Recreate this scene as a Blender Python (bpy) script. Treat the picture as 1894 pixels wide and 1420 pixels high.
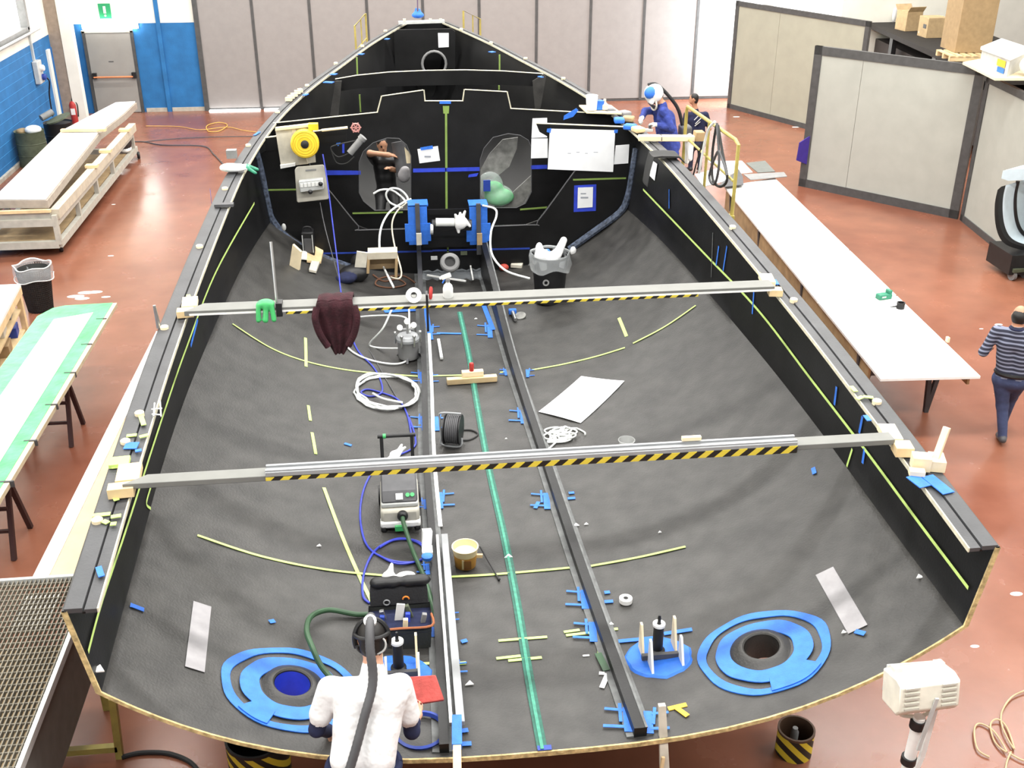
import bpy, bmesh, math, random
import numpy as np
from mathutils import Vector, Matrix, geometry
random.seed(7)
for o in list(bpy.data.objects): bpy.data.objects.remove(o)
scene = bpy.context.scene
C = scene.collection
PI = math.pi
R = math.radians

# ------------------------------------------------------------------ camera
FPX, PITCH, YAW, EYE = 2000.0, R(26.3), R(6.5), Vector((0, 0, 6.1))
cd = bpy.data.cameras.new('camera'); cam = bpy.data.objects.new('camera', cd); C.objects.link(cam)
cd.sensor_width = 36; cd.lens = FPX * 36 / 1894; cd.clip_end = 200
cam.location = EYE; cam.rotation_euler = (PI/2 - PITCH, 0, -YAW)
scene.camera = cam
# ------------------------------------------------------------------ world, lights, exposure
world = bpy.data.worlds.new('world'); scene.world = world; world.use_nodes = True
world.node_tree.nodes['Background'].inputs[0].default_value = (1.0, 0.98, 0.95, 1)
world.node_tree.nodes['Background'].inputs[1].default_value = 0.33
def area(name, loc, rot, sx, sy, power, col=(1, 0.98, 0.94)):
    l = bpy.data.lights.new(name, 'AREA'); l.shape = 'RECTANGLE'; l.size = sx; l.size_y = sy; l.energy = power; l.color = col
    o = bpy.data.objects.new(name, l); C.objects.link(o); o.location = loc; o.rotation_euler = rot
    return o
# rows of fluorescent tubes under the hall roof
for yy in (2.0, 8.0, 14.0, 20.0, 26.0):
    area('ceiling_light_row', (3.5, yy, 9.0), (0, 0, 0), 20.0, 0.5, 1480)
# daylight through the open gate at the right rear of the hall
area('gate_daylight', (9.75, 28.2, 1.9), (0, R(82), R(-14)), 2.6, 1.1, 330, (0.93, 0.97, 1.0))
scene.view_settings.view_transform = 'Standard'; scene.view_settings.look = 'None'
scene.view_settings.gamma = 1.0; scene.view_settings.use_curve_mapping = False
scene.view_settings.exposure = 0.22

# ------------------------------------------------------------------ where a point of the view lies in the place
_F = Vector((math.sin(YAW)*math.cos(PITCH), math.cos(YAW)*math.cos(PITCH), -math.sin(PITCH)))
_R = Vector((math.cos(YAW), -math.sin(YAW), 0)); _U = _R.cross(_F)
def ray(u, v): return _F + _R*((u-947)/FPX) - _U*((v-710)/FPX)
def at_z(u, v, z=0.0): d = ray(u, v); return EYE + d*((z-EYE.z)/d.z)
def at_y(u, v, y): d = ray(u, v); return EYE + d*((y-EYE.y)/d.y)
def at_x(u, v, x): d = ray(u, v); return EYE + d*((x-EYE.x)/d.x)
def ppm(p): return FPX / ((Vector(p)-EYE).dot(_F))      # picture units per metre at p

# ------------------------------------------------------------------ materials
MATS = {}
def mat(name, col, rough=0.55, metal=0.0, var=0.12, scale=9.0, bump=0.0, bscale=60.0, bdist=0.01, alpha=1.0, trans=0.0, spec=0.5, emit=0.0, ior=1.45, coat=0.0):
    if name in MATS: return MATS[name]
    m = bpy.data.materials.new(name); m.use_nodes = True; MATS[name] = m
    nt = m.node_tree; b = nt.nodes['Principled BSDF']
    b.inputs['Roughness'].default_value = rough; b.inputs['Metallic'].default_value = metal
    b.inputs['Specular IOR Level'].default_value = spec; b.inputs['IOR'].default_value = ior
    b.inputs['Coat Weight'].default_value = coat
    if alpha < 1: b.inputs['Alpha'].default_value = alpha
    if trans: b.inputs['Transmission Weight'].default_value = trans
    if emit:
        b.inputs['Emission Color'].default_value = (*col, 1); b.inputs['Emission Strength'].default_value = emit
    tc = nt.nodes.new('ShaderNodeTexCoord'); nz = nt.nodes.new('ShaderNodeTexNoise')
    nz.inputs['Scale'].default_value = scale; nz.inputs['Detail'].default_value = 5
    nt.links.new(tc.outputs['Object'], nz.inputs['Vector'])
    rp = nt.nodes.new('ShaderNodeMapRange'); rp.inputs['To Min'].default_value = 1-var*1.6; rp.inputs['To Max'].default_value = 1+var*1.6
    rp.inputs['From Min'].default_value = 0.2; rp.inputs['From Max'].default_value = 0.8
    nt.links.new(nz.outputs['Fac'], rp.inputs['Value'])
    mx = nt.nodes.new('ShaderNodeVectorMath'); mx.operation = 'SCALE'; mx.inputs[0].default_value = col
    nt.links.new(rp.outputs[0], mx.inputs['Scale']); nt.links.new(mx.outputs[0], b.inputs['Base Color'])
    if bump:
        n2 = nt.nodes.new('ShaderNodeTexNoise'); n2.inputs['Scale'].default_value = bscale; n2.inputs['Detail'].default_value = 3
        nt.links.new(tc.outputs['Object'], n2.inputs['Vector'])
        bp = nt.nodes.new('ShaderNodeBump'); bp.inputs['Strength'].default_value = bump; bp.inputs['Distance'].default_value = bdist
        nt.links.new(n2.outputs['Fac'], bp.inputs['Height']); nt.links.new(bp.outputs[0], b.inputs['Normal'])
    return m
def srgb(r, g, b): return tuple(((c/255)/12.92 if c/255 <= 0.04045 else ((c/255+0.055)/1.055)**2.4) for c in (r, g, b))
def stripes(name, c1, c2, axis, period, duty=0.5, rough=0.5):
    """flat printed stripes across the direction `axis` of the object's own space"""
    m = bpy.data.materials.new(name); m.use_nodes = True; nt = m.node_tree; b = nt.nodes['Principled BSDF']
    b.inputs['Roughness'].default_value = rough
    tc = nt.nodes.new('ShaderNodeTexCoord'); d = nt.nodes.new('ShaderNodeVectorMath'); d.operation = 'DOT_PRODUCT'
    d.inputs[1].default_value = tuple(a/period for a in axis)
    nt.links.new(tc.outputs['Object'], d.inputs[0])
    f = nt.nodes.new('ShaderNodeMath'); f.operation = 'FRACT'; nt.links.new(d.outputs['Value'], f.inputs[0])
    g = nt.nodes.new('ShaderNodeMath'); g.operation = 'LESS_THAN'; g.inputs[1].default_value = duty; nt.links.new(f.outputs[0], g.inputs[0])
    mx = nt.nodes.new('ShaderNodeMix'); mx.data_type = 'RGBA'; mx.inputs[6].default_value = (*c1, 1); mx.inputs[7].default_value = (*c2, 1)
    nt.links.new(g.outputs[0], mx.inputs[0]); nt.links.new(mx.outputs[2], b.inputs['Base Color'])
    MATS[name] = m
    return m

mat('carbon', (0.036, 0.0345, 0.0325), 0.48, var=0.32, scale=5.5, bump=0.35, bscale=55)
mat('carbon_dark', (0.0075, 0.0075, 0.008), 0.42, var=0.3, scale=3, bump=0.1, spec=0.35)
mat('carbon_deck', (0.055, 0.056, 0.06), 0.5, var=0.2, scale=4, bump=0.15)
mat('laminate', (0.11, 0.115, 0.115), 0.5, var=0.3, scale=12)
mat('core_edge', (0.50, 0.38, 0.18), 0.8, var=0.4, scale=25, bump=0.5)
mat('pale_edge', (0.58, 0.55, 0.42), 0.7, var=0.15, scale=20)
mat('blue_tape', (0.032, 0.165, 0.66), 0.6, var=0.14, scale=14, bump=0.3, bscale=90)
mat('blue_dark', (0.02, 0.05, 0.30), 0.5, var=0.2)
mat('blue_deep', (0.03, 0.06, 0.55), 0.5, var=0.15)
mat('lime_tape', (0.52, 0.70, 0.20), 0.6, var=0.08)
mat('lime_shaded', (0.20, 0.30, 0.07), 0.6, var=0.1)  # lime tape with the shade inside the hull put into its colour
mat('tan_board', (0.78, 0.53, 0.28), 0.6, var=0.06)
mat('green_line', (0.012, 0.10, 0.07), 0.6, var=0.25, scale=30)
mat('green_core', (0.045, 0.24, 0.165), 0.6, var=0.2, scale=30)
mat('white', (0.80, 0.80, 0.78), 0.5, var=0.05)
mat('white_gloss', (0.82, 0.82, 0.81), 0.28, var=0.04)
mat('white_cloth', (0.80, 0.80, 0.80), 0.9, var=0.06, bump=0.3, bscale=30)
mat('paper', (0.80, 0.81, 0.83), 0.75, var=0.06, scale=4)
mat('ink', (0.30, 0.32, 0.36), 0.8, var=0.1)
mat('plywood', (0.64, 0.48, 0.27), 0.65, var=0.16, scale=5)
mat('pine', (0.72, 0.54, 0.30), 0.65, var=0.16, scale=6)
mat('palewood', (0.80, 0.68, 0.46), 0.65, var=0.1, scale=6)
mat('greywood', (0.55, 0.52, 0.44), 0.7, var=0.15, scale=8)
mat('brownwood', (0.36, 0.25, 0.13), 0.7, var=0.2, scale=6)
mat('alu', (0.17, 0.172, 0.16), 0.6, var=0.05)
mat('alu_bright', (0.29, 0.30, 0.31), 0.45, metal=0.1, var=0.06)
mat('steel', (0.45, 0.45, 0.45), 0.35, metal=0.9, var=0.1)
mat('black', (0.012, 0.012, 0.013), 0.45, var=0.2)
mat('black_rubber', (0.02, 0.02, 0.02), 0.7, var=0.2)
mat('grey_dark', (0.07, 0.07, 0.075), 0.55, var=0.15)
mat('grey_mid', (0.22, 0.22, 0.22), 0.55, var=0.12)
mat('grey_light', (0.50, 0.51, 0.50), 0.55, var=0.1)
mat('grey_patch', (0.29, 0.28, 0.29), 0.6, var=0.15, scale=8)
mat('beige', (0.52, 0.47, 0.37), 0.6, var=0.1)
mat('beige_grey', (0.46, 0.44, 0.38), 0.6, var=0.1)
mat('yellow', (0.80, 0.55, 0.03), 0.45, var=0.08)
mat('yellow_paint', (0.36, 0.30, 0.08), 0.45, var=0.15)
mat('yellow_tape', (0.85, 0.52, 0.04), 0.55, var=0.06)
mat('orange', (0.75, 0.22, 0.03), 0.5, var=0.1)
mat('red', (0.42, 0.035, 0.03), 0.5, var=0.12)
mat('red_foam', (0.42, 0.07, 0.06), 0.85, var=0.15, scale=20, bump=0.4)
mat('maroon', (0.032, 0.006, 0.010), 0.95, var=0.35, scale=14, bump=0.6)
mat('green_hose', (0.03, 0.075, 0.035), 0.5, var=0.15)
mat('green_bright', (0.06, 0.42, 0.13), 0.4, var=0.1)
mat('green_film', (0.10, 0.60, 0.20), 0.3, var=0.25, scale=5, bump=0.5, bscale=14)
mat('green_pale', (0.46, 0.84, 0.46), 0.4, var=0.06, scale=4)
mat('green_box', (0.03, 0.22, 0.13), 0.5, var=0.1)
mat('olive', (0.09, 0.105, 0.065), 0.6, var=0.2)
mat('blue_hose', (0.035, 0.05, 0.40), 0.4, var=0.15)
mat('white_hose', (0.72, 0.74, 0.72), 0.4, var=0.06)
mat('skin', (0.60, 0.33, 0.22), 0.55, var=0.1)
mat('skin_tan', (0.48, 0.25, 0.15), 0.55, var=0.1)
mat('hair', (0.012, 0.010, 0.009), 0.5, var=0.3)
mat('navy', (0.012, 0.016, 0.05), 0.9, var=0.2, scale=20)
mat('navy_trousers', (0.02, 0.022, 0.045), 0.9, var=0.2, scale=20)
mat('coverall', (0.03, 0.05, 0.25), 0.85, var=0.3, scale=9, bump=0.9, bscale=13, bdist=0.03)
mat('denim', (0.045, 0.06, 0.13), 0.9, var=0.2, scale=12, bump=0.3)
mat('tshirt', (0.74, 0.74, 0.745), 0.9, var=0.04, bump=0.9, bscale=7, bdist=0.035)
mat('glove', (0.55, 0.56, 0.55), 0.8, var=0.2)
mat('cardboard', (0.50, 0.36, 0.20), 0.8, var=0.1)
mat('carton_brown', (0.36, 0.25, 0.13), 0.8, var=0.1)
mat('film', (0.80, 0.84, 0.86), 0.15, alpha=0.28, var=0.05, bump=0.6, bscale=18)
mat('film_blue', (0.70, 0.80, 0.95), 0.2, alpha=0.35, var=0.05, bump=0.5, bscale=30)
mat('film_dim', (0.55, 0.60, 0.65), 0.12, alpha=0.22, var=0.05, bump=0.7, bscale=14)
mat('clear', (0.85, 0.87, 0.86), 0.2, alpha=0.32, var=0.03)
mat('mesh_black', (0.02, 0.02, 0.02), 0.5, var=0.2)
mat('rope', (0.62, 0.44, 0.26), 0.8, var=0.15)
mat('cream', (0.72, 0.58, 0.36), 0.5, var=0.05)
mat('amber', (0.48, 0.24, 0.05), 0.5, var=0.1)
mat('fan_grey', (0.18, 0.18, 0.17), 0.8, var=0.3, scale=12)
mat('ice_blue', (0.62, 0.74, 0.82), 0.18, var=0.05)
mat('purple', (0.04, 0.02, 0.22), 0.7, var=0.1)
stripes('hazard', (0.012, 0.011, 0.008), (0.66, 0.52, 0.05), (1, 0, -1.1), 0.115, 0.5)

# ------------------------------------------------------------------ mesh building
def spline(pts, n=8, closed=False):
    P = [Vector(p) for p in pts]; out = []; N = len(P)
    for i in range(N if closed else N-1):
        p0 = P[(i-1) % N] if (closed or i > 0) else P[0]; p1 = P[i]; p2 = P[(i+1) % N]
        p3 = P[(i+2) % N] if (closed or i+2 < N) else P[-1]
        for k in range(n):
            t = k/n
            out.append(0.5*((2*p1)+(p2-p0)*t+(2*p0-5*p1+4*p2-p3)*t*t+(3*p1-p0-3*p2+p3)*t*t*t))
    if not closed: out.append(P[-1])
    return out
def basis(d):
    d = Vector(d).normalized(); a = Vector((0, 0, 1)) if abs(d.z) < 0.9 else Vector((1, 0, 0))
    u = a.cross(d).normalized(); return u, d.cross(u), d
def wloc(o):
    v = Vector((0, 0, 0))
    while o is not None: v = v + o.location; o = o.parent
    return v
def rotz(a): return Matrix.Rotation(a, 3, 'Z')
class MB:
    def __init__(s): s.v = []; s.f = []; s.m = []
    def add(s, vs, fs, m=0):
        b = len(s.v); s.v += [Vector(p) for p in vs]
        for f in fs: s.f.append([b+i for i in f]); s.m.append(m)
        return s
    def box(s, c, size, rot=None, m=0):
        c = Vector(c); h = Vector(size)/2; vs = []
        for x in (-1, 1):
            for y in (-1, 1):
                for z in (-1, 1):
                    p = Vector((x*h.x, y*h.y, z*h.z)); vs.append(c+(rot @ p if rot is not None else p))
        return s.add(vs, [(0, 1, 3, 2), (4, 6, 7, 5), (0, 4, 5, 1), (2, 3, 7, 6), (0, 2, 6, 4), (1, 5, 7, 3)], m)
    def bb(s, a, b, m=0):
        a = Vector(a); b = Vector(b); return s.box((a+b)/2, (abs(b.x-a.x), abs(b.y-a.y), abs(b.z-a.z)), None, m)
    def bar(s, p, q, w, h, m=0, up=(0, 0, 1)):
        """rectangular bar: w across, h along up"""
        p = Vector(p); q = Vector(q); d = (q-p).normalized(); up = Vector(up)
        if abs(d.dot(up)) > 0.95: up = Vector((0, 1, 0))
        x = d.cross(up).normalized(); y = x.cross(d)
        vs = [e+x*(i*w/2)+y*(j*h/2) for e in (p, q) for (i, j) in ((-1, -1), (1, -1), (1, 1), (-1, 1))]
        return s.add(vs, [(3, 2, 1, 0), (4, 5, 6, 7), (0, 1, 5, 4), (1, 2, 6, 5), (2, 3, 7, 6), (3, 0, 4, 7)], m)
    def tube(s, pts, r, n=8, closed=False, m=0, radii=None):
        P = [Vector(p) for p in pts]; N = len(P); u = None; vs = []
        for i in range(N):
            a = P[(i-1) % N] if (closed or i > 0) else P[0]; b = P[(i+1) % N] if (closed or i < N-1) else P[-1]
            d = (b-a)
            d = d.normalized() if d.length > 1e-9 else Vector((0, 0, 1))
            if u is None: u = basis(d)[0]
            u = (u - d*u.dot(d)); u = u.normalized() if u.length > 1e-6 else basis(d)[0]
            w = d.cross(u); rr = radii[i] if radii else r
            for k in range(n):
                t = 2*PI*k/n; vs.append(P[i]+u*(math.cos(t)*rr)+w*(math.sin(t)*rr))
        fs = []
        for i in range(N if closed else N-1):
            j = (i+1) % N
            for k in range(n): fs.append((i*n+k, i*n+(k+1) % n, j*n+(k+1) % n, j*n+k))
        if not closed: fs.append(tuple(range(n-1, -1, -1))); fs.append(tuple((N-1)*n+k for k in range(n)))
        return s.add(vs, fs, m)
    def cyl(s, p, q, r, r2=None, n=20, m=0): return s.tube([p, q], r, n, False, m, [r, r if r2 is None else r2])
    def lathe(s, prof, c=(0, 0, 0), axis=(0, 0, 1), n=28, m=0, sx=1.0, sy=1.0, cap=True):
        c = Vector(c); u, w, d = basis(axis)
        if abs(Vector(axis).normalized().z) > 0.99: u, w, d = Vector((1, 0, 0)), Vector((0, 1, 0)), Vector((0, 0, 1))
        vs = []
        for (r, h) in prof:
            for k in range(n):
                t = 2*PI*k/n; vs.append(c+u*(math.cos(t)*r*sx)+w*(math.sin(t)*r*sy)+d*h)
        fs = [(i*n+k, i*n+(k+1) % n, (i+1)*n+(k+1) % n, (i+1)*n+k) for i in range(len(prof)-1) for k in range(n)]
        if cap:
            fs.append(tuple(range(n-1, -1, -1))); fs.append(tuple((len(prof)-1)*n+k for k in range(n)))
        return s.add(vs, fs, m)
    def ell(s, c, r, rot=None, m=0, n=16, k=10):
        c = Vector(c); r = Vector(r) if hasattr(r, '__len__') else Vector((r, r, r)); vs = []
        for i in range(k+1):
            a = PI*i/k
            for j in range(n):
                b = 2*PI*j/n; p = Vector((r.x*math.sin(a)*math.cos(b), r.y*math.sin(a)*math.sin(b), r.z*math.cos(a)))
                vs.append(c+(rot @ p if rot is not None else p))
        return s.add(vs, [(i*n+j, (i+1)*n+j, (i+1)*n+(j+1) % n, i*n+(j+1) % n) for i in range(k) for j in range(n)], m)
    def grid(s, G, m=0, closed=False):
        a = len(G); b = len(G[0]); vs = [p for row in G for p in row]
        fs = [(i*b+j, i*b+(j+1) % b, (i+1)*b+(j+1) % b, (i+1)*b+j) for i in range(a-1) for j in range(b if closed else b-1)]
        return s.add(vs, fs, m)
    def slab(s, G, off, m=0, me=None):
        """a grid with thickness: off is a vector or a function of a point"""
        a = len(G); b = len(G[0]); f = off if callable(off) else (lambda p: Vector(off))
        G = [[Vector(p) for p in r] for r in G]; H = [[p+f(p) for p in r] for r in G]
        s.grid(G, m); s.grid([list(reversed(r)) for r in H], m)
        me = m if me is None else me
        for (A, B) in ((G[0], H[0]), (G[-1], H[-1])): s.grid([A, B], me)
        s.grid([[r[0] for r in G], [r[0] for r in H]], me); s.grid([[r[-1] for r in G], [r[-1] for r in H]], me)
        return s
    def prism(s, outer, off, holes=(), m=0, me=None):
        """polygon (3-d points in one plane) with holes, extruded by off; tops material m, sides me"""
        off = Vector(off); loops = [[Vector(p) for p in outer]]+[[Vector(p) for p in h] for h in holes]
        tri = geometry.tessellate_polygon(loops); allp = [p for l in loops for p in l]; n = len(allp)
        s.add(allp+[p+off for p in allp], [tuple(t) for t in tri]+[tuple(n+i for i in reversed(t)) for t in tri], m)
        b = len(s.v)-2*n; k = 0
        for l in loops:
            L = len(l)
            for i in range(L):
                s.f.append([b+k+i, b+k+(i+1) % L, b+n+k+(i+1) % L, b+n+k+i]); s.m.append(m if me is None else me)
            k += L
        return s
    def build(s, name, mats, parent=None, bevel=0.0, smooth=35, sub=0):
        if not isinstance(mats, (list, tuple)): mats = [mats]
        o0 = wloc(parent) if parent is not None else None
        if o0 is None:
            lo = [min(p[i] for p in s.v) for i in range(3)]; hi = [max(p[i] for p in s.v) for i in range(3)]
            o0 = Vector(((lo[0]+hi[0])/2, (lo[1]+hi[1])/2, lo[2]))
        me = bpy.data.meshes.new(name); me.from_pydata([tuple(p-o0) for p in s.v], [], s.f)
        for k in mats: me.materials.append(MATS[k] if isinstance(k, str) else k)
        for p, k in zip(me.polygons, s.m): p.material_index = min(k, len(mats)-1)
        bm = bmesh.new(); bm.from_mesh(me); bmesh.ops.recalc_face_normals(bm, faces=bm.faces); bm.to_mesh(me); bm.free()
        if smooth: me.shade_smooth(); me.set_sharp_from_angle(angle=R(smooth))
        else: me.shade_flat()
        o = bpy.data.objects.new(name, me); C.objects.link(o)
        if parent is not None: o.parent = parent
        else: o.location = o0
        if bevel:
            b = o.modifiers.new('bevel', 'BEVEL'); b.width = bevel; b.segments = 2; b.limit_method = 'ANGLE'; b.angle_limit = R(40)
        if sub:
            b = o.modifiers.new('sub', 'SUBSURF'); b.levels = sub; b.render_levels = sub
        return o
def tag(o, label=None, cat=None, group=None, kind=None):
    if label: o['label'] = label
    if cat: o['category'] = cat
    if group: o['group'] = group
    if kind: o['kind'] = kind
    return o
def thing(name, label, cat, loc, group=None):
    o = bpy.data.objects.new(name, None); C.objects.link(o); o.location = Vector(loc); o.empty_display_size = 0.1
    return tag(o, label, cat, group)
def struct(name, loc=(0, 0, 0), label=None):
    o = bpy.data.objects.new(name, None); C.objects.link(o); o.location = Vector(loc)
    return tag(o, label, None, None, 'structure')

# ------------------------------------------------------------------ one smooth skin over many rounded limbs (surface nets)
def skin(prims, vox=0.012, k=0.025):
    """prims: (kind, data, region, blend) with kind 'c' (a, ra, b, rb) a tapered limb or 'e' (centre, radii, 3x3 rotation) an ellipsoid"""
    lo = np.array([1e9]*3); hi = -lo
    for kd, d, *_ in prims:
        for p, r in (((d[0], d[1]), (d[2], d[3])) if kd == 'c' else ((d[0], max(d[1])),)):
            lo = np.minimum(lo, np.array(p)-r); hi = np.maximum(hi, np.array(p)+r)
    lo -= vox*4; hi += vox*4
    n = np.ceil((hi-lo)/vox).astype(int)+1
    D = np.full(n, 1.0, np.float32); B = np.full(n, 1.0, np.float32); I = np.zeros(n, np.int8)
    for pr in prims:
        kd, d, reg = pr[:3]; kk = pr[3] if len(pr) > 3 else k
        if kd == 'c': a, ra, b, rb = np.array(d[0]), d[1], np.array(d[2]), d[3]; mn = np.minimum(a-ra, b-rb); mxx = np.maximum(a+ra, b+rb)
        else: a = np.array(d[0]); rr = np.array(d[1]); mn = a-rr.max(); mxx = a+rr.max()
        i0 = np.maximum(np.floor((mn-lo)/vox).astype(int)-5, 0); i1 = np.minimum(np.ceil((mxx-lo)/vox).astype(int)+6, n)
        ax = [lo[q]+vox*np.arange(i0[q], i1[q]) for q in range(3)]
        X, Y, Z = np.meshgrid(*ax, indexing='ij'); P = np.stack([X, Y, Z], -1)
        if kd == 'c':
            ab = b-a; t = np.clip(((P-a)@ab)/max(ab@ab, 1e-9), 0, 1)
            dd = np.linalg.norm(P-a-t[..., None]*ab, axis=-1)-(ra+t*(rb-ra))
        else:
            q = P-a
            if len(d) > 2 and d[2] is not None: q = q@np.array(d[2])
            k0 = np.linalg.norm(q/rr, axis=-1); k1 = np.linalg.norm(q/(rr*rr), axis=-1); dd = k0*(k0-1)/np.maximum(k1, 1e-6)
        sl = tuple(slice(i0[q], i1[q]) for q in range(3)); o = D[sl]
        h = np.clip(0.5+0.5*(o-dd)/kk, 0, 1); D[sl] = np.where(o > 0.5, np.minimum(o, dd), o*(1-h)+dd*h-kk*h*(1-h))
        w = dd < B[sl]; I[sl] = np.where(w, reg, I[sl]); B[sl] = np.where(w, dd, B[sl])
    s = D < 0; cnt = np.zeros(np.array(n)-1, np.int8)
    cs = [(x, y, z) for x in (0, 1) for y in (0, 1) for z in (0, 1)]
    sub = lambda A, c: A[c[0]:n[0]-1+c[0], c[1]:n[1]-1+c[1], c[2]:n[2]-1+c[2]]
    for c in cs: cnt += sub(s, c)
    act = (cnt > 0) & (cnt < 8); idx = np.full(act.shape, -1); cells = np.argwhere(act); idx[act] = np.arange(len(cells))
    acc = np.zeros((len(cells), 3)); num = np.zeros(len(cells))
    val = {c: D[cells[:, 0]+c[0], cells[:, 1]+c[1], cells[:, 2]+c[2]] for c in cs}
    for c in cs:
        for a in range(3):
            if c[a] == 0:
                e = list(c); e[a] = 1; e = tuple(e); v0, v1 = val[c], val[e]; m = (v0 < 0) != (v1 < 0)
                t = np.where(m, v0/np.where(m, v0-v1, 1), 0); p = np.array(c, float)[None].repeat(len(cells), 0); p[:, a] += t
                acc[m] += p[m]; num[m] += 1
    V = lo+vox*(cells+acc/np.maximum(num, 1)[:, None]); F = []; 
    for a in range(3):
        b, c = (a+1) % 3, (a+2) % 3
        s0 = [slice(None)]*3; s1 = [slice(None)]*3; s0[a] = slice(0, n[a]-1); s1[a] = slice(1, n[a])
        e = np.argwhere(s[tuple(s0)] != s[tuple(s1)])
        for g in e:
            if g[b] == 0 or g[c] == 0 or g[b] >= n[b]-1 or g[c] >= n[c]-1: continue
            q = []
            for (db, dc) in ((-1, -1), (0, -1), (0, 0), (-1, 0)):
                h = list(g); h[b] += db; h[c] += dc; q.append(int(idx[tuple(h)]))
            if min(q) < 0: continue
            F.append(q if s[tuple(g)] else q[::-1])
    reg = I[cells[:, 0], cells[:, 1], cells[:, 2]]
    return V, F, reg
def skin_object(name, prims, mats, parent=None, vox=0.012, k=0.025, smooth_it=2):
    V, F, reg = skin(prims, vox, k); b = MB(); b.v = [Vector(p) for p in V]; b.f = F
    b.m = [int(np.bincount([reg[i] for i in f]).argmax()) for f in F]
    o = b.build(name, mats, parent, smooth=0); o.data.shade_smooth()
    if smooth_it:
        sm = o.modifiers.new('smooth', 'SMOOTH'); sm.iterations = smooth_it; sm.factor = 0.5
    return o
# ================================================================== THE HULL (lines of the boat)
XC, Y0, YE = 0.80, 5.02, 22.1
def curve(tab):
    xs = [a for a, _ in tab]; ys = [b for _, b in tab]; N = len(xs)
    ms = [(ys[1]-ys[0])/(xs[1]-xs[0])]+[(ys[i+1]-ys[i-1])/(xs[i+1]-xs[i-1]) for i in range(1, N-1)]+[(ys[-1]-ys[-2])/(xs[-1]-xs[-2])]
    def f(x):
        x = min(max(x, xs[0]), xs[-1]); i = 0
        while i < N-2 and x > xs[i+1]: i += 1
        h = xs[i+1]-xs[i]; t = (x-xs[i])/h
        return (2*t**3-3*t*t+1)*ys[i]+(t**3-2*t*t+t)*h*ms[i]+(-2*t**3+3*t*t)*ys[i+1]+(t**3-t*t)*h*ms[i+1]
    return f
half = curve([(5.02, 2.69), (6.6, 2.74), (8, 2.77), (9.5, 2.77), (11, 2.75), (12.5, 2.71), (13.3, 2.65), (14.36, 2.54), (15.65, 2.34), (17.2, 1.98), (18.6, 1.58), (20.1, 1.15), (21.3, 0.74), (22.1, 0.44)])
flange = curve([(5.02, 0.16), (12, 0.17), (15, 0.13), (17, 0.11), (22.1, 0.09)])
chine = curve([(5.02, 2.60), (6.4, 2.69), (8, 2.77), (9.5, 2.78), (11.8, 2.69), (13, 2.59), (14.3, 2.42), (15.6, 2.16), (17.5, 1.65), (19.5, 1.05), (22.1, 0.25)])
chz = curve([(5.02, 1.77), (6.4, 1.67), (8, 1.60), (9.5, 1.57), (11.8, 1.58), (13, 1.61), (14.3, 1.63), (15.6, 1.67), (17.5, 1.75), (19.5, 1.85), (22.1, 2.1)])
keel = curve([(5.02, 1.02), (6, 0.955), (7.5, 0.87), (9, 0.81), (11, 0.77), (13, 0.765), (14.3, 0.78), (17.5, 0.95), (19.5, 1.1), (22.1, 1.6)])
def sheer(y): return 2.35+0.042*(y-Y0)
def bottom(x, y):
    u = min(abs(x-XC)/chine(y), 1.0); return keel(y)+(chz(y)-keel(y))*u**2.9
def on_hull(u, v, lift=0.0):
    """the point of the hull's inside that the ray through (u, v) meets"""
    d = ray(u, v); t = 4.0
    while t < 40:
        p = EYE+d*t
        if Y0-1.5 < p.y < YE:
            yy = max(p.y, Y0); s = abs(p.x-XC)
            if s >= chine(yy)-0.0 and p.z >= chz(yy) and p.z < sheer(yy):
                w = chine(yy)+(half(yy)-chine(yy))*(p.z-chz(yy))/(sheer(yy)-chz(yy))
                if s >= w: return EYE+d*(t-lift)
            elif s < chine(yy) and p.z <= bottom(p.x, yy): return EYE+d*(t-lift)
        t += 0.004
    return EYE+d*10
def on_deck(u, v, lift=0.0):
    z = 2.5
    for _ in range(40):
        p = at_z(u, v, z); z = 0.5*z+0.5*(sheer(p.y)+lift)
    return at_z(u, v, z)
def section(y, shrink=0.0, upto=None):
    """inside of the hull at station y, from the port sheer round to the starboard sheer"""
    pts = []; H, c, cz, k, s = half(y)-shrink, chine(y)-shrink, chz(y), keel(y)+shrink, sheer(y)
    for i in range(5): t = i/5; pts.append(Vector((XC-(H+(c-H)*t), y, s+(cz-s)*t)))
    us = [-1, -0.985, -0.96, -0.93, -0.89, -0.84, -0.78, -0.71, -0.63, -0.54, -0.44, -0.33, -0.22, -0.11]
    us = us+[0]+[-q for q in reversed(us)]
    for q in us: pts.append(Vector((XC+q*c, y, k+(cz-k)*abs(q)**2.9)))
    for i in range(5): t = (i+1)/5; pts.append(Vector((XC+(c+(H-c)*t), y, cz+(s-cz)*t)))
    return pts
hull = thing('boat_hull', 'large black carbon sailing boat hull, open on top, filling the hall', 'boat hull', (XC, 12, 0))
ys = [Y0+(YE-Y0)*i/72 for i in range(73)]
G = [section(y) for y in ys]
def outward(p):
    d = Vector((p.x-XC, 0, (p.z-1.9)*1.6)); d.normalize(); return Vector((d.x*0.03, 0, min(d.z, 0)*0.036))
b = MB(); H = [[p+outward(p) for p in r] for r in G]
NS = len(G[0])
for i_ in range(len(G)-1):                     # matt laminate on the bottom, bare glossy black topsides; shade painted into the bow
    for j_ in range(NS-1):
        b.add([G[i_][j_], G[i_][j_+1], G[i_+1][j_+1], G[i_+1][j_]], [(0, 1, 2, 3)], 2 if (j_ < 5 or j_ > NS-7 or ys[i_] > 14.2) else 0)
b.grid([list(reversed(r)) for r in H], 2)
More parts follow.
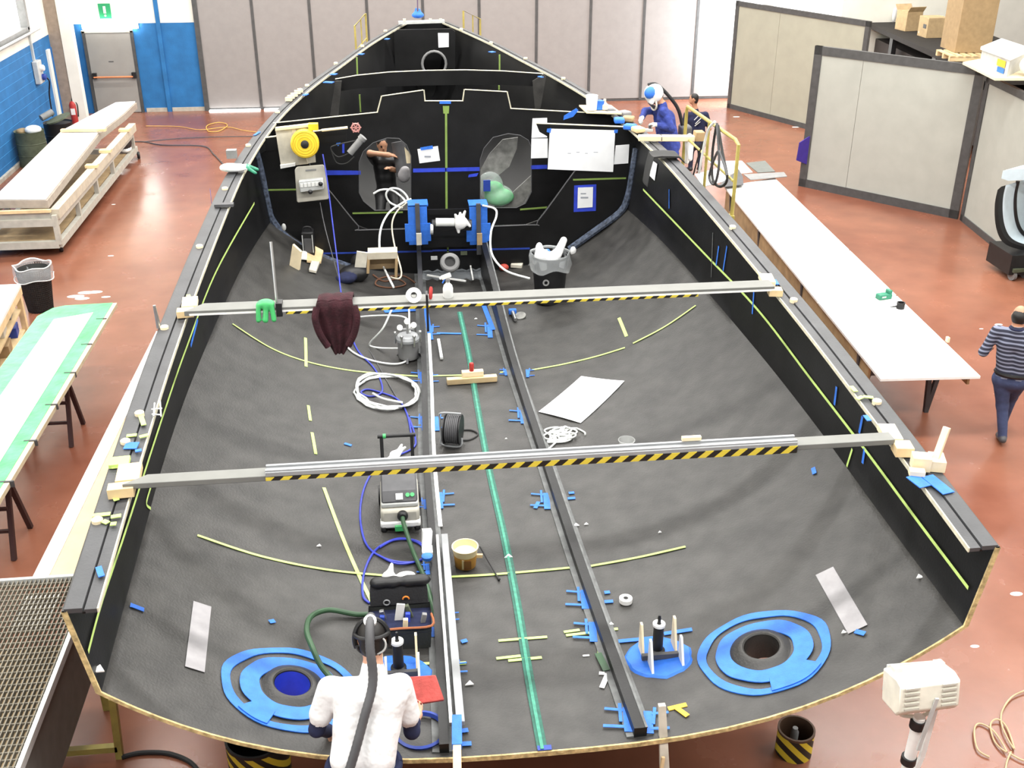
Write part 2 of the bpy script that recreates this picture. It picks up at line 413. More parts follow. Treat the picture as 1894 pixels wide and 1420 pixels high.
b.grid([G[-1], H[-1]], 0); b.grid([[r[0] for r in G], [r[0] for r in H]], 0); b.grid([[r[-1] for r in G], [r[-1] for r in H]], 0)
E0 = [Vector((p.x, p.y-0.012, p.z)) for p in G[0]]; E1 = [Vector((p.x, p.y-0.012, p.z)) for p in H[0]]
b.grid([E0, E1], 1); b.grid([E0, G[0]], 1); b.grid([E1, H[0]], 1)
shell = b.build('hull_shell', ['carbon', 'core_edge', 'carbon_dark'], hull, smooth=0)
bm = bmesh.new(); bm.from_mesh(shell.data); bmesh.ops.remove_doubles(bm, verts=bm.verts, dist=0.0004); bmesh.ops.recalc_face_normals(bm, faces=bm.faces); bm.to_mesh(shell.data); bm.free(); shell.data.shade_smooth(); shell.data.set_sharp_from_angle(angle=R(50))
b = MB(); b.prism([Vector((p.x, YE, p.z)) for p in section(YE)], (0, 0.04, 0)); b.build('stem', 'carbon_dark', hull)
# hull's underside: a keel-line cradle is out of sight; side decks with their groove and pale inner edge
for sgn in (-1, 1):
    X = lambda y, w: XC+sgn*(half(y)-w)
    b = MB(); b.slab([[Vector((X(y, 0.0)+sgn*0.015, y, sheer(y)+0.012)), Vector((X(y, flange(y)*0.52), y, sheer(y)+0.012))] for y in ys], (0, 0, -0.03)); b.build('side_deck', 'carbon_deck', hull)
    b = MB(); b.slab([[Vector((X(y, flange(y)*0.50), y, sheer(y)-0.012)), Vector((X(y, flange(y)*0.60), y, sheer(y)-0.012))] for y in ys], (0, 0, -0.014)); b.build('deck_groove', 'carbon_dark', hull)
    b = MB(); b.slab([[Vector((X(y, flange(y)*0.58), y, sheer(y)+0.002)), Vector((X(y, flange(y)*1.0), y, sheer(y)+0.002))] for y in ys], (0, 0, -0.026)); b.build('deck_ledge', 'carbon_deck', hull)
    b = MB(); b.slab([[Vector((X(y, flange(y)*1.0), y, sheer(y)+0.004)), Vector((X(y, flange(y)*1.0+0.009), y, sheer(y)+0.004))] for y in ys], (0, 0, -0.03)); b.build('deck_edge', 'pale_edge', hull)
# pads along the side decks
for (u, v) in [(304, 606), (369, 456), (416, 349), (459, 269), (513, 207), (568, 158), (621, 117), (670, 85), (713, 57), (232, 817), (180, 963), (258, 765),
               (1622, 743), (1468, 555), (1355, 420), (1042, 145), (972, 108), (908, 79), (853, 54)]:
    p = on_deck(u, v, 0.02); r = 0.034
    b = MB(); b.lathe([(r, -0.02), (r, 0.012), (r*0.8, 0.018)], p, n=14); b.build('deck_button', 'palewood', hull)

# ---- bulkheads and frames
def plane_poly(pts, y): return [at_y(u, v, y) for (u, v) in pts]
# main bulkhead
YB = 15.0
sec = section(YB, 0.0); top = plane_poly([(1150, 212), (944, 201), (937, 170), (860, 166), (857, 187), (785, 187), (783, 167), (707, 178), (699, 208), (505, 228)], YB)
low = [p for p in sec if p.z < 2.65]
ring = low+[Vector((p.x, YB, p.z)) for p in top]
doorL = plane_poly([(760, 388), (693, 389), (672, 372), (664, 356), (664, 300), (672, 280), (690, 264), (716, 255), (738, 256), (752, 268), (760, 288)], YB)
doorR = plane_poly([(888, 384), (955, 384), (972, 376), (983, 355), (983, 272), (977, 259), (962, 250), (940, 247), (912, 254), (895, 274), (888, 295)], YB)
b = MB(); b.prism(ring, (0, 0.03, 0), [doorL, doorR], 0); bulk = b.build('main_bulkhead', 'carbon_dark', hull, smooth=0)
b = MB()
for (p, q) in zip(top[:-1], top[1:]): b.bar(p+Vector((0, 0.012, 0.002)), q+Vector((0, 0.012, 0.002)), 0.034, 0.007)
b.build('bulkhead_edge', 'pale_edge', bulk)
for D in (doorL, doorR):
    b = MB(); b.tube([p+Vector((0, -0.004, 0)) for p in D], 0.006, 6, True); b.build('doorway_edge', 'grey_dark', bulk)
# grey fabric fender-like panels seen through the doorway on the right
for poly, yy in (([(889, 315), (905, 285), (930, 258), (958, 254), (956, 275), (942, 308), (915, 330), (889, 335)], 15.35), ([(915, 375), (935, 368), (982, 325), (982, 352), (965, 380), (940, 386), (915, 386)], 15.3)):
    b = MB(); b.prism(plane_poly(poly, yy), (0, 0.02, 0)); b.build('inner_gusset', 'fan_grey', hull)
# second, nearer ring frame
YF = 14.3
sec = section(YF, 0.0); inn = plane_poly([(560, 250), (575, 310), (613, 357), (663, 418), (681, 425), (972, 416), (995, 408), (1061, 319), (1092, 285), (1104, 240)], YF)
outer = [p for p in sec if p.z < 2.72]
b = MB(); b.prism(outer+list(reversed(inn)), (0, 0.035, 0)); rf = b.build('ring_frame', 'carbon_dark', hull, smooth=0)
b = MB(); b.tube([p+Vector((0, -0.003, 0)) for p in spline(inn, 4)], 0.009, 6); b.build('frame_edge', 'grey_dark', rf)
for poly, edge in (([(992, 229), (1166, 236), (1166, 262), (1012, 252), (998, 244)], ((992, 229), (1166, 236))), ([(490, 256), (642, 236), (640, 262), (492, 280)], ((488, 256), (642, 236)))):
    b = MB(); b.prism(plane_poly(poly, YF-0.01), (0, 0.05, 0)); sb = b.build('deck_beam_stub', 'carbon_dark', hull, smooth=0)
    p, q = plane_poly(edge, YF-0.01); b = MB(); b.bar(p+Vector((0, 0.025, 0.004)), q+Vector((0, 0.025, 0.004)), 0.045, 0.009); b.build('stub_edge', 'pale_edge', sb)
# translucent plastic-covered fillet where the ring frame meets the shell
for pts in ([(471, 273), (483, 321), (496, 385), (504, 408), (529, 438), (557, 456), (597, 476), (648, 494)], [(1053, 461), (1099, 428), (1147, 392), (1162, 362), (1170, 320), (1177, 275)]):
    b = MB(); b.tube(spline([at_y(u, v, YF-0.06) for (u, v) in pts], 6), 0.05, 8); b.build('fillet_film', mat('film_fillet', (0.06, 0.075, 0.11), 0.3, var=0.7, scale=26), hull)
# deck beam further forward with its arched top edge
Y2 = 17.5
tp = [(620, 147), (660, 140), (720, 134), (790, 131), (860, 130), (930, 132), (1005, 137)]
bt = [(1000, 160), (930, 157), (860, 157), (790, 158), (720, 160), (660, 164), (618, 170)]
b = MB(); b.prism(plane_poly(tp+bt, Y2), (0, 0.06, 0)); o = b.build('deck_beam', 'carbon_dark', hull)
b = MB()
P = plane_poly(tp, Y2)
for p, q in zip(P[:-1], P[1:]): b.bar(p+Vector((0, 0.03, 0.002)), q+Vector((0, 0.03, 0.002)), 0.05, 0.007)
b.build('beam_edge', 'pale_edge', o)
for poly in ([(985, 150), (1005, 138), (1010, 142), (1000, 200), (990, 205)], [(620, 150), (632, 150), (626, 215), (610, 215)]):
    b = MB(); b.prism(plane_poly(poly, Y2-0.1), (0, 0.03, 0)); b.build('gusset', 'carbon', hull)
# bulkhead in the bow with its round manhole
Y3 = 21.2
poly = [(731, 140), (729, 60), (735, 55), (835, 53), (842, 58), (842, 140)]
hole = [(803+22*math.cos(t)*1.0, 118-22*math.sin(t)*1.05) for t in [2*PI*i/20 for i in range(20)]]
b = MB(); b.prism(plane_poly(poly, Y3), (0, 0.03, 0), [plane_poly(hole, Y3)]); o = b.build('bow_bulkhead', 'carbon_dark', hull, smooth=0)
b = MB(); b.tube(plane_poly(hole, Y3-0.01), 0.025, 8, True); b.build('manhole_rim', 'grey_mid', o)
for (p, q) in (((660, 106), (661, 138)), ((924, 101), (924, 130)), ((665, 175), (667, 207)), ((923, 158), (923, 166))):
    b = MB(); a1, a2 = at_y(*p, 18.6), at_y(*q, 18.6); b.bar(a1, a2, 0.025, 0.02); b.build('tape_strip', 'lime_shaded', hull)

# ---- stringers (engine beds) running the length of the boat
SL = curve([(5.02, -0.65), (7, -0.61), (9, -0.6), (11, -0.54), (14.2, -0.47)])
SR = curve([(5.02, 0.60), (7, 0.56), (9, 0.53), (11, 0.48), (13, 0.45), (14.2, 0.42)])
SH = curve([(5.02, 0.075), (8, 0.085), (10, 0.11), (12, 0.22), (13, 0.36), (14.2, 0.5)])
sy = [5.06+(14.25-5.06)*i/40 for i in range(41)]
for S, in ((SL,), (SR,)):
    w = 0.03 if S is SL else 0.042
    pr = lambda y: [Vector((XC+S(y)-w, y, bottom(XC+S(y), y)-0.02)), Vector((XC+S(y)-w, y, bottom(XC+S(y), y)+SH(y))), Vector((XC+S(y)+w, y, bottom(XC+S(y), y)+SH(y))), Vector((XC+S(y)+w, y, bottom(XC+S(y), y)-0.02))]
    b = MB(); b.grid([pr(y) for y in sy]); b.add(pr(sy[0]), [(0, 1, 2, 3)]); b.add(pr(sy[-1]), [(3, 2, 1, 0)])
    st = b.build('stringer', 'carbon_dark', hull)
    for sgn in (-1, 1):
        b = MB(); b.slab([[Vector((XC+S(y)+sgn*w, y, bottom(XC+S(y), y)+0.012)), Vector((XC+S(y)+sgn*(w+0.045), y, bottom(XC+S(y)+sgn*0.08, y)+0.012))] for y in sy], (0, 0, -0.02)); b.build('bonding_flange', 'laminate', st)
    b = MB(); b.slab([[Vector((XC+S(y)+w*0.7, y, bottom(XC+S(y), y)+SH(y)+0.004)), Vector((XC+S(y)+w*1.1, y, bottom(XC+S(y), y)+SH(y)+0.004))] for y in sy], (0, 0, -0.008))
    if S is SR: b.build('top_trim', 'laminate', st)
# white strip along the port stringer's inner foot
sy2 = [y for y in sy if 7.6 < y < 12.2]
b = MB(); b.slab([[Vector((XC+SL(y)+0.06, y, bottom(XC+SL(y), y)+0.02)), Vector((XC+SL(y)+0.095, y, bottom(XC+SL(y), y)+0.02))] for y in sy2], (0, 0, -0.01)); b.build('white_strip', 'white', hull)

# ---- tape on the hull
def strip(pts, w, name='tape_strip', m='lime_tape', lift=0.012, n=10, par=None):
    """adhesive tape of width w following the hull through the given sightings"""
    P = [on_hull(u, v, lift) for (u, v) in pts]
    if len(P) > 2: P = spline(P, n)
    else: P = [P[0].lerp(P[1], i/6) for i in range(7)]
    rows = []
    for i, p in enumerate(P):
        d = (P[min(i+1, len(P)-1)]-P[max(i-1, 0)]).normalized()
        x = p.x
        e = 0.02; yy = min(max(p.y, Y0), YE)
        if abs(p.x-XC) < chine(yy)-0.05 or p.z < chz(yy)-0.02: nn = Vector((-(bottom(x+e, yy)-bottom(x-e, yy))/(2*e), 0, 1)).normalized()
        else: nn = Vector((-1 if x > XC else 1, 0, 0.05)).normalized()
        s = d.cross(nn).normalized()*(w/2); rows.append([p-s+nn*0.004, p+s+nn*0.004])
    b = MB(); b.slab(rows, (0, 0, -0.004)); return b.build(name, m, par or hull)
strip([(365, 990), (480, 1028), (600, 1053), (720, 1065), (800, 1068)], 0.024)
strip([(830, 1067), (905, 1063), (990, 1056), (1075, 1048)], 0.024)
strip([(1092, 1047), (1180, 1031), (1268, 1011)], 0.024)
strip([(430, 599), (500, 643), (565, 668), (640, 684), (720, 692), (775, 696)], 0.024)
strip([(798, 695), (855, 694)], 0.024)
strip([(985, 684), (1040, 674), (1100, 660), (1156, 643)], 0.024)
strip([(1171, 635), (1230, 604), (1287, 565)], 0.024)
strip([(925, 689), (938, 687)], 0.024)
strip([(565, 625), (566, 678)], 0.034); strip([(570, 750), (574, 778)], 0.03); strip([(577, 800), (584, 840)], 0.03)
strip([(599, 902), (630, 985), (662, 1060), (690, 1118)], 0.03)
strip([(1145, 588), (1159, 622)], 0.038)
strip([(922, 1185), (1012, 1178)], 0.024); strip([(918, 1218), (963, 1213)], 0.025); strip([(940, 1222), (1002, 1216)], 0.025)
strip([(1043, 1169), (1072, 1165)], 0.025); strip([(1047, 1175), (1094, 1170)], 0.025); strip([(1134, 1164), (1143, 1163)], 0.024)
strip([(775, 1228), (808, 1226)], 0.024); strip([(848, 1227), (862, 1226)], 0.03); strip([(1105, 1206), (1116, 1205)], 0.024)
# lime lines along both topsides
strip([(162, 1205), (188, 1110), (235, 970), (300, 770), (345, 640), (400, 500), (470, 375)], 0.024, lift=0.02)
strip([(1792, 1087), (1700, 965), (1600, 830), (1500, 700), (1400, 570), (1300, 465), (1190, 350)], 0.024, lift=0.02)
strip([(278, 900), (270, 930), (278, 940)], 0.02); strip([(1577, 830), (1567, 862)], 0.025, lift=0.02); strip([(1319, 430), (1316, 512)], 0.02, 'tape_strip', 'laminate', lift=0.02)
# centreline
strip([(1003, 1385), (980, 1260), (957, 1120), (932, 990), (905, 870), (882, 745), (866, 650), (850, 577)], 0.065, 'centreline_tape', 'green_line', lift=0.012)
strip([(1003, 1385), (980, 1260), (957, 1120), (932, 990), (905, 870), (882, 745), (866, 650), (850, 577)], 0.022, 'centreline_stripe', 'green_core', lift=0.02)
strip([(994, 1384), (1020, 1382)], 0.04, 'tape_strip', 'blue_dark')
# blue bits of tape
for s in [((240, 1118), (266, 1128)), ((180, 1050), (186, 1068)), ((1582, 1167), (1600, 1172)), ((1144, 1186), (1208, 1180)), ((1228, 1172), (1280, 1164)), ((637, 820), (650, 824)), ((1504, 865), (1507, 876)),
          ((1548, 715), (1544, 748)), ((853, 617), (808, 616)), ((990, 940), (996, 928)), ((853, 1187), (864, 1184)), ((850, 1352), (866, 1350)), ((850, 1376), (872, 1375)), ((498, 1150), (508, 1148)),
          ((1052, 912), (1062, 911)), ((1050, 922), (1064, 921)), ((1118, 1096), (1128, 1095)), ((1118, 1113), (1134, 1112)), ((388, 350), (394, 410)), ((1238, 350), (1238, 385)), ((1596, 770), (1590, 800)), ((1600, 830), (1596, 856)), ((1345, 455), (1338, 500)), ((1330, 455), (1325, 490)), ((1395, 540), (1392, 580)), ((365, 590), (352, 640))]:
    strip(list(s), 0.035, 'blue_tape_strip', 'blue_tape', lift=0.02)
def blue_cross(u, v, dx, k=1.0):
    """a patch of blue tape holding the stringer, with two tails"""
    p = on_hull(u, v); m = ppm(p)*0.15*k
    b = MB()
    for (a, c, w) in (((0, -0.6), (0.08, 0.6), 0.055), ((0, -0.45), (dx*0.9, -0.55), 0.02), ((0, 0.35), (dx*0.95, 0.3), 0.022), ((dx*0.3, -0.8), (dx*0.25, 0.1), 0.02)):
        P = on_hull(u+a[0]*m, v+a[1]*m*0.8, 0.03); Q = on_hull(u+c[0]*m, v+c[1]*m*0.8, 0.03)
        n = Vector((0, 0, 1)); d = (Q-P).normalized(); s = d.cross(n).normalized()*w/2*k; b.slab([[P-s, P+s], [Q-s, Q+s]], (0, 0, -0.004))
    return b.build('blue_tape_patch', 'blue_tape', hull)
for (u, v, dx, k) in [(783, 782, -1, 1), (806, 783, 1, 1), (812, 925, 1, 1), (786, 932, -1, .6), (966, 770, -1, 1), (1010, 926, -1, 1), (1080, 1108, -1, 1), (1095, 1168, -1, 1), (1160, 1330, -1, 1.1), (1198, 1335, 1, 1.0),
                      (780, 698, -1, .9), (795, 700, 1, .7), (975, 690, 1, .6), (832, 1140, 1, .5), (842, 1235, 1, .6), (905, 612, -1, 1.1), (795, 612, 1, .9), (790, 1052, -1, .6), (800, 1168, -1, .5), (935, 688, -1, .5)]:
    blue_cross(u, v, dx, k)
strip([(787, 570), (797, 628)], 0.06, 'blue_tape_strip', 'blue_tape', lift=0.03); strip([(893, 560), (912, 610)], 0.06, 'blue_tape_strip', 'blue_tape', lift=0.03)
strip([(710, 575), (768, 572)], 0.12, 'blue_tape_strip', 'blue_tape', lift=0.02)
# grey patches on the quarters
strip([(374, 1117), (360, 1238)], 0.13, 'grey_patch', 'grey_patch', lift=0.012); strip([(1525, 1056), (1587, 1164)], 0.14, 'grey_patch', 'grey_patch', lift=0.012)

# ---- rudder tubes: cone collar, tube, rings of blue masking tape
for (u, v, uo, vo) in ((548, 1262, 540, 1275), (1407, 1192, 1411, 1207)):
    c = on_hull(uo-1, vo-1); x, y = c.x, c.y; z = bottom(x, y); e = 0.05
    n = Vector((-(bottom(x+e, y)-bottom(x-e, y))/(2*e), 0.0, 1)).normalized(); n = Vector((n.x*0.75, 0, n.z)).normalized()
    tx = Vector((0, 1, 0)).cross(n).normalized(); ty = n.cross(tx)
    prof = [(0.235, -0.02), (0.218, 0.012), (0.195, 0.026), (0.165, 0.046), (0.145, 0.058), (0.13, 0.06), (0.12, 0.052), (0.117, -0.07)]
    b = MB(); b.lathe(prof, Vector((x, y, z)), n, 36, cap=False); ct = b.build('rudder_collar', 'carbon', hull)
    b = MB(); b.lathe([(0.116, 0.045), (0.116, -0.16), (0.122, -0.16), (0.122, 0.0)], Vector((x, y, z)), n, 36, cap=False); b.build('tube_liner', 'blue_deep' if u < 900 else 'carbon', ct)
    k_ = MB(); k_.lathe([(0.119, -0.3), (0.119, 0.3)], Vector((x, y, z)), n, 36); cut = k_.build('cutter', 'carbon', None, smooth=0)
    md = shell.modifiers.new('bore', 'BOOLEAN'); md.operation = 'DIFFERENCE'; md.object = cut; md.solver = 'EXACT'
    bpy.context.view_layer.update(); dg = bpy.context.evaluated_depsgraph_get(); nm = bpy.data.meshes.new_from_object(shell.evaluated_get(dg)); shell.modifiers.clear()
    if len(nm.polygons) > 2000: shell.data = nm
    else: print('BORE FAILED', len(nm.polygons))
    bpy.data.objects.remove(cut)
    c2 = on_hull(uo, vo)
    def ringtape(r0, r1, name, wob, a0=0.0, a1=2*PI, up=0.014):
        rows = []; N = 56
        for i in range(N+1):
            t = a0+(a1-a0)*i/N; row = []
            for r in (r0, r1):
                rr = r*(1+wob*math.sin(5*t+r*30)+wob*0.6*math.sin(9*t)); X, Y = c2.x+rr*math.cos(t), c2.y+rr*math.sin(t)*0.98
                yy = max(Y, Y0+0.01); row.append(Vector((X, yy, bottom(X, yy)+up)))
            rows.append(row)
        b = MB(); b.slab(rows, (0, 0, -0.008)); return b.build(name, 'blue_tape', hull)
    ringtape(0.375, 0.435, 'masking_ring', 0.012); ringtape(0.20, 0.318, 'masking_ring', 0.012, up=0.02)
    ringtape(0.29, 0.42, 'masking_patch', 0.01, *((-1.75, -0.85) if u > 900 else (-2.35, -1.85)), up=0.024)
# ---- rudder stock jigs: a post with white washer between four white plates on a disc of blue tape
for (u, v, full) in ((1218, 1217, 1), (738, 1250, 1)):
    c = on_hull(u, v); x, y = c.x, c.y
    rows = []
    for rr in (0.0, 0.21, 0.225):
        row = []
        for i in range(33):
            t = 2*PI*i/32; q = rr*(1+(0.025*math.sin(7*t)+0.02*math.sin(11*t) if rr > 0 else 0)); X, Y = x+q*math.cos(t)*1.05, y+q*math.sin(t); row.append(Vector((X, Y, bottom(X, Y)+(0.016 if rr < 0.22 else 0.002))))
        rows.append(row)
    b = MB(); b.grid(rows); b.build('tape_disc', 'blue_tape', hull)
    z = bottom(x, y); jig = thing('rudder_jig', 'black post between white plates on blue tape, '+('beside the uncovered hole' if u > 900 else 'half hidden by the worker'), 'jig', (x, y, z+0.016), 'rudder post jigs')
    a = 0.12; zz = z+0.016
    b = MB(); b.lathe([(0.055, 0), (0.055, 0.02), (0.038, 0.03), (0.036, 0.22), (0.03, 0.23)], (x, y+0.05, zz), n=20); b.build('post', 'black', jig)
    b = MB(); b.lathe([(0.012, 0.23), (0.012, 0.30), (0.008, 0.32)], (x, y+0.05, zz), n=12); b.build('spindle', 'black', jig)
    b = MB(); b.lathe([(0.016, 0.232), (0.044, 0.232), (0.044, 0.25), (0.016, 0.25), (0.016, 0.232)], (x, y+0.05, zz), n=24, cap=False); b.build('washer', 'white', jig)
    for (dx, dy, hh) in ((-0.12, 0.05, 0.22), (0.12, 0.07, 0.24), (-0.09, -0.11, 0.20), (0.13, -0.09, 0.20)):
        b = MB(); px, py = x+dx, y+dy; b.prism([(px, py-0.07, zz), (px, py+0.07, zz), (px, py+0.065, zz+hh), (px, py+0.03, zz+hh)], (0.016, 0, 0)); b.build('plate', 'palewood' if hh > 0.21 else 'white', jig)
    b = MB(); b.box((x, y-0.03, zz+0.03), (0.26, 0.03, 0.04)); b.build('crossbar', 'grey_dark', jig)

# ---- gear frame at the ring frame: blue taped posts, cross plate, tube
yy = 14.12
for (u0, u1) in ((754, 792), (868, 902)):
    b = MB(); p = at_y(u0, 384, yy); q = at_y(u1, 452, yy); um = (u0+u1)/2
    A = at_y(um, 380, yy); B = at_y(um, 452, yy); w = (q.x-p.x)
    b.box((A+B)/2, (w, 0.02, (A-B).z)); b.box(A+Vector((0, 0.12, 0.0)), (w*1.05, 0.26, 0.02)); b.box((A*0.35+B*0.65)+Vector((0, 0.0, -0.02)), (w*1.35, 0.03, (A-B).z*0.45)); b.build('taped_post', 'blue_tape', hull)
    b = MB(); b.box((A+B)/2+Vector((0, -0.02, -0.05)), (0.06, 0.05, (A-B).z*1.3)); b.build('post_web', 'grey_dark', hull)
    b = MB(); C0 = at_y(um+2, 442, 13.95); b.box(C0, (0.07, 0.03, 0.16)); b.build('post_plate', 'brownwood' if u0 > 800 else 'greywood', hull)
b = MB(); pts = plane_poly([(785, 388), (880, 386), (882, 456), (783, 458)], 14.2); hole = plane_poly([(787, 397), (876, 397), (874, 414), (868, 418), (792, 419), (786, 412)], 14.2)
b.prism(pts, (0, 0.03, 0), [hole]); b.build('cross_plate', 'carbon_dark', hull)
b = MB(); b.cyl(at_y(799, 416, 13.9), at_y(872, 416, 13.9), 0.075, n=20); b.build('torque_tube', 'black', hull)
b = MB(); b.cyl(at_y(806, 411, 13.84), at_y(840, 411, 13.84), 0.055, n=20); b.build('tube_sleeve', 'white_hose', hull)
b = MB(); b.cyl(at_y(796, 424, 13.84), at_y(801, 424, 13.84), 0.07, n=20); b.build('tube_cap', 'grey_light', hull)
# stern gland ring on the keel
c = on_hull(832, 500); b = MB()
b.lathe([(0.135, 0), (0.135, 0.05), (0.12, 0.07), (0.075, 0.07), (0.07, -0.02)], at_y(832, 487, 13.98), (0, -0.75, 0.66), 28, cap=False); gl = b.build('stern_gland', 'grey_mid', hull)
b = MB(); b.lathe([(0.074, 0.0), (0.074, 0.01)], at_y(832, 487, 13.98), (0, -0.75, 0.66), 24); b.build('gland_bore', 'black', gl)
# tape and papers on the bulkhead
def flat(poly, y, name, m, par=None, th=0.004, **kw):
    b = MB(); b.prism(plane_poly(poly, y), (0, th, 0)); return b.build(name, m, par, smooth=0)
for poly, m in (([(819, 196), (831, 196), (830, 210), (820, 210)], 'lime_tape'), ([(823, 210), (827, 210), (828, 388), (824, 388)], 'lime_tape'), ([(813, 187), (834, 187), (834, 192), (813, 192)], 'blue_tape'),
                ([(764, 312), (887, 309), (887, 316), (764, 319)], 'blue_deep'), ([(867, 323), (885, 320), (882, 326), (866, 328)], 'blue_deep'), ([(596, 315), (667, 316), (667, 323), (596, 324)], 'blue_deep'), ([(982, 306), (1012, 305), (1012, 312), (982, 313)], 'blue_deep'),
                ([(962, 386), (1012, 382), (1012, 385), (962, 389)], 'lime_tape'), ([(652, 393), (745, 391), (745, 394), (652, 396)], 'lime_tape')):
    flat(poly, YB-0.008, 'tape_strip' if m == 'lime_tape' else 'blue_tape_strip', 'lime_shaded' if m == 'lime_tape' else m, hull)
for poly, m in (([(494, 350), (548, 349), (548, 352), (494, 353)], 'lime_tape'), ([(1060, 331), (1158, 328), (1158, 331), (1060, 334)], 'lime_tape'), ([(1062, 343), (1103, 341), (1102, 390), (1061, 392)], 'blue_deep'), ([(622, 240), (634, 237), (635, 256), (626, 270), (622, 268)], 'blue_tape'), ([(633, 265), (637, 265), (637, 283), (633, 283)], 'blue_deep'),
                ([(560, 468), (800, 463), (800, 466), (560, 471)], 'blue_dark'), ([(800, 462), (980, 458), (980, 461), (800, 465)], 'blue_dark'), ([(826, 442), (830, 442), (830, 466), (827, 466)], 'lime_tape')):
    flat(poly, YF-0.008, 'tape_strip' if m == 'lime_tape' else 'blue_tape_strip', 'lime_shaded' if m == 'lime_tape' else m, hull)
flat([(1043, 214), (1066, 200), (1070, 204), (1060, 216), (1042, 222)], YB-0.02, 'blue_tape_strip', 'blue_tape', hull)
for (u, v, w) in ((668, 100, 10), (617, 137, 12), (716, 72, 8), (608, 152, 18), (910, 96, 10), (1000, 142, 6), (565, 175, 8)):
    p = on_deck(u, v, 0.02); b = MB(); b.box(p, (w/ppm(p), 0.1, 0.01), rotz(-0.4 if u < 800 else 0.5)); b.build('blue_tape_strip', 'blue_tape', hull)
# lime and blue marks across the side decks
for (a, c, m) in [((234, 806), (253, 804), 'lime_tape'), ((258, 808), (274, 804), 'lime_tape'), ((172, 953), (204, 950), 'lime_tape'), ((205, 956), (224, 953), 'lime_tape'), ((190, 963), (200, 967), 'lime_tape'), ((204, 969), (215, 968), 'lime_tape'),
                  ((208, 860), (237, 857), 'lime_tape'), ((258, 762), (266, 786), 'lime_tape'), ((1585, 738), (1596, 733), 'lime_tape'), ((1597, 733), (1615, 735), 'lime_tape'), ((1574, 714), (1583, 724), 'lime_tape'), ((1403, 504), (1416, 518), 'lime_tape'), ((348, 545), (352, 560), 'lime_tape'),
                  ((1600, 768), (1608, 778), 'blue_tape'), ((1432, 517), (1438, 526), 'blue_tape'), ((1686, 880), (1712, 900), 'blue_tape'), ((1715, 880), (1755, 912), 'blue_tape'), ((1685, 852), (1714, 850), 'blue_tape'), ((240, 830), (246, 818), 'blue_tape'), ((250, 834), (262, 832), 'blue_tape'), ((182, 1048), (188, 1066), 'blue_tape'), ((470, 250), (480, 244), 'blue_tape'), ((1664, 840), (1680, 835), 'lime_tape'), ((210, 915), (216, 925), 'lime_tape')]:
    p, q = on_deck(*a, 0.022), on_deck(*c, 0.022); w = 0.09 if a[0] in (208, 1686, 1715, 240) else 0.035
    b = MB(); b.bar(p, q, w, 0.006); b.build('tape_strip' if m == 'lime_tape' else 'blue_tape_strip', m, hull)
# bow plank and cleat
p = at_y(737, 42, 21.75); q = at_y(822, 39, 21.75)
t = thing('bow_plank', 'grey plank laid across the pointed bow of the hull', 'plank', ((p+q)/2))
b = MB(); b.bar(p, q, 0.16, 0.045); b.build('board', 'grey_light', t)
for u in (748, 796, 815): b = MB(); b.box(at_y(u, 37, 21.7), (0.05, 0.05, 0.05)); b.build('peg', 'palewood', t)
# ================================================================== THE HALL
# floor
m = bpy.data.materials.new('epoxy_floor'); m.use_nodes = True; nt = m.node_tree; bs = nt.nodes['Principled BSDF']; MATS['epoxy_floor'] = m
tc = nt.nodes.new('ShaderNodeTexCoord')
def nnoise(scale, detail=6):
    n = nt.nodes.new('ShaderNodeTexNoise'); n.inputs['Scale'].default_value = scale; n.inputs['Detail'].default_value = detail; nt.links.new(tc.outputs['Object'], n.inputs['Vector']); return n
n1, n2, n3 = nnoise(0.35), nnoise(2.2), nnoise(14)
r1 = nt.nodes.new('ShaderNodeValToRGB'); e = r1.color_ramp.elements
e[0].position = 0.30; e[0].color = (0.178, 0.058, 0.033, 1); e[1].position = 0.72; e[1].color = (0.292, 0.118, 0.070, 1)
nt.links.new(n1.outputs['Fac'], r1.inputs[0])
r2 = nt.nodes.new('ShaderNodeMapRange'); r2.inputs['From Min'].default_value = 0.3; r2.inputs['From Max'].default_value = 0.7; r2.inputs['To Min'].default_value = 0.88; r2.inputs['To Max'].default_value = 1.1; nt.links.new(n2.outputs['Fac'], r2.inputs['Value'])
sc = nt.nodes.new('ShaderNodeVectorMath'); sc.operation = 'SCALE'; nt.links.new(r1.outputs[0], sc.inputs[0]); nt.links.new(r2.outputs[0], sc.inputs['Scale']); nt.links.new(sc.outputs[0], bs.inputs['Base Color'])
r3 = nt.nodes.new('ShaderNodeMapRange'); r3.inputs['To Min'].default_value = 0.17; r3.inputs['To Max'].default_value = 0.33; nt.links.new(n2.outputs['Fac'], r3.inputs['Value']); nt.links.new(r3.outputs[0], bs.inputs['Roughness'])
bp = nt.nodes.new('ShaderNodeBump'); bp.inputs['Strength'].default_value = 0.08; bp.inputs['Distance'].default_value = 0.01; nt.links.new(n3.outputs['Fac'], bp.inputs['Height']); nt.links.new(bp.outputs[0], bs.inputs['Normal'])
b = MB(); b.bb((-9, -4, -0.1), (20, 36, 0.0)); tag(b.build('floor', 'epoxy_floor'), 'glossy red-brown epoxy floor of the hall', None, None, 'structure')
for i, (u, v, w) in enumerate([(150, 545, 0.32), (172, 540, 0.18), (190, 540, 0.2), (238, 870, .1)]):
    pass
YW = 29.15
mat('wall_white', (0.80, 0.78, 0.70), 0.8, var=0.05, scale=2); mat('wall_blue', (0.02, 0.145, 0.37), 0.75, var=0.15, scale=3, bump=0.3, bscale=30)
mat('door_grey', (0.30, 0.29, 0.27), 0.6, var=0.05, scale=3); mat('panel_grey', (0.275, 0.258, 0.25), 0.6, var=0.04, scale=6); mat('concrete', (0.45, 0.42, 0.36), 0.8, var=0.15)
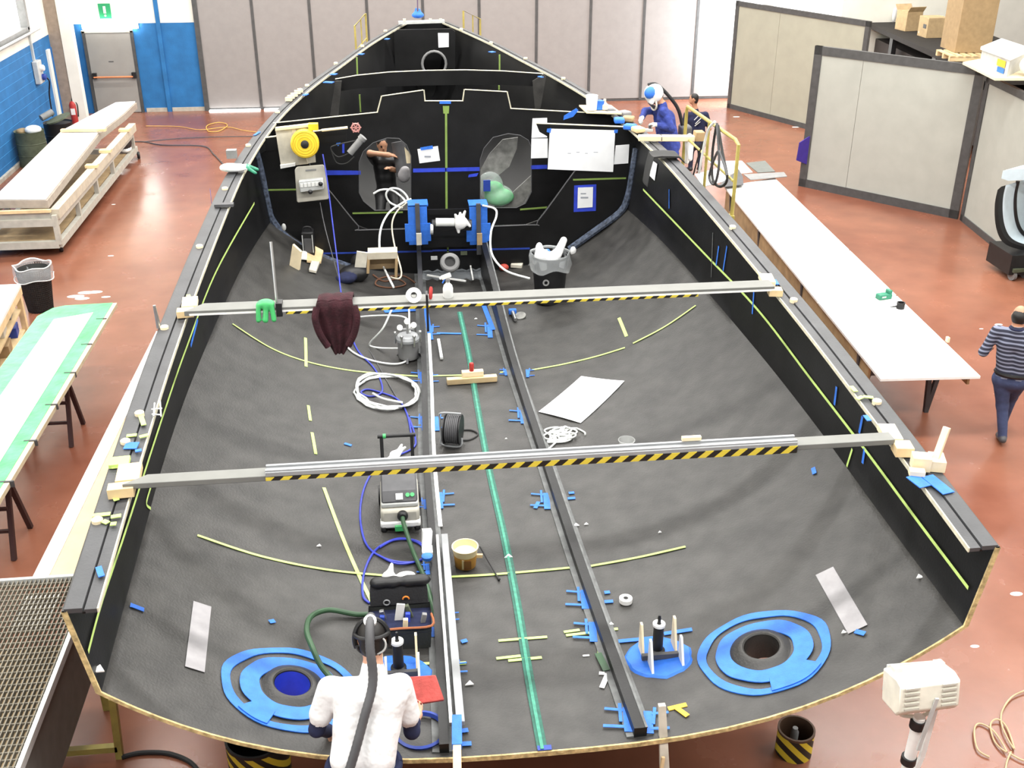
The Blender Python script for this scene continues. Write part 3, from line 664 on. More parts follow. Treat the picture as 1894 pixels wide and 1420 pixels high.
mat('frame_dark', (0.07, 0.07, 0.07), 0.5, var=0.15); mat('board_cream', (0.36, 0.355, 0.285), 0.6, var=0.05, scale=3); mat('board_grey', (0.39, 0.40, 0.36), 0.6, var=0.05, scale=3)
mat('lamp_glow', (1.0, 0.98, 0.93), 0.5, emit=26.0, var=0.0); mat('daylight', (1.0, 1.0, 1.0), 0.5, emit=2.6, var=0.0); mat('window_glow', (0.97, 1.0, 0.96), 0.5, emit=2.4, var=0.0)
mat('sign_green', (0.02, 0.30, 0.12), 0.5, var=0.05)
# back wall left of the folding doors
wb = struct('wall_back', (0, YW, 0), 'back wall, blue below and white above, around a grey fire door')
b = MB(); b.bb((-8.4, YW, 0), (-4.62, YW+0.2, 2.2)); b.build('blue_band', 'wall_blue', wb)
b = MB(); b.bb((-8.4, YW, 2.2), (-4.62, YW+0.2, 8)); b.build('upper_wall', 'wall_white', wb)
for (x0, x1) in ((-6.2, -5.68), (-5.55, -4.66)): b = MB(); b.bb((x0, YW-0.02, 0), (x1, YW+0.0, 0.1)); b.build('skirting', 'concrete', wb)
b = MB(); b.bb((-5.66, YW-0.06, 0), (-5.56, YW, 8)); b.build('pilaster', 'wall_blue', wb)
b = MB(); b.bb((-4.62, YW, 3.6), (20, YW+0.2, 8)); b.build('wall_above_doors', 'wall_white', wb)
b = MB(); b.bb((9.3, YW, 0), (10.3, YW+0.2, 3.6)); b.build('wall_beside_doors', 'wall_white', wb)
b = MB(); b.bb((12.2, YW, 0), (20, YW+0.2, 3.6)); b.build('wall_beside_gate', 'wall_white', wb)
# fire door
d1 = struct('door_1', (-6.9, YW, 0), 'grey metal fire door with a red push bar')
b = MB(); b.bb((-7.42, YW-0.05, 0.01), (-6.33, YW-0.01, 1.98)); b.build('leaf', 'door_grey', d1, bevel=0.005)
for (x, y0, y1) in ((-7.46, 0, 2.03), (-6.29, 0, 2.03)): b = MB(); b.bb((x-0.035, YW-0.06, y0), (x+0.035, YW, y1)); b.build('jamb', 'frame_dark', d1)
b = MB(); b.bb((-7.5, YW-0.06, 1.99), (-6.26, YW, 2.05)); b.build('lintel', 'beige_grey', d1)
b = MB(); b.cyl((-7.36, YW-0.13, 0.92), (-6.39, YW-0.13, 0.92), 0.022, n=10); pb = b.build('push_bar', mat('bar_red', (0.62, 0.22, 0.09), 0.4), d1)
for x in (-7.34, -6.37): b = MB(); b.bb((x-0.05, YW-0.14, 0.88), (x+0.05, YW-0.04, 1.02)); b.build('bar_end', 'black', pb)
b = MB(); b.bb((-6.95, YW-0.055, 1.28), (-6.83, YW-0.05, 1.30)); b.build('nameplate', 'grey_dark', d1)
# exit sign: green board with a white pictogram of a person and its lamp below
es = thing('exit_sign', 'green emergency exit sign with white figure above the fire door', 'sign', (-6.85, YW-0.02, 2.3))
b = MB(); b.bb((-7.0, YW-0.04, 2.31), (-6.71, YW-0.01, 2.68)); b.build('board', 'sign_green', es)
b = MB(); b.bb((-6.885, YW-0.05, 2.45), (-6.825, YW-0.04, 2.62)); b.ell((-6.855, YW-0.045, 2.40), (0.025, 0.008, 0.025)); b.build('figure', 'white', es)
b = MB(); b.bb((-7.0, YW-0.042, 2.29), (-6.71, YW-0.012, 2.32)); b.build('caption_bar', 'white', es)
lm = thing('wall_lamp', 'glaring white lamp on the wall between fire door and exit sign', 'lamp', (-6.7, YW-0.1, 2.1))
b = MB(); b.bb((-7.45, YW-0.10, 2.08), (-6.12, YW-0.03, 2.29)); b.build('diffuser', 'lamp_glow', lm, bevel=0.02)
b = MB(); b.bb((-7.47, YW-0.03, 2.08), (-6.10, YW, 2.30)); b.build('backplate', 'white', lm)
# folding doors
d2 = struct('door_2', (2, YW, 0), 'row of tall grey folding door panels')
xs = [-4.637, -3.268, -1.842, -0.40, 1.017, 2.463, 3.955, 5.378, 6.80, 8.24, 9.35]
for a, c in zip(xs[:-1], xs[1:]):
    b = MB(); b.bb((a+0.03, YW-0.06, 0.07), (c-0.03, YW-0.01, 3.6)); b.build('panel', 'panel_grey', d2, bevel=0.006)
    b = MB(); b.bb((c-0.035, YW-0.075, 0.03), (c+0.035, YW-0.005, 3.6)); b.build('seal', 'frame_dark', d2)
    b = MB(); b.bb((a, YW-0.05, 0.015), (c, YW-0.02, 0.07)); b.build('brush_strip', 'frame_dark', d2)
b = MB(); b.bb((-4.72, YW-0.09, 0), (-4.6, YW, 3.6)); b.build('post', 'frame_dark', d2)
for (a, c) in ((-4.6, -3.3), (-3.2, -2.6)): b = MB(); b.bb((a, YW-0.2, 0.002), (c, YW-0.05, 0.03)); b.build('daylight_gap', 'daylight', d2)
# bright gate behind the partitions
g = struct('door_3', (11.2, YW, 0), 'open gate full of daylight')
b = MB(); b.bb((10.3, YW+0.1, 0), (12.2, YW+0.15, 3.6)); b.build('daylight', 'daylight', g)
# left wall
XL = -7.95
ZB = at_x(20, 103, XL).z; ZW = at_x(20, 70, XL).z; YW_ = at_x(47, 40, XL).y
wl = struct('wall_left', (XL, 15, 0), 'side wall, blue below, with a bright window above')
b = MB(); b.bb((XL-0.2, -4, 0), (XL, 29.3, ZB)); b.build('blue_band', 'wall_blue', wl)
b = MB(); b.bb((XL-0.2, -4, ZB), (XL, 29.3, ZW)); b.build('sill_band', 'wall_white', wl)
b = MB(); b.bb((XL-0.2, YW_, ZW), (XL, 29.3, 8)); b.bb((XL-0.2, -4, 4.6), (XL, YW_, 8)); b.build('upper_wall', 'wall_white', wl)
for k in range(1, 11):
    b = MB(); z = 0.2*k; b.bb((XL-0.004, 18, z), (XL+0.004, 27.2, z+0.008)); b.build('course_joint', mat('joint_blue', (0.05, 0.27, 0.58), 0.8), wl)
b = MB(); b.bb((XL-0.0, 18, 0), (XL+0.06, 27, 0.08)); b.build('kerb', 'concrete', wl)
w1 = struct('window_1', (XL, 20, 2.0), 'long bright side window')
b = MB(); b.bb((XL-0.12, -4, ZW), (XL-0.1, YW_, 4.6)); b.build('pane', 'window_glow', w1)
b = MB(); b.bb((XL-0.1, 12, ZW-0.12), (XL+0.06, YW_, ZW+0.06)); b.bb((XL-0.1, YW_-0.1, ZW), (XL+0.06, YW_+0.05, 4.6)); b.build('frame', 'grey_mid', w1)
b = MB(); b.cyl((XL+0.12, 12, ZW-0.05), (XL+0.12, YW_+0.5, ZW-0.05), 0.03, n=8); b.build('rail_pipe', 'grey_light', w1)
# pillar and niche in the corner
pl = struct('trim_1', (-7.3, 27.9, 0), 'white square pillar')
q = at_z(157, 228); q2 = at_y(120, 0, q.y)
b = MB(); b.bb((q.x-0.17, q.y-0.12, 0), (q.x+0.1, q.y+0.12, 6)); b.build('shaft', 'wall_white', pl)
b = MB(); b.cyl((q.x-0.35, q.y+0.05, 0), (q.x-0.35, q.y+0.05, 6), 0.05, n=10); b.build('drain_pipe', 'concrete', pl)
b = MB(); b.bb((q.x-0.47, q.y-0.1, 0), (q.x-0.18, q.y+0.2, 6)); b.build('brick_return', mat('brown_pier', (0.30, 0.24, 0.19), 0.8), pl)
n0, n1, nz = at_x(89, 120, XL).y, at_x(109, 100, XL).y, at_x(97, 85, XL).z
nd = struct('trim_2', (XL, n0, 0), 'door frame in the blue side wall')
b = MB(); b.bb((XL, n0, 0), (XL+0.05, n0+0.2, nz)); b.build('frame', 'wall_white', nd)
b = MB(); b.bb((XL, n0+0.2, 0), (XL+0.02, n1, nz)); b.build('recess', mat('recess_blue', (0.02, 0.14, 0.40), 0.8), nd)
b = MB(); b.bb((XL, n1, 0), (XL+0.12, n1+0.25, ZB)); b.build('pilaster', mat('pilaster_blue', (0.10, 0.36, 0.60), 0.8), nd)
# right wall
wr = struct('wall_right', (17, 15, 0), 'white wall at the far right')
b = MB(); b.bb((17.0, -4, 0), (17.2, 25.6, 8)); b.build('wall_face', 'wall_white', wr)
# electric box and extinguisher
p = at_x(70, 133, XL+0.06); e = thing('socket_box', 'grey electric socket box with hanging cable on the blue wall', 'socket box', (XL, p.y, p.z-0.25))
b = MB(); b.box((XL+0.07, p.y, p.z), (0.12, 0.34, 0.5)); b.build('case', 'grey_light', e, bevel=0.015)
for dz in (-0.12, 0.08): b = MB(); b.lathe([(0.07, 0), (0.07, 0.06), (0.05, 0.08)], (XL+0.13, p.y+0.04, p.z+dz), (1, 0, 0), 14); b.build('socket', 'white' if dz > 0 else 'blue_dark', e)
b = MB(); b.tube(spline([(XL+0.16, p.y+0.05, p.z-0.12), (XL+0.2, p.y+0.25, p.z-0.25), (XL+0.1, p.y+0.4, p.z-0.6), (XL+0.08, p.y+0.42, p.z-1.1)], 6), 0.018, 6); b.build('cable', 'black', e)
b = MB(); b.bb((XL, p.y-0.03, p.z+0.25), (XL+0.05, p.y+0.03, 6)); b.build('conduit', 'grey_light', e)
q3 = at_z(143, 228); fe = thing('fire_extinguisher', 'red fire extinguisher standing beside the white pillar', 'fire extinguisher', (q3.x, q3.y-0.1, 0))
b = MB(); b.lathe([(0.0, 0.0), (0.085, 0.0), (0.09, 0.03), (0.09, 0.48), (0.06, 0.55), (0.03, 0.57)], (q3.x, q3.y-0.1, 0.0), n=20); b.build('cylinder', 'red', fe)
b = MB(); b.cyl((q3.x, q3.y-0.1, 0.56), (q3.x, q3.y-0.1, 0.63), 0.025, n=10); b.box((q3.x+0.03, q3.y-0.1, 0.65), (0.14, 0.03, 0.03)); b.build('valve', 'black', fe)
b = MB(); b.tube(spline([(q3.x, q3.y-0.1, 0.6), (q3.x+0.11, q3.y-0.14, 0.5), (q3.x+0.1, q3.y-0.16, 0.2)], 6), 0.014, 6); b.build('hose', 'black', fe)
b = MB(); b.bb((q3.x-0.05, q3.y-0.195, 0.25), (q3.x+0.05, q3.y-0.185, 0.4)); b.build('label_sticker', 'white', fe)
# ------------------------------------------------------------------ partition boards at the right
def partition(name, label, A, B, h, board, joints=(0.4,), fr=0.13):
    A = Vector((A[0], A[1], 0)); B = Vector((B[0], B[1], 0)); t = thing(name, label, 'partition', (A+B)/2, 'framed partition boards'); d = (B-A).normalized(); L = (B-A).length
    n = Vector((d.y, -d.x, 0)); n = n if n.y < 0 else -n
    ks = [0]+[j for j in joints]+[1]
    for i, (a, c) in enumerate(zip(ks[:-1], ks[1:])):
        b = MB(); p = A+d*(L*a+0.004); q = A+d*(L*c-0.004); b.bar(p+Vector((0, 0, h/2)), q+Vector((0, 0, h/2)), 0.03, h-0.05); b.build('board', board, t)
    for (p, q) in ((A+Vector((0, 0, fr/2)), B+Vector((0, 0, fr/2))), (A+Vector((0, 0, h-fr/2)), B+Vector((0, 0, h-fr/2)))): b = MB(); b.bar(p, q, 0.07, fr); b.build('rail', 'frame_dark', t)
    for p in (A+d*fr/2, B-d*fr/2): b = MB(); b.bar(p+Vector((0, 0, 0.005)), p+Vector((0, 0, h)), fr, 0.07, 0, n); b.build('stile', 'frame_dark', t)
    return t
a = at_z(1346, 199); c = at_z(1580, 262)
partition('partition_board', 'cream partition board in a dark frame, far one beside the bright folding doors', a, c, 2.68, 'board_cream', (0.36,), 0.12)
a = at_z(1478, 343); c = at_z(1771, 405)
partition('partition_board', 'pale grey partition board in a dark frame, standing in front of the cardboard boxes', a, c, 2.74, 'board_grey', (0.31,), 0.16)
c2 = at_z(1850, 468); dd = (c2-c).normalized(); c3 = c+dd*5.5
partition('partition_board', 'pale grey partition board behind the curved mould at the right edge', c+dd*0.06+Vector((0.05, 0, 0)), c3, 2.6, 'board_grey', (0.5,), 0.12)
pc = at_z(1474, 262, 0.9); b = MB(); b.prism([(pc.x, pc.y-0.1, 0.55), (pc.x+0.25, pc.y-0.1, 0.45), (pc.x+0.45, pc.y-0.1, 0.8), (pc.x+0.25, pc.y-0.1, 1.05), (pc.x+0.02, pc.y-0.1, 0.9)], (0, 0.03, 0)); tag(b.build('cloth', 'purple'), 'dark purple cloth hanging at the edge of the partition board', 'cloth')
# ------------------------------------------------------------------ rack with boxes behind the partitions
ZR = 1.92; RA = at_z(1578, 30, ZR); RB_ = at_z(1808, 132, ZR); rd = (RB_-RA); rd.z = 0; RL = rd.length; rd.normalize(); rn = Vector((-rd.y, rd.x, 0)); rn = rn if rn.x > 0 else -rn; ra = math.atan2(rd.y, rd.x)
rk = thing('storage_rack', 'dark storage rack loaded with boxes behind the partition boards', 'rack', ((RA+RB_)/2).xy.to_3d())
def rp(a, d, z=0.0): q = RA+rd*(RL*a)+rn*d; return Vector((q.x, q.y, z))
b = MB(); b.prism([rp(-0.02, 0, ZR), rp(1.1, 0, ZR), rp(1.1, 2.4, ZR), rp(-0.02, 2.4, ZR)], (0, 0, -0.12)); b.build('shelf', mat('shelf_dark', (0.02, 0.017, 0.015), 0.8), rk)
b = MB(); b.prism([rp(-0.02, 2.3, 0), rp(1.1, 2.3, 0), rp(1.1, 2.4, 0), rp(-0.02, 2.4, 0)], (0, 0, ZR-0.15)); b.build('back_panel', mat('rack_back', (0.10, 0.095, 0.09), 0.8), rk)
for a in (0.0, 0.36, 0.7, 1.05): b = MB(); b.prism([rp(a, 0.02), rp(a+0.025, 0.02), rp(a+0.025, 0.14), rp(a, 0.14)], (0, 0, ZR-0.12)); b.build('upright', 'black', rk)
b = MB(); b.prism([rp(-0.04, 0.0), rp(-0.02, 0.0), rp(-0.02, 0.14), rp(-0.04, 0.14)], (0, 0, ZR+1.2)); b.build('end_post', 'black', rk)
b = MB(); b.prism([rp(0.03, 0.3, 0.3), rp(1.05, 0.3, 0.3), rp(1.05, 1.2, 0.3), rp(0.03, 1.2, 0.3)], (0, 0, 1.2)); b.build('stored_load', mat('load_dark', (0.035, 0.028, 0.026), 0.8), rk)
def carton(u, v, w, h, d, m, label, rot=0.0, open_top=False, name='cardboard_box', base=0.0, slot=False):
    p = at_z(u, v, ZR+base); t = thing(name, label, 'box', p); M = rotz(ra+rot); c = p+M @ Vector((0, d/2, 0))
    b = MB(); b.box(c+Vector((0, 0, h/2)), (w, d, h), M); b.build('body', m, t, bevel=0.008)
    b = MB(); b.box(c+Vector((0, 0, h+0.004)), (w*0.14, d, 0.006), M); b.build('tape', 'pine', t)
    if slot: b = MB(); b.box(c+M @ Vector((w*0.2, -d/2-0.004, h*0.55)), (w*0.3, 0.01, h*0.2), M); b.build('handle_hole', 'frame_dark', t)
    if open_top:
        for s_ in (-1, 1): b = MB(); b.box(c+M @ Vector((s_*(w/2+0.05), 0, h+0.06)), (0.16, d, 0.01), M @ Matrix.Rotation(-s_*0.9, 3, 'Y')); b.build('flap', m, t)
    return t
carton(1664, 56, 0.46, 0.48, 0.46, 'cardboard', 'open cardboard box with flaps up, on the rack left of the tall carton', 0.25, True)
carton(1704, 68, 0.48, 0.48, 0.5, 'cardboard', 'cardboard box with dark handle hole, next to the tall carton on the rack', 0.1, False, slot=True)
carton(1700, 22, 0.5, 0.34, 0.4, mat('dull_box', (0.20, 0.16, 0.13), 0.8), 'dull brown box standing behind the box with the handle hole', 0.0)  # box of an even dull brown
carton(1632, 36, 0.34, 0.30, 0.35, mat('pale_box', (0.55, 0.47, 0.37), 0.8), 'small pale open box, leftmost on the rack', 0.2, True)
carton(1752, 92, 0.85, 1.9, 0.8, 'carton_brown', 'very tall plain brown carton standing on a pallet on the rack', 0.0, base=0.13)
pm_ = at_z(1748, 97, ZR+0.13); M = rotz(ra); pt = thing('pallet', 'light wooden pallet under the very tall brown carton', 'pallet', Vector((pm_.x, pm_.y, ZR)))
for k in (-1, 0, 1): b = MB(); b.box(pm_+M @ Vector((k*0.36, 0.36, -0.075)), (0.08, 0.8, 0.10), M); b.build('block', 'pine', pt)
for k in range(5): b = MB(); b.box(pm_+M @ Vector((0, 0.02+0.17*k, -0.013)), (0.84, 0.11, 0.022), M); b.build('slat', 'pine', pt)
for (u, v, lab) in ((1652, 42, 'white wrapping strip standing beside the open box on the rack'), (1702, 66, 'white wrapping scrap below the box with the handle hole'), (1612, 26, 'white bright scrap at the rack end by the dark post')):
    p = at_z(u, v, ZR); h_ = 0.2 if u == 1652 else 0.09
    tag(skin_object('wrapping_scrap', [('e', (p+Vector((0, 0, h_)), (0.06, 0.05, h_)), 0), ('e', (p+Vector((0.04, 0.02, h_*1.6)), (0.05, 0.04, 0.05)), 0)], ['white'], None, 0.02, smooth_it=1), lab, 'wrapping', 'white scraps on the rack')
# box on a white plank resting on the third partition
pp = at_y(1840, 128, 15.5); zz = 2.76
P0 = at_z(1780, 121, zz); t = thing('plank', 'wide white plank lying on top of the right-hand partition board', 'plank', at_z(1880, 135, zz))
quad = [at_z(1780, 119, zz), at_z(1840, 149, zz), at_z(1990, 149, zz), at_z(1960, 106, zz), at_z(1830, 110, zz)]
b = MB(); b.prism(quad, (0, 0, 0.04)); b.build('board', 'palewood', t)
q0 = at_z(1811, 122, zz+0.04); q1 = at_z(1862, 142, zz+0.04); dx = (q1-q0); hh = at_y(1811, 92, q0.y).z-q0.z
bx = thing('equipment_box', 'grey box with orange and blue label, on the white plank at right', 'box', q0+dx/2)
side = Vector((dx.x, dx.y, 0)); nrm = Vector((0.75, 0.75, 0))*1.0
base = [q0, q0+side, q0+side+nrm, q0+nrm]
b = MB(); b.prism(base, (0, 0, hh)); b.build('body', 'grey_light', bx)
b = MB(); b.prism([p+Vector((0, 0, hh)) for p in [q0-side*0.04-nrm*0.04, q0+side*1.04-nrm*0.04, q0+side*1.04+nrm*1.04, q0-side*0.04+nrm*1.04]], (0, 0, 0.05)); b.build('lid', 'white', bx)
nn = Vector((side.y, -side.x, 0)).normalized()*0.012; nn = nn if nn.x < 0 else -nn
for (a0, a1, h0, h1, mm) in ((0.62, 0.9, 0.45, 0.85, 'orange'), (0.66, 0.9, 0.1, 0.4, 'blue_tape')):
    b = MB(); b.prism([q0+side*a0+nn+Vector((0, 0, hh*h0)), q0+side*a1+nn+Vector((0, 0, hh*h0)), q0+side*a1+nn+Vector((0, 0, hh*h1)), q0+side*a0+nn+Vector((0, 0, hh*h1))], (0, 0, 0.001) if False else nn*0.3); b.build('label_print', 'yellow_tape' if mm == 'orange' else 'blue_tape', bx)
sk = at_z(1885, 140, zz+0.04)
tag(skin_object('white_sack', [('e', (sk+Vector((0.16, -0.04, 0.17)), (0.2, 0.16, 0.16)), 0), ('e', (sk+Vector((0.34, 0.0, 0.15)), (0.22, 0.16, 0.13)), 0)], ['white'], None, 0.02), 'white sack beside the grey box on the plank', 'sack')
# curved mould on a trolley at the right edge
y0 = 14.6; base = at_z(1868, 520); t = thing('curved_mould', 'curved mould with ice-blue glossy inside and black rim on a trolley', 'mould', (base.x+0.5, base.y, 0))
def mp(u, v): return at_y(u, v, base.y+0.25)
prof = [(1852, 345), (1847, 370), (1847, 400), (1852, 425), (1862, 442), (1880, 452), (1910, 458), (1960, 460)]
P = spline([mp(u, v) for (u, v) in prof], 4); dp = Vector((0.95, 0.55, 0)).normalized()
b = MB(); b.slab([[p+dp*0.12, p+dp*0.5, p+dp*1.6] for p in P], (0.03, -0.0, -0.03)); b.build('curved_skin', 'ice_blue', t)
b = MB(); b.slab([[p, p+dp*0.12] for p in P], (-0.05, 0, -0.05)); b.build('rim', 'black', t)
b = MB(); b.tube([p+dp*0.42+Vector((0.015, -0.01, 0.02)) for p in P], 0.03, 8); b.build('seam', 'black', t)
tp = mp(1852, 330); b = MB(); b.prism([tp+Vector((0, 0, 0.0)), tp+Vector((0.0, 0, 0.12)), tp+Vector((0.12, 0, 0.14)), tp+Vector((1.2, 0, 0.14)), tp+Vector((1.2, 0, -0.02)), tp+Vector((0.12, 0, -0.04))], dp*0.5); b.build('top_flange', 'ice_blue', t)
zb = mp(1862, 452).z
b = MB(); b.bb((base.x-0.05, base.y, zb-0.42), (base.x+1.5, base.y+0.7, zb-0.1)); b.build('trolley_bed', 'black', t)
for dx in (0.0, 0.25, 0.6): 
    b = MB(); b.lathe([(0.08, -0.025), (0.08, 0.025)], (base.x+dx+0.05, base.y+0.05+dx*0.3, 0.08), (1, 0.2, 0), 16); b.build('castor', 'grey_mid', t)
b = MB(); b.bar((base.x, base.y, 0.18), (base.x+1.4, base.y+0.2, 0.18), 0.08, 0.06); b.bar((base.x, base.y+0.6, 0.18), (base.x+1.4, base.y+0.6, 0.18), 0.08, 0.06)
for dx in (0.02, 1.3):
    for dy in (0.05, 0.6): b.bar((base.x+dx, base.y+dy, 0.14), (base.x+dx, base.y+dy, max(zb-0.3, 0.3)), 0.06, 0.06)
b.build('trolley_frame', 'olive', t)
# ================================================================== THINGS ON AND IN THE HULL
def coil(c, r, turns, rt, n=28, jit=0.06, dz=0.012, squash=1.0, surf=None):
    pts = []; N = int(turns*n)
    for i in range(N+1):
        t = 2*PI*i/n; rr = r*(1+jit*math.sin(i*0.37)*0.6+random.uniform(-jit, jit)*0.25)
        x, y = c[0]+rr*math.cos(t), c[1]+rr*math.sin(t)*squash
        z = (surf(x, y) if surf else c[2])+rt+dz*(i/n)*0.5
        pts.append(Vector((x, y, z)))
    return pts
def on_floor_path(pts, r, n=8): return spline([on_hull(u, v)+Vector((0, 0, r)) for (u, v) in pts], n)
def simple(b, name, m, label, cat, group=None, **kw): return tag(b.build(name, m, **kw), label, cat, group)
# ---- the two cross beams resting on blocks on the side decks
def deck_y(y): return sheer(y)+0.014
def cross_beam(label, y, u0, u1, w, h, z):
    pa = at_y(u0[0], u0[1], y); pb = at_y(u1[0], u1[1], y); t = thing('cross_beam', label, 'beam', ((pa.x+pb.x)/2, y, z), 'alloy beams across the hull')
    sl = 0.10
    b = MB(); lo, hi = z, z+h
    for (yy) in (0,):
        b.prism([(pa.x-sl*0.4, y-w/2, lo), (pb.x, y-w/2, lo), (pb.x, y+w/2, lo), (pa.x+sl, y+w/2, lo)], (0, 0, h))
    b.build('bar', 'alu', t, bevel=0.004); return t, pa, pb
yn = at_z(946, 856, 2.46).y; zn = deck_y(yn)+0.05
B1, pa, pb = cross_beam('near alloy beam across the hull, with a second hazard-striped rail on it', yn, (240, 885), (1650, 805), 0.11, 0.04, zn)
xa = at_y(492, 880, yn-0.05).x; xb = at_y(1472, 826, yn-0.05).x
b = MB(); b.bb((xa, yn-0.075, zn+0.042), (xb, yn+0.02, zn+0.075)); b.build('rail', 'alu_bright', B1, bevel=0.004)
b = MB(); b.bb((xa, yn-0.01, zn+0.075), (xb, yn+0.01, zn+0.088)); b.bb((xa, yn-0.065, zn+0.075), (xb, yn-0.045, zn+0.085)); b.build('rail_lip', 'alu_bright', B1)
b = MB(); b.prism([(xa, yn-0.075, zn+0.018), (xb, yn-0.075, zn-0.004), (xb, yn-0.075, zn+0.05), (xa, yn-0.075, zn+0.04)], (0, -0.006, 0)); b.build('hazard_tape', 'hazard', B1)
yf = at_z(890, 552, 2.585).y; zf = deck_y(yf)+0.05
B2, pa2, pb2 = cross_beam('far alloy beam across the hull, with tools and a maroon sweater on it', yf, (352, 570), (1428, 522), 0.17, 0.045, zf)
b = MB(); b.bb((pa2.x, yf-0.087, zf+0.002), (pb2.x, yf-0.085, zf+0.02)); b.build('front_highlight', 'white_gloss', B2)  # thin white sheet painted as the highlight on the bar's lower front
xa = at_y(528, 571, yf-0.09).x; xb = at_y(1292, 541, yf-0.09).x
b = MB(); b.bb((xa, yf-0.092, zf-0.018), (xb, yf-0.02, zf+0.004)); b.build('hazard_tape', 'hazard', B2)
# packing blocks
def block(p, size, rz, m, label):
    b = MB(); b.box(Vector(p)+Vector((0, 0, size[2]/2)), size, rotz(rz)); return tag(b.build('packing_block', m, bevel=0.003), label, 'wooden block', 'wooden blocks under the beams')
def dk(u, v, lift=0.0): p = on_deck(u, v, 0.014); p.z = sheer(p.y)+0.014+lift; return p
block(dk(240, 883), (0.15, 0.22, 0.048), 0.1, 'pine', 'wooden block under the left end of the near beam')
block(dk(226, 915), (0.16, 0.09, 0.07), 0.1, 'pine', 'small wooden block just below the near beam, left side, with lime tape')
block(dk(1645, 808), (0.12, 0.22, 0.048), -0.15, 'palewood', 'wooden block under the right end of the near beam')
block(dk(1668, 838), (0.12, 0.12, 0.07), -0.15, 'pine', 'small wooden block just below the near beam, right side')
block(dk(352, 566), (0.13, 0.22, 0.048), 0.1, 'palewood', 'wooden block under the left end of the far beam')
block(dk(344, 584), (0.14, 0.10, 0.06), 0.1, 'pine', 'small wooden block just below the far beam, left side')
block(dk(1418, 522), (0.12, 0.22, 0.048), -0.15, 'palewood', 'wooden block under the right end of the far beam')
block(dk(1433, 545), (0.12, 0.10, 0.06), -0.15, 'pine', 'small wooden block just below the far beam, right side')
block(dk(222, 858), (0.13, 0.11, 0.03), 0.1, 'lime_tape', 'lime taped block on the left side deck above the near beam')
# alignment jig on the right side deck
p = dk(1714, 868); t = thing('wooden_jig', 'pale wooden jig with a leaning stick on blue tape, right side deck', 'jig', p)
b = MB(); b.box(p+Vector((-0.04, 0.02, 0.05)), (0.12, 0.1, 0.1), rotz(-0.3)); b.build('left_block', 'palewood', t, bevel=0.003)
b = MB(); b.box(p+Vector((0.07, 0.02, 0.04)), (0.10, 0.14, 0.08), rotz(-0.3)); b.build('right_block', 'palewood', t, bevel=0.003)
b = MB(); b.box(p+Vector((-0.10, -0.06, 0.02)), (0.1, 0.06, 0.04), rotz(-0.3)); b.build('foot', 'palewood', t, bevel=0.003)
b = MB(); b.bar(p+Vector((0.04, 0.0, 0.02)), p+Vector((0.12, 0.06, 0.28)), 0.045, 0.03); b.build('stick', 'palewood', t, bevel=0.003)
# ---- on the far beam
zt = zf+0.045
def fb(u, v, dy=0.0): q = at_y(u, v, yf+dy); q.z = zt; return q
# maroon sweater hanging over the far beam
x0, x1 = at_y(588, 545, yf).x, at_y(652, 545, yf).x; rows = []
drop = [(0.12, -0.13), (0.115, -0.04), (0.10, 0.035), (0.0, 0.045), (-0.10, 0.035), (-0.12, -0.02), (-0.11, -0.10), (-0.115, -0.20), (-0.12, -0.30), (-0.12, -0.38), (-0.12, -0.44)]
for k, (dy, dz) in enumerate(drop):
    row = []; s = [1, 1, 1, 1, 1, 1.12, 1.12, 0.95, 0.75, 0.5, 0.3][k]
    for i in range(13):
        q = i/12-0.5; xx = (x0+x1)/2+(x1-x0)*q*s+0.01*math.sin(k*0.9); row.append(Vector((xx, yf+dy-0.018*math.sin(i*1.5+k*0.5)-0.0, zt+dz-0.02*abs(q)*(k > 6))))
    rows.append(row)
b = MB(); b.slab(rows, (0, 0.018, 0.014)); t = thing('sweater', 'dark maroon sweater hung over the far beam', 'sweater', ((x0+x1)/2, yf, zt-0.3)); o = b.build('body', 'maroon', t, sub=1)
for sgn in (-1, 1):
    xs_ = (x0 if sgn < 0 else x1); b = MB(); b.tube(spline([(xs_+sgn*0.01, yf-0.10, zt-0.01), (xs_+sgn*0.03, yf-0.135, zt-0.10), (xs_+sgn*0.0, yf-0.14, zt-0.24), (xs_-sgn*0.06, yf-0.14, zt-0.36)], 5), 0.03, 10, radii=None); b.build('sleeve', 'maroon', t)
# green glove-like bag
p = fb(492, 565, -0.06); tag(skin_object('green_bag', [('e', (p+Vector((0, 0, 0.03)), (0.075, 0.05, 0.04)), 0), ('c', (p+Vector((-0.06, -0.03, 0.03)), 0.02, p+Vector((-0.07, -0.05, -0.10)), 0.022), 0), ('c', (p+Vector((0.05, -0.03, 0.03)), 0.02, p+Vector((0.06, -0.05, -0.10)), 0.022), 0), ('c', (p+Vector((0, -0.035, 0.0)), 0.02, p+Vector((-0.01, -0.055, -0.10)), 0.025), 0)], ['green_bright'], None, 0.009), 'crumpled bright green bag draped over the far beam', 'bag')
# upright rod clamped to the far beam
p = fb(512, 560, -0.03); q = at_y(501, 447, yf+0.12); t = thing('upright_rod', 'thin grey rod clamped upright to the far beam', 'rod', p)
b = MB(); b.cyl(p+Vector((0, 0, -0.03)), q, 0.012, n=10); b.build('rod', 'steel', t)
b = MB(); b.box(p+Vector((0.02, -0.055, -0.02)), (0.05, 0.03, 0.12)); b.box(p+Vector((0.02, 0, 0.015)), (0.05, 0.13, 0.02)); b.build('clamp', 'black', t)
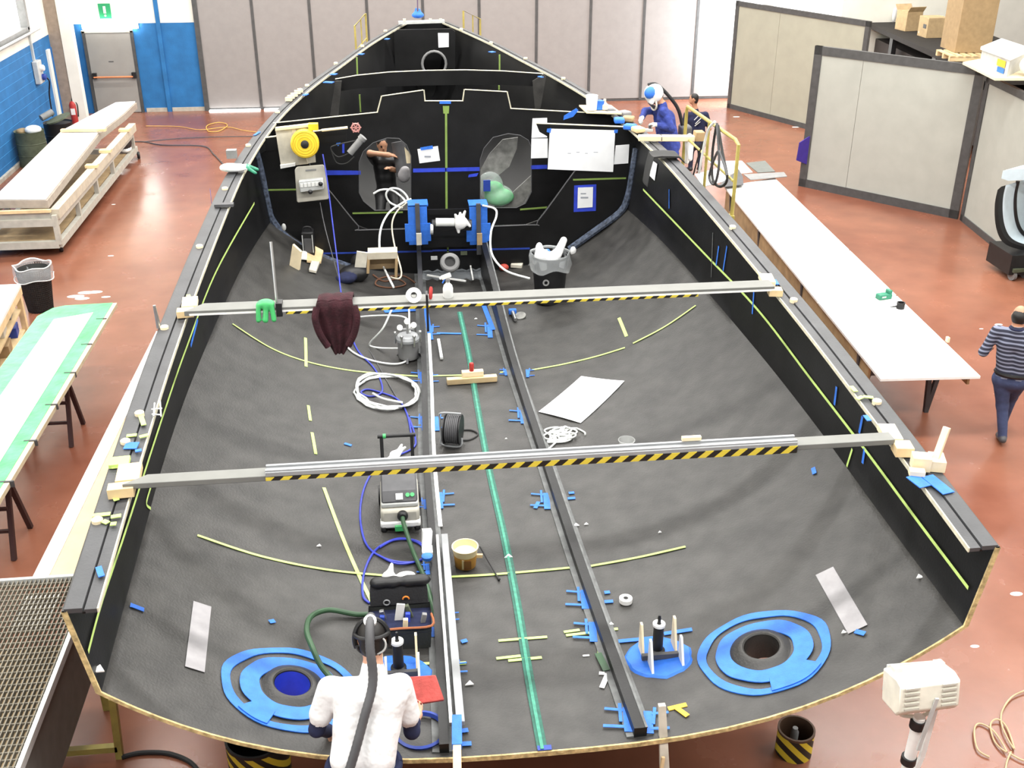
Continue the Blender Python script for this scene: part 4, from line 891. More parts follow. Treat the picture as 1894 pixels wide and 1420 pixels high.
# tape roll standing against the beam
def tape_roll(c, axis, r, w, m, label, inner='grey_dark'):
    t = thing('tape_roll', label, 'tape roll', c); u_ = Vector(axis).normalized()
    b = MB(); b.lathe([(r*0.42, -w/2), (r, -w/2), (r, w/2), (r*0.42, w/2), (r*0.42, -w/2)], c, axis, 28, cap=False); b.build('tape_winding', m, t)
    b = MB(); b.lathe([(r*0.34, -w/2), (r*0.42, -w/2), (r*0.42, w/2), (r*0.34, w/2), (r*0.34, -w/2)], c, axis, 24, cap=False); b.build('core', inner, t); return t
tape_roll(at_y(765, 546, yf-0.10), (0.1, -1, 0.5), 0.066, 0.04, 'white', 'white tape roll propped on the far beam, dark centre')
c = on_hull(1157, 1115); c.z = bottom(c.x, c.y)+0.03; tape_roll(c, (0.1, 0, 1), 0.05, 0.035, 'white', 'white tape roll lying on the hull floor near the blue tape disc', 'grey_mid')
# spray bottle
p = fb(829, 553, -0.02); t = thing('spray_bottle', 'white spray bottle with trigger head standing on the far beam', 'bottle', p)
b = MB(); b.lathe([(0.0, 0.0), (0.036, 0.0), (0.042, 0.012), (0.042, 0.085), (0.034, 0.115), (0.016, 0.135), (0.016, 0.15)], p, n=20, sx=1.05, sy=0.8); b.build('bottle_body', 'white_hose', t)
b = MB(); b.lathe([(0.02, 0.148), (0.02, 0.172)], p, n=14); b.build('collar', 'grey_mid', t)
b = MB(); b.box(p+Vector((-0.012, 0, 0.195)), (0.085, 0.028, 0.035), Matrix.Rotation(-0.35, 3, 'Y')); b.cyl(p+Vector((-0.05, 0, 0.182)), p+Vector((-0.07, 0, 0.175)), 0.011, n=10); b.build('spray_head', 'white', t, bevel=0.004)
b = MB(); b.bar(p+Vector((-0.02, 0, 0.18)), p+Vector((-0.045, 0, 0.135)), 0.014, 0.01); b.build('trigger', 'blue_tape', t)
# clamp with a red handle
p = fb(790, 560, -0.095); t = thing('bar_clamp', 'black bar clamp with red handle gripping the far beam', 'clamp', p)
b = MB(); b.bar(p+Vector((0, 0, -0.28)), p+Vector((0, 0, 0.06)), 0.02, 0.01, 0, (0, 1, 0)); b.bar(p+Vector((0, 0, 0.05)), p+Vector((0, 0.10, 0.05)), 0.02, 0.02); b.build('bar', 'black', t)
b = MB(); b.lathe([(0.01, 0), (0.016, 0.02), (0.016, 0.09), (0.01, 0.11)], p+Vector((0.03, 0.02, 0.01)), (0.1, 0.3, 1), 12); b.build('handle', 'red', t)
# ---- inside, starboard
def sheet(pts, name, m, label, cat, lift=0.012, curl=0.0, n=8, group=None):
    c = [on_hull(u, v) for (u, v) in pts]; rows = []
    for i in range(n+1):
        row = []
        for j in range(n+1):
            a, q = i/n, j/n; p = (c[0]*(1-a)+c[1]*a)*(1-q)+(c[3]*(1-a)+c[2]*a)*q
            z = bottom(p.x, p.y)+lift+curl*math.sin(a*3.1)*q*0.5; row.append(Vector((p.x, p.y, z)))
        rows.append(row)
    b = MB(); b.slab(rows, (0, 0, -0.004)); return tag(b.build(name, m), label, cat, group)
sheet([(1075, 697), (1155, 706), (1074, 784), (996, 763)], 'paper_sheet', 'paper', 'large blank white sheet lying on the hull floor', 'paper', curl=0.02)
# tangle of white string
c = on_hull(1042, 806); t = []
for k in range(9):
    a = random.uniform(0, 6.28); cx, cy = c.x+random.uniform(-0.09, 0.05), c.y+random.uniform(-0.10, 0.14); rr = random.uniform(0.06, 0.12)
    for i in range(14):
        th = a+i*0.5; X, Y = cx+rr*math.cos(th)*1.2, cy+rr*0.8*math.sin(th); t.append((X, Y, bottom(X, Y)+0.012+0.008*(k % 4)))
q = on_hull(1082, 806); t += [(c.x+0.1, c.y+0.12, bottom(c.x+0.1, c.y+0.12)+0.012), (q.x, q.y+0.06, bottom(q.x, q.y)+0.012), (q.x, q.y, bottom(q.x, q.y)+0.012)]
q = on_hull(990, 848); t = [(q.x, q.y, bottom(q.x, q.y)+0.012), (c.x-0.1, c.y-0.15, bottom(c.x, c.y-0.15)+0.012)]+t
b = MB(); b.tube(spline(t, 3), 0.009, 6); simple(b, 'cord', 'white_hose', 'tangled pile of white cord beside the blank sheet', 'cord')
# clear plastic tub
c = on_hull(1158, 832); c.z = bottom(c.x, c.y)+0.01; t = thing('plastic_tub', 'small clear plastic tub standing behind the near beam', 'tub', c)
b = MB(); b.lathe([(0.0, 0.0), (0.062, 0.0), (0.076, 0.10), (0.079, 0.10), (0.065, -0.004), (0.0, -0.004)], c, n=26, cap=False); b.build('tub_body', 'clear', t)
b = MB(); b.tube([c+Vector((0.079*math.cos(2*PI*i/26), 0.079*math.sin(2*PI*i/26), 0.10)) for i in range(26)], 0.004, 6, True); b.build('rim', 'clear', t)
p = at_y(1272, 822, yn+0.07); p.z = zn+0.04; b = MB(); b.box((p.x, yn+0.0, zn+0.11), (0.13, 0.03, 0.025)); simple(b, 'wood_scrap', 'palewood', 'small pale wood scrap lying on the near beam', 'wood scrap')
# black bin with clear liner and rubbish
c = on_hull(1016, 556); c.z = bottom(c.x, c.y); cz = c.z+0.005; s = 1.0
top = at_y(1010, 470, c.y); hB = top.z-cz; RB = 0.235
t = thing('waste_bin', 'large black bucket with clear plastic liner and crumpled white rubbish', 'bin', (c.x, c.y, cz))
b = MB(); b.lathe([(0.0, 0.0), (RB*0.78, 0.0), (RB, hB), (RB*1.04, hB), (RB*1.04, hB-0.03), (RB*0.97, hB-0.03), (RB*0.74, 0.02), (0, 0.02)], (c.x, c.y, cz), n=32, cap=False); b.build('bucket', 'black', t)
rows = []
for (r, h) in ((0.95, -0.12), (1.0, 0.02), (1.07, 0.03), (1.12, -0.04), (1.13, -0.12), (1.17, -0.17)):
    rows.append([Vector((c.x+RB*r*(1+0.05*math.sin(7*a+h*30))*math.cos(a), c.y+RB*r*(1+0.05*math.sin(5*a))*math.sin(a), cz+hB+h+0.03*math.sin(4*a+1)*(h < 0))) for a in [2*PI*i/40 for i in range(40)]])
b = MB(); b.grid(rows, 0, True); b.build('liner', 'film', t)
sk = skin_object('rubbish', [('e', (Vector((c.x-0.12, c.y-0.06, cz+hB+0.0)), (0.09, 0.09, 0.09)), 0), ('e', (Vector((c.x-0.14, c.y, cz+hB+0.07)), (0.05, 0.06, 0.09)), 0), ('e', (Vector((c.x-0.0, c.y-0.08, cz+hB-0.02)), (0.1, 0.09, 0.07)), 0), ('e', (Vector((c.x+0.06, c.y-0.06, cz+hB+0.03)), (0.05, 0.05, 0.05)), 0), ('c', (Vector((c.x+0.08, c.y-0.05, cz+hB+0.0)), 0.06, Vector((c.x+0.18, c.y+0.05, cz+hB+0.16)), 0.045), 0), ('e', (Vector((c.x-0.04, c.y-0.05, cz+hB+0.06)), (0.03, 0.03, 0.03)), 1)], ['white_cloth', 'blue_tape'], t, 0.012)
b = MB(); q = Vector((c.x-0.08, c.y-RB*0.93, cz+hB*0.52)); b.lathe([(0.022, 0), (0.042, 0), (0.042, 0.006), (0.022, 0.006), (0.022, 0)], q, (0, -1, 0.15), 16, cap=False); b.build('handle_mark', 'grey_mid', t)
tag(skin_object('tissue', [('e', (on_hull(1060, 468)+Vector((0, 0, 0.03)), (0.045, 0.04, 0.07)), 0)], ['white_cloth'], None, 0.012), 'white tissue stuck at the end of the film-covered fillet', 'tissue')
c = on_hull(956, 494); b = MB(); b.box(c+Vector((0, 0, 0.03)), (0.16, 0.11, 0.05), rotz(-0.3)); simple(b, 'small_box', 'greywood', 'small whitish box left of the black bin', 'box', bevel=0.006)
c = on_hull(932, 500); b = MB(); b.ell(c+Vector((0, 0, 0.045)), (0.07, 0.06, 0.05)); simple(b, 'red_ball', mat('red_ball', (0.45, 0.06, 0.04), 0.6), 'dull red ball-shaped float beside the right stringer', 'float')
# grinder and disc just below the far beam, right
c = on_hull(950, 590); t = thing('angle_grinder', 'small grinder with grey disc and blue tape below the far beam', 'grinder', c)
b = MB(); b.cyl(c+Vector((0, 0.12, 0.05)), c+Vector((0.01, -0.12, 0.04)), 0.028, 0.022, n=14); b.build('body', 'steel', t)
b = MB(); b.lathe([(0.0, 0), (0.07, 0), (0.07, 0.012), (0, 0.012)], c+Vector((0.09, 0.02, 0.03)), (-0.2, -0.3, 1), 24); b.build('disc', 'fan_grey', t)
b = MB(); b.box(c+Vector((-0.0, 0.13, 0.05)), (0.1, 0.06, 0.07)); b.build('guard', 'blue_tape', t, bevel=0.01)
# ---- centre channel
c = on_hull(873, 708); zc = bottom(c.x, c.y); t = thing('sanding_block', 'two stacked pine battens with a red knob, lying across the centreline', 'wooden block', (c.x, c.y, zc))
b = MB(); b.box((c.x, c.y, zc+0.04), (0.56, 0.075, 0.065), rotz(0.05)); b.build('long_batten', 'pine', t, bevel=0.004)
b = MB(); b.box((c.x+0.01, c.y+0.03, zc+0.105), (0.24, 0.07, 0.06), rotz(0.05)); b.build('short_batten', 'palewood', t, bevel=0.004)
b = MB(); b.lathe([(0.026, 0), (0.026, 0.085), (0.02, 0.095)], (c.x+0.0, c.y+0.03, zc+0.135), (0, 0, 1), 16); b.build('knob', 'red', t)
p, q = on_hull(811, 632), on_hull(817, 667); b = MB(); b.bar(p+Vector((0, 0, 0.03)), q+Vector((0, 0, 0.03)), 0.035, 0.03); simple(b, 'grey_stick', 'grey_light', 'short grey stick lying between the stringers', 'stick', bevel=0.003)
# cable reel
c = on_hull(834, 822); c.z = bottom(c.x, c.y); t = thing('cable_reel', 'black cable reel in a bent white wire stand beside the left stringer', 'cable reel', c)
cc = c+Vector((0.02, 0.0, 0.14)); ax = Vector((1, -0.25, 0)).normalized()
b = MB(); b.lathe([(0.03, -0.07), (0.125, -0.07), (0.125, -0.06), (0.10, -0.055), (0.10, 0.055), (0.125, 0.06), (0.125, 0.07), (0.03, 0.07)], cc, ax, 28); b.build('drum', 'black', t)
b = MB()
for k in range(7): 
    u_, w_, d_ = basis(ax); b.tube([cc+d_*(-0.045+0.015*k)+u_*(0.11*math.cos(a))+w_*(0.11*math.sin(a)) for a in [2*PI*i/24 for i in range(24)]], 0.009, 6, True)
b.build('cable_winding', 'grey_dark', t)
b = MB(); side = cc-ax*0.095; b.tube(spline([side+Vector((0.16, -0.03, 0.14)), side+Vector((0.0, 0.0, 0.14)), side+Vector((-0.01, -0.0, 0.08)), side+Vector((-0.005, -0.02, -0.06)), side+Vector((0.0, -0.04, -0.125)), side+Vector((0.14, -0.09, -0.125)), side+Vector((0.16, -0.07, -0.06))], 5), 0.009, 8); b.build('wire_stand', 'alu_bright', t)
b = MB(); P = [cc+Vector((0.06, -0.05, -0.1))]
P = on_floor_path([(846, 815), (868, 815), (884, 805), (872, 797), (850, 797)], 0.01, 6); b.tube(P, 0.009, 6); b.build('loose_cable', 'black_rubber', t)
# paint bucket with stick
c = on_hull(861, 1045); c.z = bottom(c.x, c.y)+0.004; t = thing('resin_bucket', 'cream plastic resin bucket with amber contents and wooden spatula', 'bucket', c)
b = MB(); b.lathe([(0.0, 0.0), (0.084, 0.0), (0.095, 0.115), (0.095, 0.12)], c, n=28, cap=False); b.build('lower_body', 'amber', t)
b = MB(); b.lathe([(0.095, 0.115), (0.104, 0.175), (0.109, 0.175), (0.109, 0.182), (0.10, 0.182), (0.092, 0.125), (0.0, 0.123)], c, n=28, cap=False); b.build('upper_body', 'cream', t)
b = MB(); b.lathe([(0.0, 0.127), (0.092, 0.127)], c, n=24, cap=False); b.build('residue', 'palewood', t)
b = MB(); b.box(c+Vector((0.01, -0.092, 0.06)), (0.06, 0.012, 0.075)); b.build('label_sticker', mat('label_brown', (0.25, 0.10, 0.03), 0.6), t)
b = MB(); b.box(c+Vector((-0.025, -0.091, 0.065)), (0.018, 0.012, 0.085)); b.build('label_stripe', 'cream', t)
b = MB(); b.bar(c+Vector((0.08, 0, 0.08)), c+Vector((0.14, 0.0, 0.075)), 0.02, 0.03); b.build('spatula', 'pine', t)
p, q = on_hull(888, 1022), on_hull(923, 1074); b = MB(); b.cyl(p+Vector((0, 0, 0.06)), q+Vector((0, 0, 0.012)), 0.007, n=8); b.ell(q+Vector((0, 0, 0.015)), 0.012); simple(b, 'thin_rod', 'black', 'thin black rod leaning from the resin bucket to the floor', 'rod')
# white open box beside the vacuum
p = on_hull(790, 1035); p.z = bottom(p.x, p.y); t = thing('white_carton', 'opened white carton standing by the left stringer', 'carton', p)
b = MB(); b.box(p+Vector((0.005, 0.0, 0.055)), (0.085, 0.10, 0.10)); b.build('carton_body', 'white', t)
b = MB(); b.prism([p+Vector((-0.04, -0.03, 0.105)), p+Vector((-0.04, 0.05, 0.105)), p+Vector((-0.03, 0.16, 0.20)), p+Vector((-0.02, 0.08, 0.22))], (0.075, 0, 0)); b.build('lid', 'white', t)
b = MB(); cpos = on_hull(791, 1052); b.lathe([(0.0, 0), (0.04, 0), (0.045, 0.03), (0.03, 0.04)], cpos+Vector((0, 0, 0.1)), n=18); simple(b, 'blue_stopper', 'blue_tape', 'round blue stopper on the left stringer below the white carton', 'stopper')
# aluminium profile lying along the port stringer, with taped wooden stick
zs_ = lambda y: bottom(XC+SL(y), y)+SH(y)
p = at_y(820, 990, 7.55); q = at_y(852, 1338, 5.3); t = thing('alloy_profile', 'long bright alloy profile lying along the left stringer', 'profile', (p+q)/2)
p.z = zs_(7.5)+0.03; q.z = zs_(5.3)+0.03; p = at_z(822, 990, p.z); q = at_z(852, 1338, q.z)
b = MB(); b.bar(p, q, 0.055, 0.035); b.build('bar', 'alu_bright', t, bevel=0.003)
b = MB(); b.bar(p+Vector((-0.06, 0, 0)), q+Vector((-0.06, 0, 0)), 0.022, 0.03); b.build('edge_strip', 'steel', t)
p = at_z(845, 1328, zs_(5.4)+0.07); q = at_z(846, 1460, zs_(5.1)+0.09); t = thing('wooden_stick', 'pine stick taped blue at its tip, standing at the stern by the left stringer', 'stick', q)
b = MB(); b.bar(p, q, 0.05, 0.03); b.build('stick', 'pine', t); b = MB(); r_ = p.lerp(q, 0.42); b.bar(p-(q-p).normalized()*0.01, r_, 0.062, 0.042); b.build('tape_wrap', 'blue_tape', t)
# wooden stake past the transom with yellow tape
p = at_y(1226, 1306, 5.06); q = at_y(1241, 1470, 4.9); t = thing('wooden_stake', 'weathered wooden stake rising past the stern edge, yellow tape beside it', 'stake', (q.x, q.y, 0.0))
b = MB(); b.prism([p+Vector((-0.025, 0, 0)), p+Vector((0.02, 0, 0)), Vector((q.x+0.04, q.y, 0.3)), Vector((q.x-0.035, q.y, 0.3))], (0, 0.03, 0)); b.build('stake', 'greywood', t)
b = MB(); b.bar(p.lerp(q, 0.5)+Vector((-0.02, 0, -0.05)), Vector((q.x-0.12, q.y, 0.3)), 0.02, 0.02); b.build('brace', 'plywood', t)
b = MB(); b.bb((q.x-0.25, q.y-0.1, 0.0), (q.x+0.25, q.y+0.2, 0.3)); b.build('foot_block', 'brownwood', t)
strip([(1236, 1311), (1270, 1303)], 0.035, 'yellow_tape_strip', 'yellow_tape', lift=0.01); strip([(1250, 1308), (1272, 1324)], 0.035, 'yellow_tape_strip', 'yellow_tape', lift=0.016)
strip([(1108, 1245), (1132, 1246)], 0.03, 'white_tape_strip', 'white', lift=0.01); strip([(1124, 1246), (1113, 1272)], 0.035, 'white_tape_strip', 'white', lift=0.016); strip([(1078, 1213), (1090, 1212)], 0.015, 'white_tape_strip', 'white', lift=0.01)
strip([(1106, 1208), (1122, 1240)], 0.05, 'dark_patch', 'green_hose', lift=0.03)
# crumbs of paper on the hull floor
for (u, v, s) in [(868, 1265, .03), (940, 1030, .035), (1130, 1155, .02), (1220, 985, .015), (1084, 970, .02), (590, 1010, .02), (1560, 1170, .02), (1700, 1068, .03), (1065, 972, .03), (180, 1240, .045), (955, 860, .015), (936, 812, .012), (880, 590, .02)]:
    c = on_hull(u, v, 0.01); b = MB(); b.prism([c+Vector((-s, -s*0.5, 0.002)), c+Vector((s, -s*0.4, 0.002)), c+Vector((0.2*s, s*0.9, 0.004))], (0, 0, 0.008)); b.build('paper_crumb', 'white', hull)
# ---- port side: vacuum cleaner with green hose
c = on_hull(742, 985); c = Vector((c.x, c.y, bottom(c.x, c.y))); t = thing('vacuum_cleaner', 'grey and green wheeled workshop vacuum cleaner with green hose, under the near beam', 'vacuum cleaner', c)
L, W_ = 0.54, 0.33; c0 = c+Vector((0, 0.27, 0)); zz = c.z
b = MB(); b.prism([(c0.x-W_/2, c0.y-L/2, zz+0.07), (c0.x+W_/2, c0.y-L/2, zz+0.07), (c0.x+W_/2, c0.y+L/2, zz+0.07), (c0.x-W_/2, c0.y+L/2, zz+0.07)], (0, 0, 0.16)); b.build('tank', 'beige_grey', t, bevel=0.03)
b = MB(); b.bb((c0.x-W_/2-0.005, c0.y-L/2-0.012, zz+0.05), (c0.x+W_/2+0.005, c0.y-L/2+0.1, zz+0.12)); b.build('bumper', 'white', t, bevel=0.02)
b = MB(); b.prism([(c0.x-W_/2*0.95, c0.y-L/2+0.03, zz+0.23), (c0.x+W_/2*0.95, c0.y-L/2+0.03, zz+0.23), (c0.x+W_/2*0.95, c0.y+L/2, zz+0.23), (c0.x-W_/2*0.95, c0.y+L/2, zz+0.23)], (0, 0, 0.05)); b.build('rim_band', 'grey_light', t, bevel=0.015)
b = MB(); pr_ = [(c0.y-L/2+0.03, zz+0.28), (c0.y-L/2+0.10, zz+0.36), (c0.y+L/2-0.1, zz+0.42), (c0.y+L/2, zz+0.42), (c0.y+L/2, zz+0.28)]
b.prism([(c0.x-W_/2*0.92, y, z) for (y, z) in pr_], (W_*0.92, 0, 0)); b.build('head', 'grey_dark', t, bevel=0.015)
b = MB(); b.prism([(c0.x-0.03, c0.y-L/2+0.045, zz+0.302), (c0.x+0.03, c0.y-L/2+0.045, zz+0.302), (c0.x+0.03, c0.y-L/2+0.08, zz+0.342), (c0.x-0.03, c0.y-L/2+0.08, zz+0.342)], (0, -0.005, 0.005)); b.build('badge', 'white', t)
for dx in (0.07, 0.11): b = MB(); b.lathe([(0.018, 0), (0.018, 0.012)], (c0.x+dx, c0.y-L/2+0.07, zz+0.328), (0, -0.7, 0.7), 12); b.build('dial', 'green_bright', t)
b = MB(); b.bb((c0.x-0.05, c0.y-L/2-0.03, zz+0.03), (c0.x+0.05, c0.y-L/2-0.005, zz+0.085)); b.build('latch', 'green_bright', t, bevel=0.006)
b = MB(); b.lathe([(0.045, 0), (0.045, 0.03), (0.03, 0.045)], (c0.x+0.02, c0.y-L/2-0.005, zz+0.18), (0, -1, 0.1), 18); b.build('hose_socket', 'black', t)
for s in (-1, 1):
    b = MB(); b.lathe([(0.035, -0.02), (0.04, 0), (0.035, 0.02)], (c0.x+s*W_*0.42, c0.y-L/2+0.02, zz+0.045), (1, 0.3*s, 0), 18); b.build('castor', 'black', t)
    b = MB(); b.lathe([(0.085, -0.02), (0.09, 0), (0.085, 0.02)], (c0.x+s*W_*0.5, c0.y+L/2-0.06, zz+0.09), (1, 0, 0), 22); b.build('wheel', 'black', t)
    b = MB(); b.bar((c0.x+s*W_*0.4, c0.y+L/2-0.02, zz+0.40), (c0.x+s*W_*0.4, c0.y+L/2+0.03, zz+0.62), 0.03, 0.03); b.build('handle_post', 'black', t)
b = MB(); b.cyl((c0.x-W_*0.5, c0.y+L/2+0.03, zz+0.63), (c0.x+W_*0.5, c0.y+L/2+0.03, zz+0.63), 0.018, n=12); b.build('handle_bar', 'black', t)
b = MB(); b.cyl((c0.x-W_*0.36, c0.y+L/2+0.03, zz+0.63), (c0.x-W_*0.28, c0.y+L/2+0.03, zz+0.63), 0.022, n=12); b.build('handle_clip', 'green_bright', t)
b = MB(); hz = [(c0.x+0.02, c0.y-L/2-0.05, zz+0.18)]
hs = [Vector((c0.x+0.02, c0.y-L/2-0.04, zz+0.18)), Vector((c0.x+0.03, c0.y-L/2-0.14, zz+0.16)), on_hull(765, 1030)+Vector((0, 0, 0.05)), on_hull(785, 1075)+Vector((0, 0, 0.04)), on_hull(797, 1115)+Vector((0, 0, 0.04)), on_hull(806, 1145)+Vector((0, 0, 0.03))]
b.tube(spline(hs, 8), 0.019, 10); b.build('hose', 'green_hose', t)
p = Vector((c0.x-0.02, c0.y+L/2-0.02, zz+0.45)); tag(skin_object('work_glove', [('e', (p+Vector((0, 0, 0.02)), (0.05, 0.06, 0.025)), 0), ('c', (p+Vector((0.02, 0.04, 0.02)), 0.016, p+Vector((0.06, 0.11, 0.05)), 0.012), 0), ('c', (p+Vector((0.04, 0.03, 0.02)), 0.016, p+Vector((0.09, 0.08, 0.04)), 0.012), 0), ('c', (p+Vector((-0.02, -0.03, 0.02)), 0.02, p+Vector((-0.07, -0.08, 0.02)), 0.014), 0)], ['white_cloth'], None, 0.008), 'white work glove lying on the vacuum cleaner', 'glove')
# blue air hose
P = on_floor_path([(757, 775), (768, 810), (762, 832), (705, 858), (680, 890), (668, 930), (668, 975), (682, 1015), (720, 1038), (765, 1042), (788, 1030), (776, 1008), (740, 998), (704, 1012), (684, 1035), (672, 1070), (672, 1105), (684, 1118)], 0.014, 8)
b = MB(); b.tube(P, 0.0095, 8); P2 = on_floor_path([(700, 1030), (735, 1046), (775, 1040), (792, 1022), (768, 1003), (730, 1002), (702, 1016)], 0.02, 8); b.tube(P2, 0.009, 8); simple(b, 'air_hose', 'blue_hose', 'blue air hose coiled in front of the vacuum cleaner', 'hose')
P = on_floor_path([(645, 610), (662, 650), (690, 680), (704, 705), (706, 728), (685, 735), (668, 728), (680, 722), (705, 728), (735, 740), (752, 765), (760, 800), (764, 830)], 0.014, 8)
b = MB(); b.tube(P, 0.0095, 8); simple(b, 'air_hose', 'blue_hose', 'blue air hose running from the maroon sweater through the white hose coil', 'hose')
# white hose coil
c = on_hull(716, 728); b = MB(); pts = coil((c.x, c.y), 0.35, 4.2, 0.014, n=32, jit=0.16, dz=0.018, squash=1.12, surf=bottom); b.tube(pts, 0.010, 8)
q = [on_hull(690, 735), on_hull(710, 745), on_hull(745, 752)]; b.tube(spline([p+Vector((0, 0, 0.05)) for p in q], 6), 0.012, 8); simple(b, 'hose_coil', 'white_hose', 'large coil of white hose on the hull floor', 'hose')
# pressure pot with hoses
c = on_hull(756, 664); c.z = bottom(c.x, c.y); t = thing('pressure_pot', 'grey paint pressure pot with clamped lid, gauges and white hoses', 'pressure pot', c)
b = MB(); b.lathe([(0.0, 0.02), (0.09, 0.02), (0.098, 0.05), (0.098, 0.20), (0.104, 0.21)], c, n=28); b.build('pot', 'grey_mid', t)
b = MB(); b.lathe([(0.11, 0.20), (0.112, 0.225), (0.095, 0.25), (0.05, 0.265), (0.0, 0.268)], c, n=28); b.build('lid', 'alu_bright', t)
for k in range(6):
    a = 2*PI*k/6; d = Vector((math.cos(a), math.sin(a), 0)); b = MB(); b.cyl(c+d*0.118+Vector((0, 0, 0.17)), c+d*0.118+Vector((0, 0, 0.27)), 0.009, n=8); b.ell(c+d*0.118+Vector((0, 0, 0.275)), 0.018, n=10, k=6); b.build('wing_screw', 'steel', t)
for k in range(3): a = 2*PI*k/3+0.4; b = MB(); b.bar(c+Vector((0.08*math.cos(a), 0.08*math.sin(a), 0.05)), c+Vector((0.13*math.cos(a), 0.13*math.sin(a), 0.004)), 0.02, 0.02); b.build('leg', 'grey_dark', t)
b = MB(); b.cyl(c+Vector((0, 0, 0.26)), c+Vector((0, 0, 0.37)), 0.012, n=10); b.cyl(c+Vector((-0.06, 0, 0.31)), c+Vector((0.06, 0, 0.31)), 0.01, n=10); b.build('manifold', 'steel', t)
for (dx, dz) in ((-0.07, 0.33), (0.06, 0.35), (0.0, 0.39)): b = MB(); b.lathe([(0.028, 0), (0.028, 0.02), (0.02, 0.024)], c+Vector((dx, -0.01, dz)), (0, -0.8, 0.5), 14); b.build('gauge', 'white', t)
b = MB(); b.tube(spline([c+Vector((0.02, 0, 0.36)), c+Vector((0.02, 0.2, 0.62)), c+Vector((-0.12, 0.25, 0.6)), c+Vector((-0.28, 0.12, 0.35)), on_hull(684, 640)+Vector((0, 0, 0.03)), on_hull(700, 646)+Vector((0, 0, 0.02)), c+Vector((-0.1, 0.0, 0.14))], 9), 0.011, 8); b.build('outlet_hose', 'white_hose', t)
P = [c+Vector((0.03, 0, 0.33)), c+Vector((-0.05, 0.28, 0.42))]+[on_hull(u, v)+Vector((0, 0, 0.02)) for (u, v) in [(650, 592), (636, 622), (648, 650), (690, 670), (740, 675), (775, 655)]]; b = MB(); b.tube(spline(P, 9), 0.011, 8); b.build('supply_hose', 'white_hose', t)
for o in list(bpy.data.objects):
    if o.parent is not None and ((o.parent.name == 'pressure_pot' and 'hose' not in o.name) or (o.parent.name == 'cable_reel' and 'loose' not in o.name)): o.scale = (1.22, 1.22, 1.22)
# thin wires / strings
b = MB(); P = [at_y(592, 375, 14.0), at_y(606, 440, 13.2)]+[on_hull(u, v)+Vector((0, 0, 0.01)) for (u, v) in [(650, 590), (690, 660), (730, 730), (757, 770)]]; b.tube(spline(P, 6), 0.006, 6); simple(b, 'thin_cable', 'grey_dark', 'thin dark cable hanging from the socket panel down to the hull floor', 'cable')
b = MB(); P = [at_y(597, 285, 13.95), at_y(606, 340, 13.8), at_y(616, 420, 13.5), at_y(626, 500, 13.0), at_y(630, 536, 12.6)]+[on_hull(u, v)+Vector((0, 0, 0.012)) for (u, v) in [(640, 600)]]; b.tube(spline(P, 6), 0.009, 8); simple(b, 'air_hose', 'blue_hose', 'blue air hose hanging from the yellow hose reel down to the floor', 'hose')
# tool bag
c = on_hull(742, 1195); c = Vector((c.x, c.y+0.1, bottom(c.x, c.y+0.1))); t = thing('tool_bag', 'open black tool bag full of tools with rust-coloured rim, before the worker', 'tool bag', c)
w, d, h = 0.42, 0.26, 0.20
b = MB(); M0 = []
for (s, zz) in ((1.0, 0.0), (1.04, h*0.6), (1.06, h)):
    M0.append([c+Vector((sx*w/2*s, sy*d/2*s, zz)) for (sx, sy) in ((-1, -1), (0, -1.04), (1, -1), (1.02, 0), (1, 1), (0, 1.04), (-1, 1), (-1.02, 0))])
b.grid(M0, 0, True); b.add(M0[0], [tuple(range(8))]); b.build('bag_body', mat('bag_black', (0.02, 0.022, 0.02), 0.8, bump=0.3), t)
b = MB(); b.add([p-Vector((0, 0, 0.05)) for p in M0[2]], [tuple(range(8))]); b.build('interior', 'navy', t)
b = MB(); b.tube(spline([M0[2][i] for i in (7, 0, 1, 2, 3)], 4), 0.009, 6); b.build('rust_rim', mat('rust', (0.30, 0.10, 0.04), 0.8), t)
b = MB(); b.grid([[c+Vector((sx*w/2, d*0.5, h)) for sx in (-1, -0.3, 0.4, 1)], [c+Vector((sx*w/2, d*0.62, h+0.10)) for sx in (-1, -0.3, 0.4, 1)], [c+Vector((sx*w/2*0.95, d*0.75, h+0.16)) for sx in (-1, -0.3, 0.4, 1)], [c+Vector((sx*w/2*0.9, d*1.0, h+0.14)) for sx in (-1, -0.3, 0.4, 1)]]); b.build('flap', mat('bag_flap', (0.015, 0.015, 0.017), 0.8, bump=0.4), t)
sk = [('e', (c+Vector((dx, d*0.75, h+0.16)), (0.07, 0.05, 0.04)), 0) for dx in (-0.14, -0.04, 0.08, 0.17)]; skin_object('bulging_pockets', sk, ['black'], t, 0.014)
for i, (dx, dy, hh, m, an) in enumerate([(-0.02, 0.02, 0.17, 'white', 0.2), (-0.1, 0.05, 0.1, 'steel', -0.3), (0.05, 0.0, 0.1, 'blue_deep', 0.1), (0.1, 0.05, 0.13, 'olive', -0.4), (0.15, -0.02, 0.1, 'grey_mid', 0.3), (-0.15, 0.0, 0.09, 'blue_dark', 0.3), (0.03, -0.09, 0.12, 'palewood', 0.1)]):
    b = MB(); b.bar(c+Vector((dx, dy, h-0.12)), c+Vector((dx+math.sin(an)*hh, dy, h-0.08+hh)), 0.06 if m == 'white' else 0.035, 0.012 if m == 'white' else 0.03); b.build('tool', m, t, bevel=0.004)
b = MB(); b.tube([c+Vector((-0.09, d*0.55-0.02, h+0.03))+Vector((0.022*math.cos(a), 0, 0.022*math.sin(a))) for a in [2*PI*i/16 for i in range(16)]], 0.005, 6, True); b.build('ring', 'alu_bright', t)
b = MB(); b.tube([c+Vector((0.05, d*0.55-0.02, h+0.05))+Vector((0.022*math.cos(a), 0, 0.022*math.sin(a))) for a in [PI*i/8 for i in range(9)]], 0.006, 6); b.build('hook', 'orange', t)
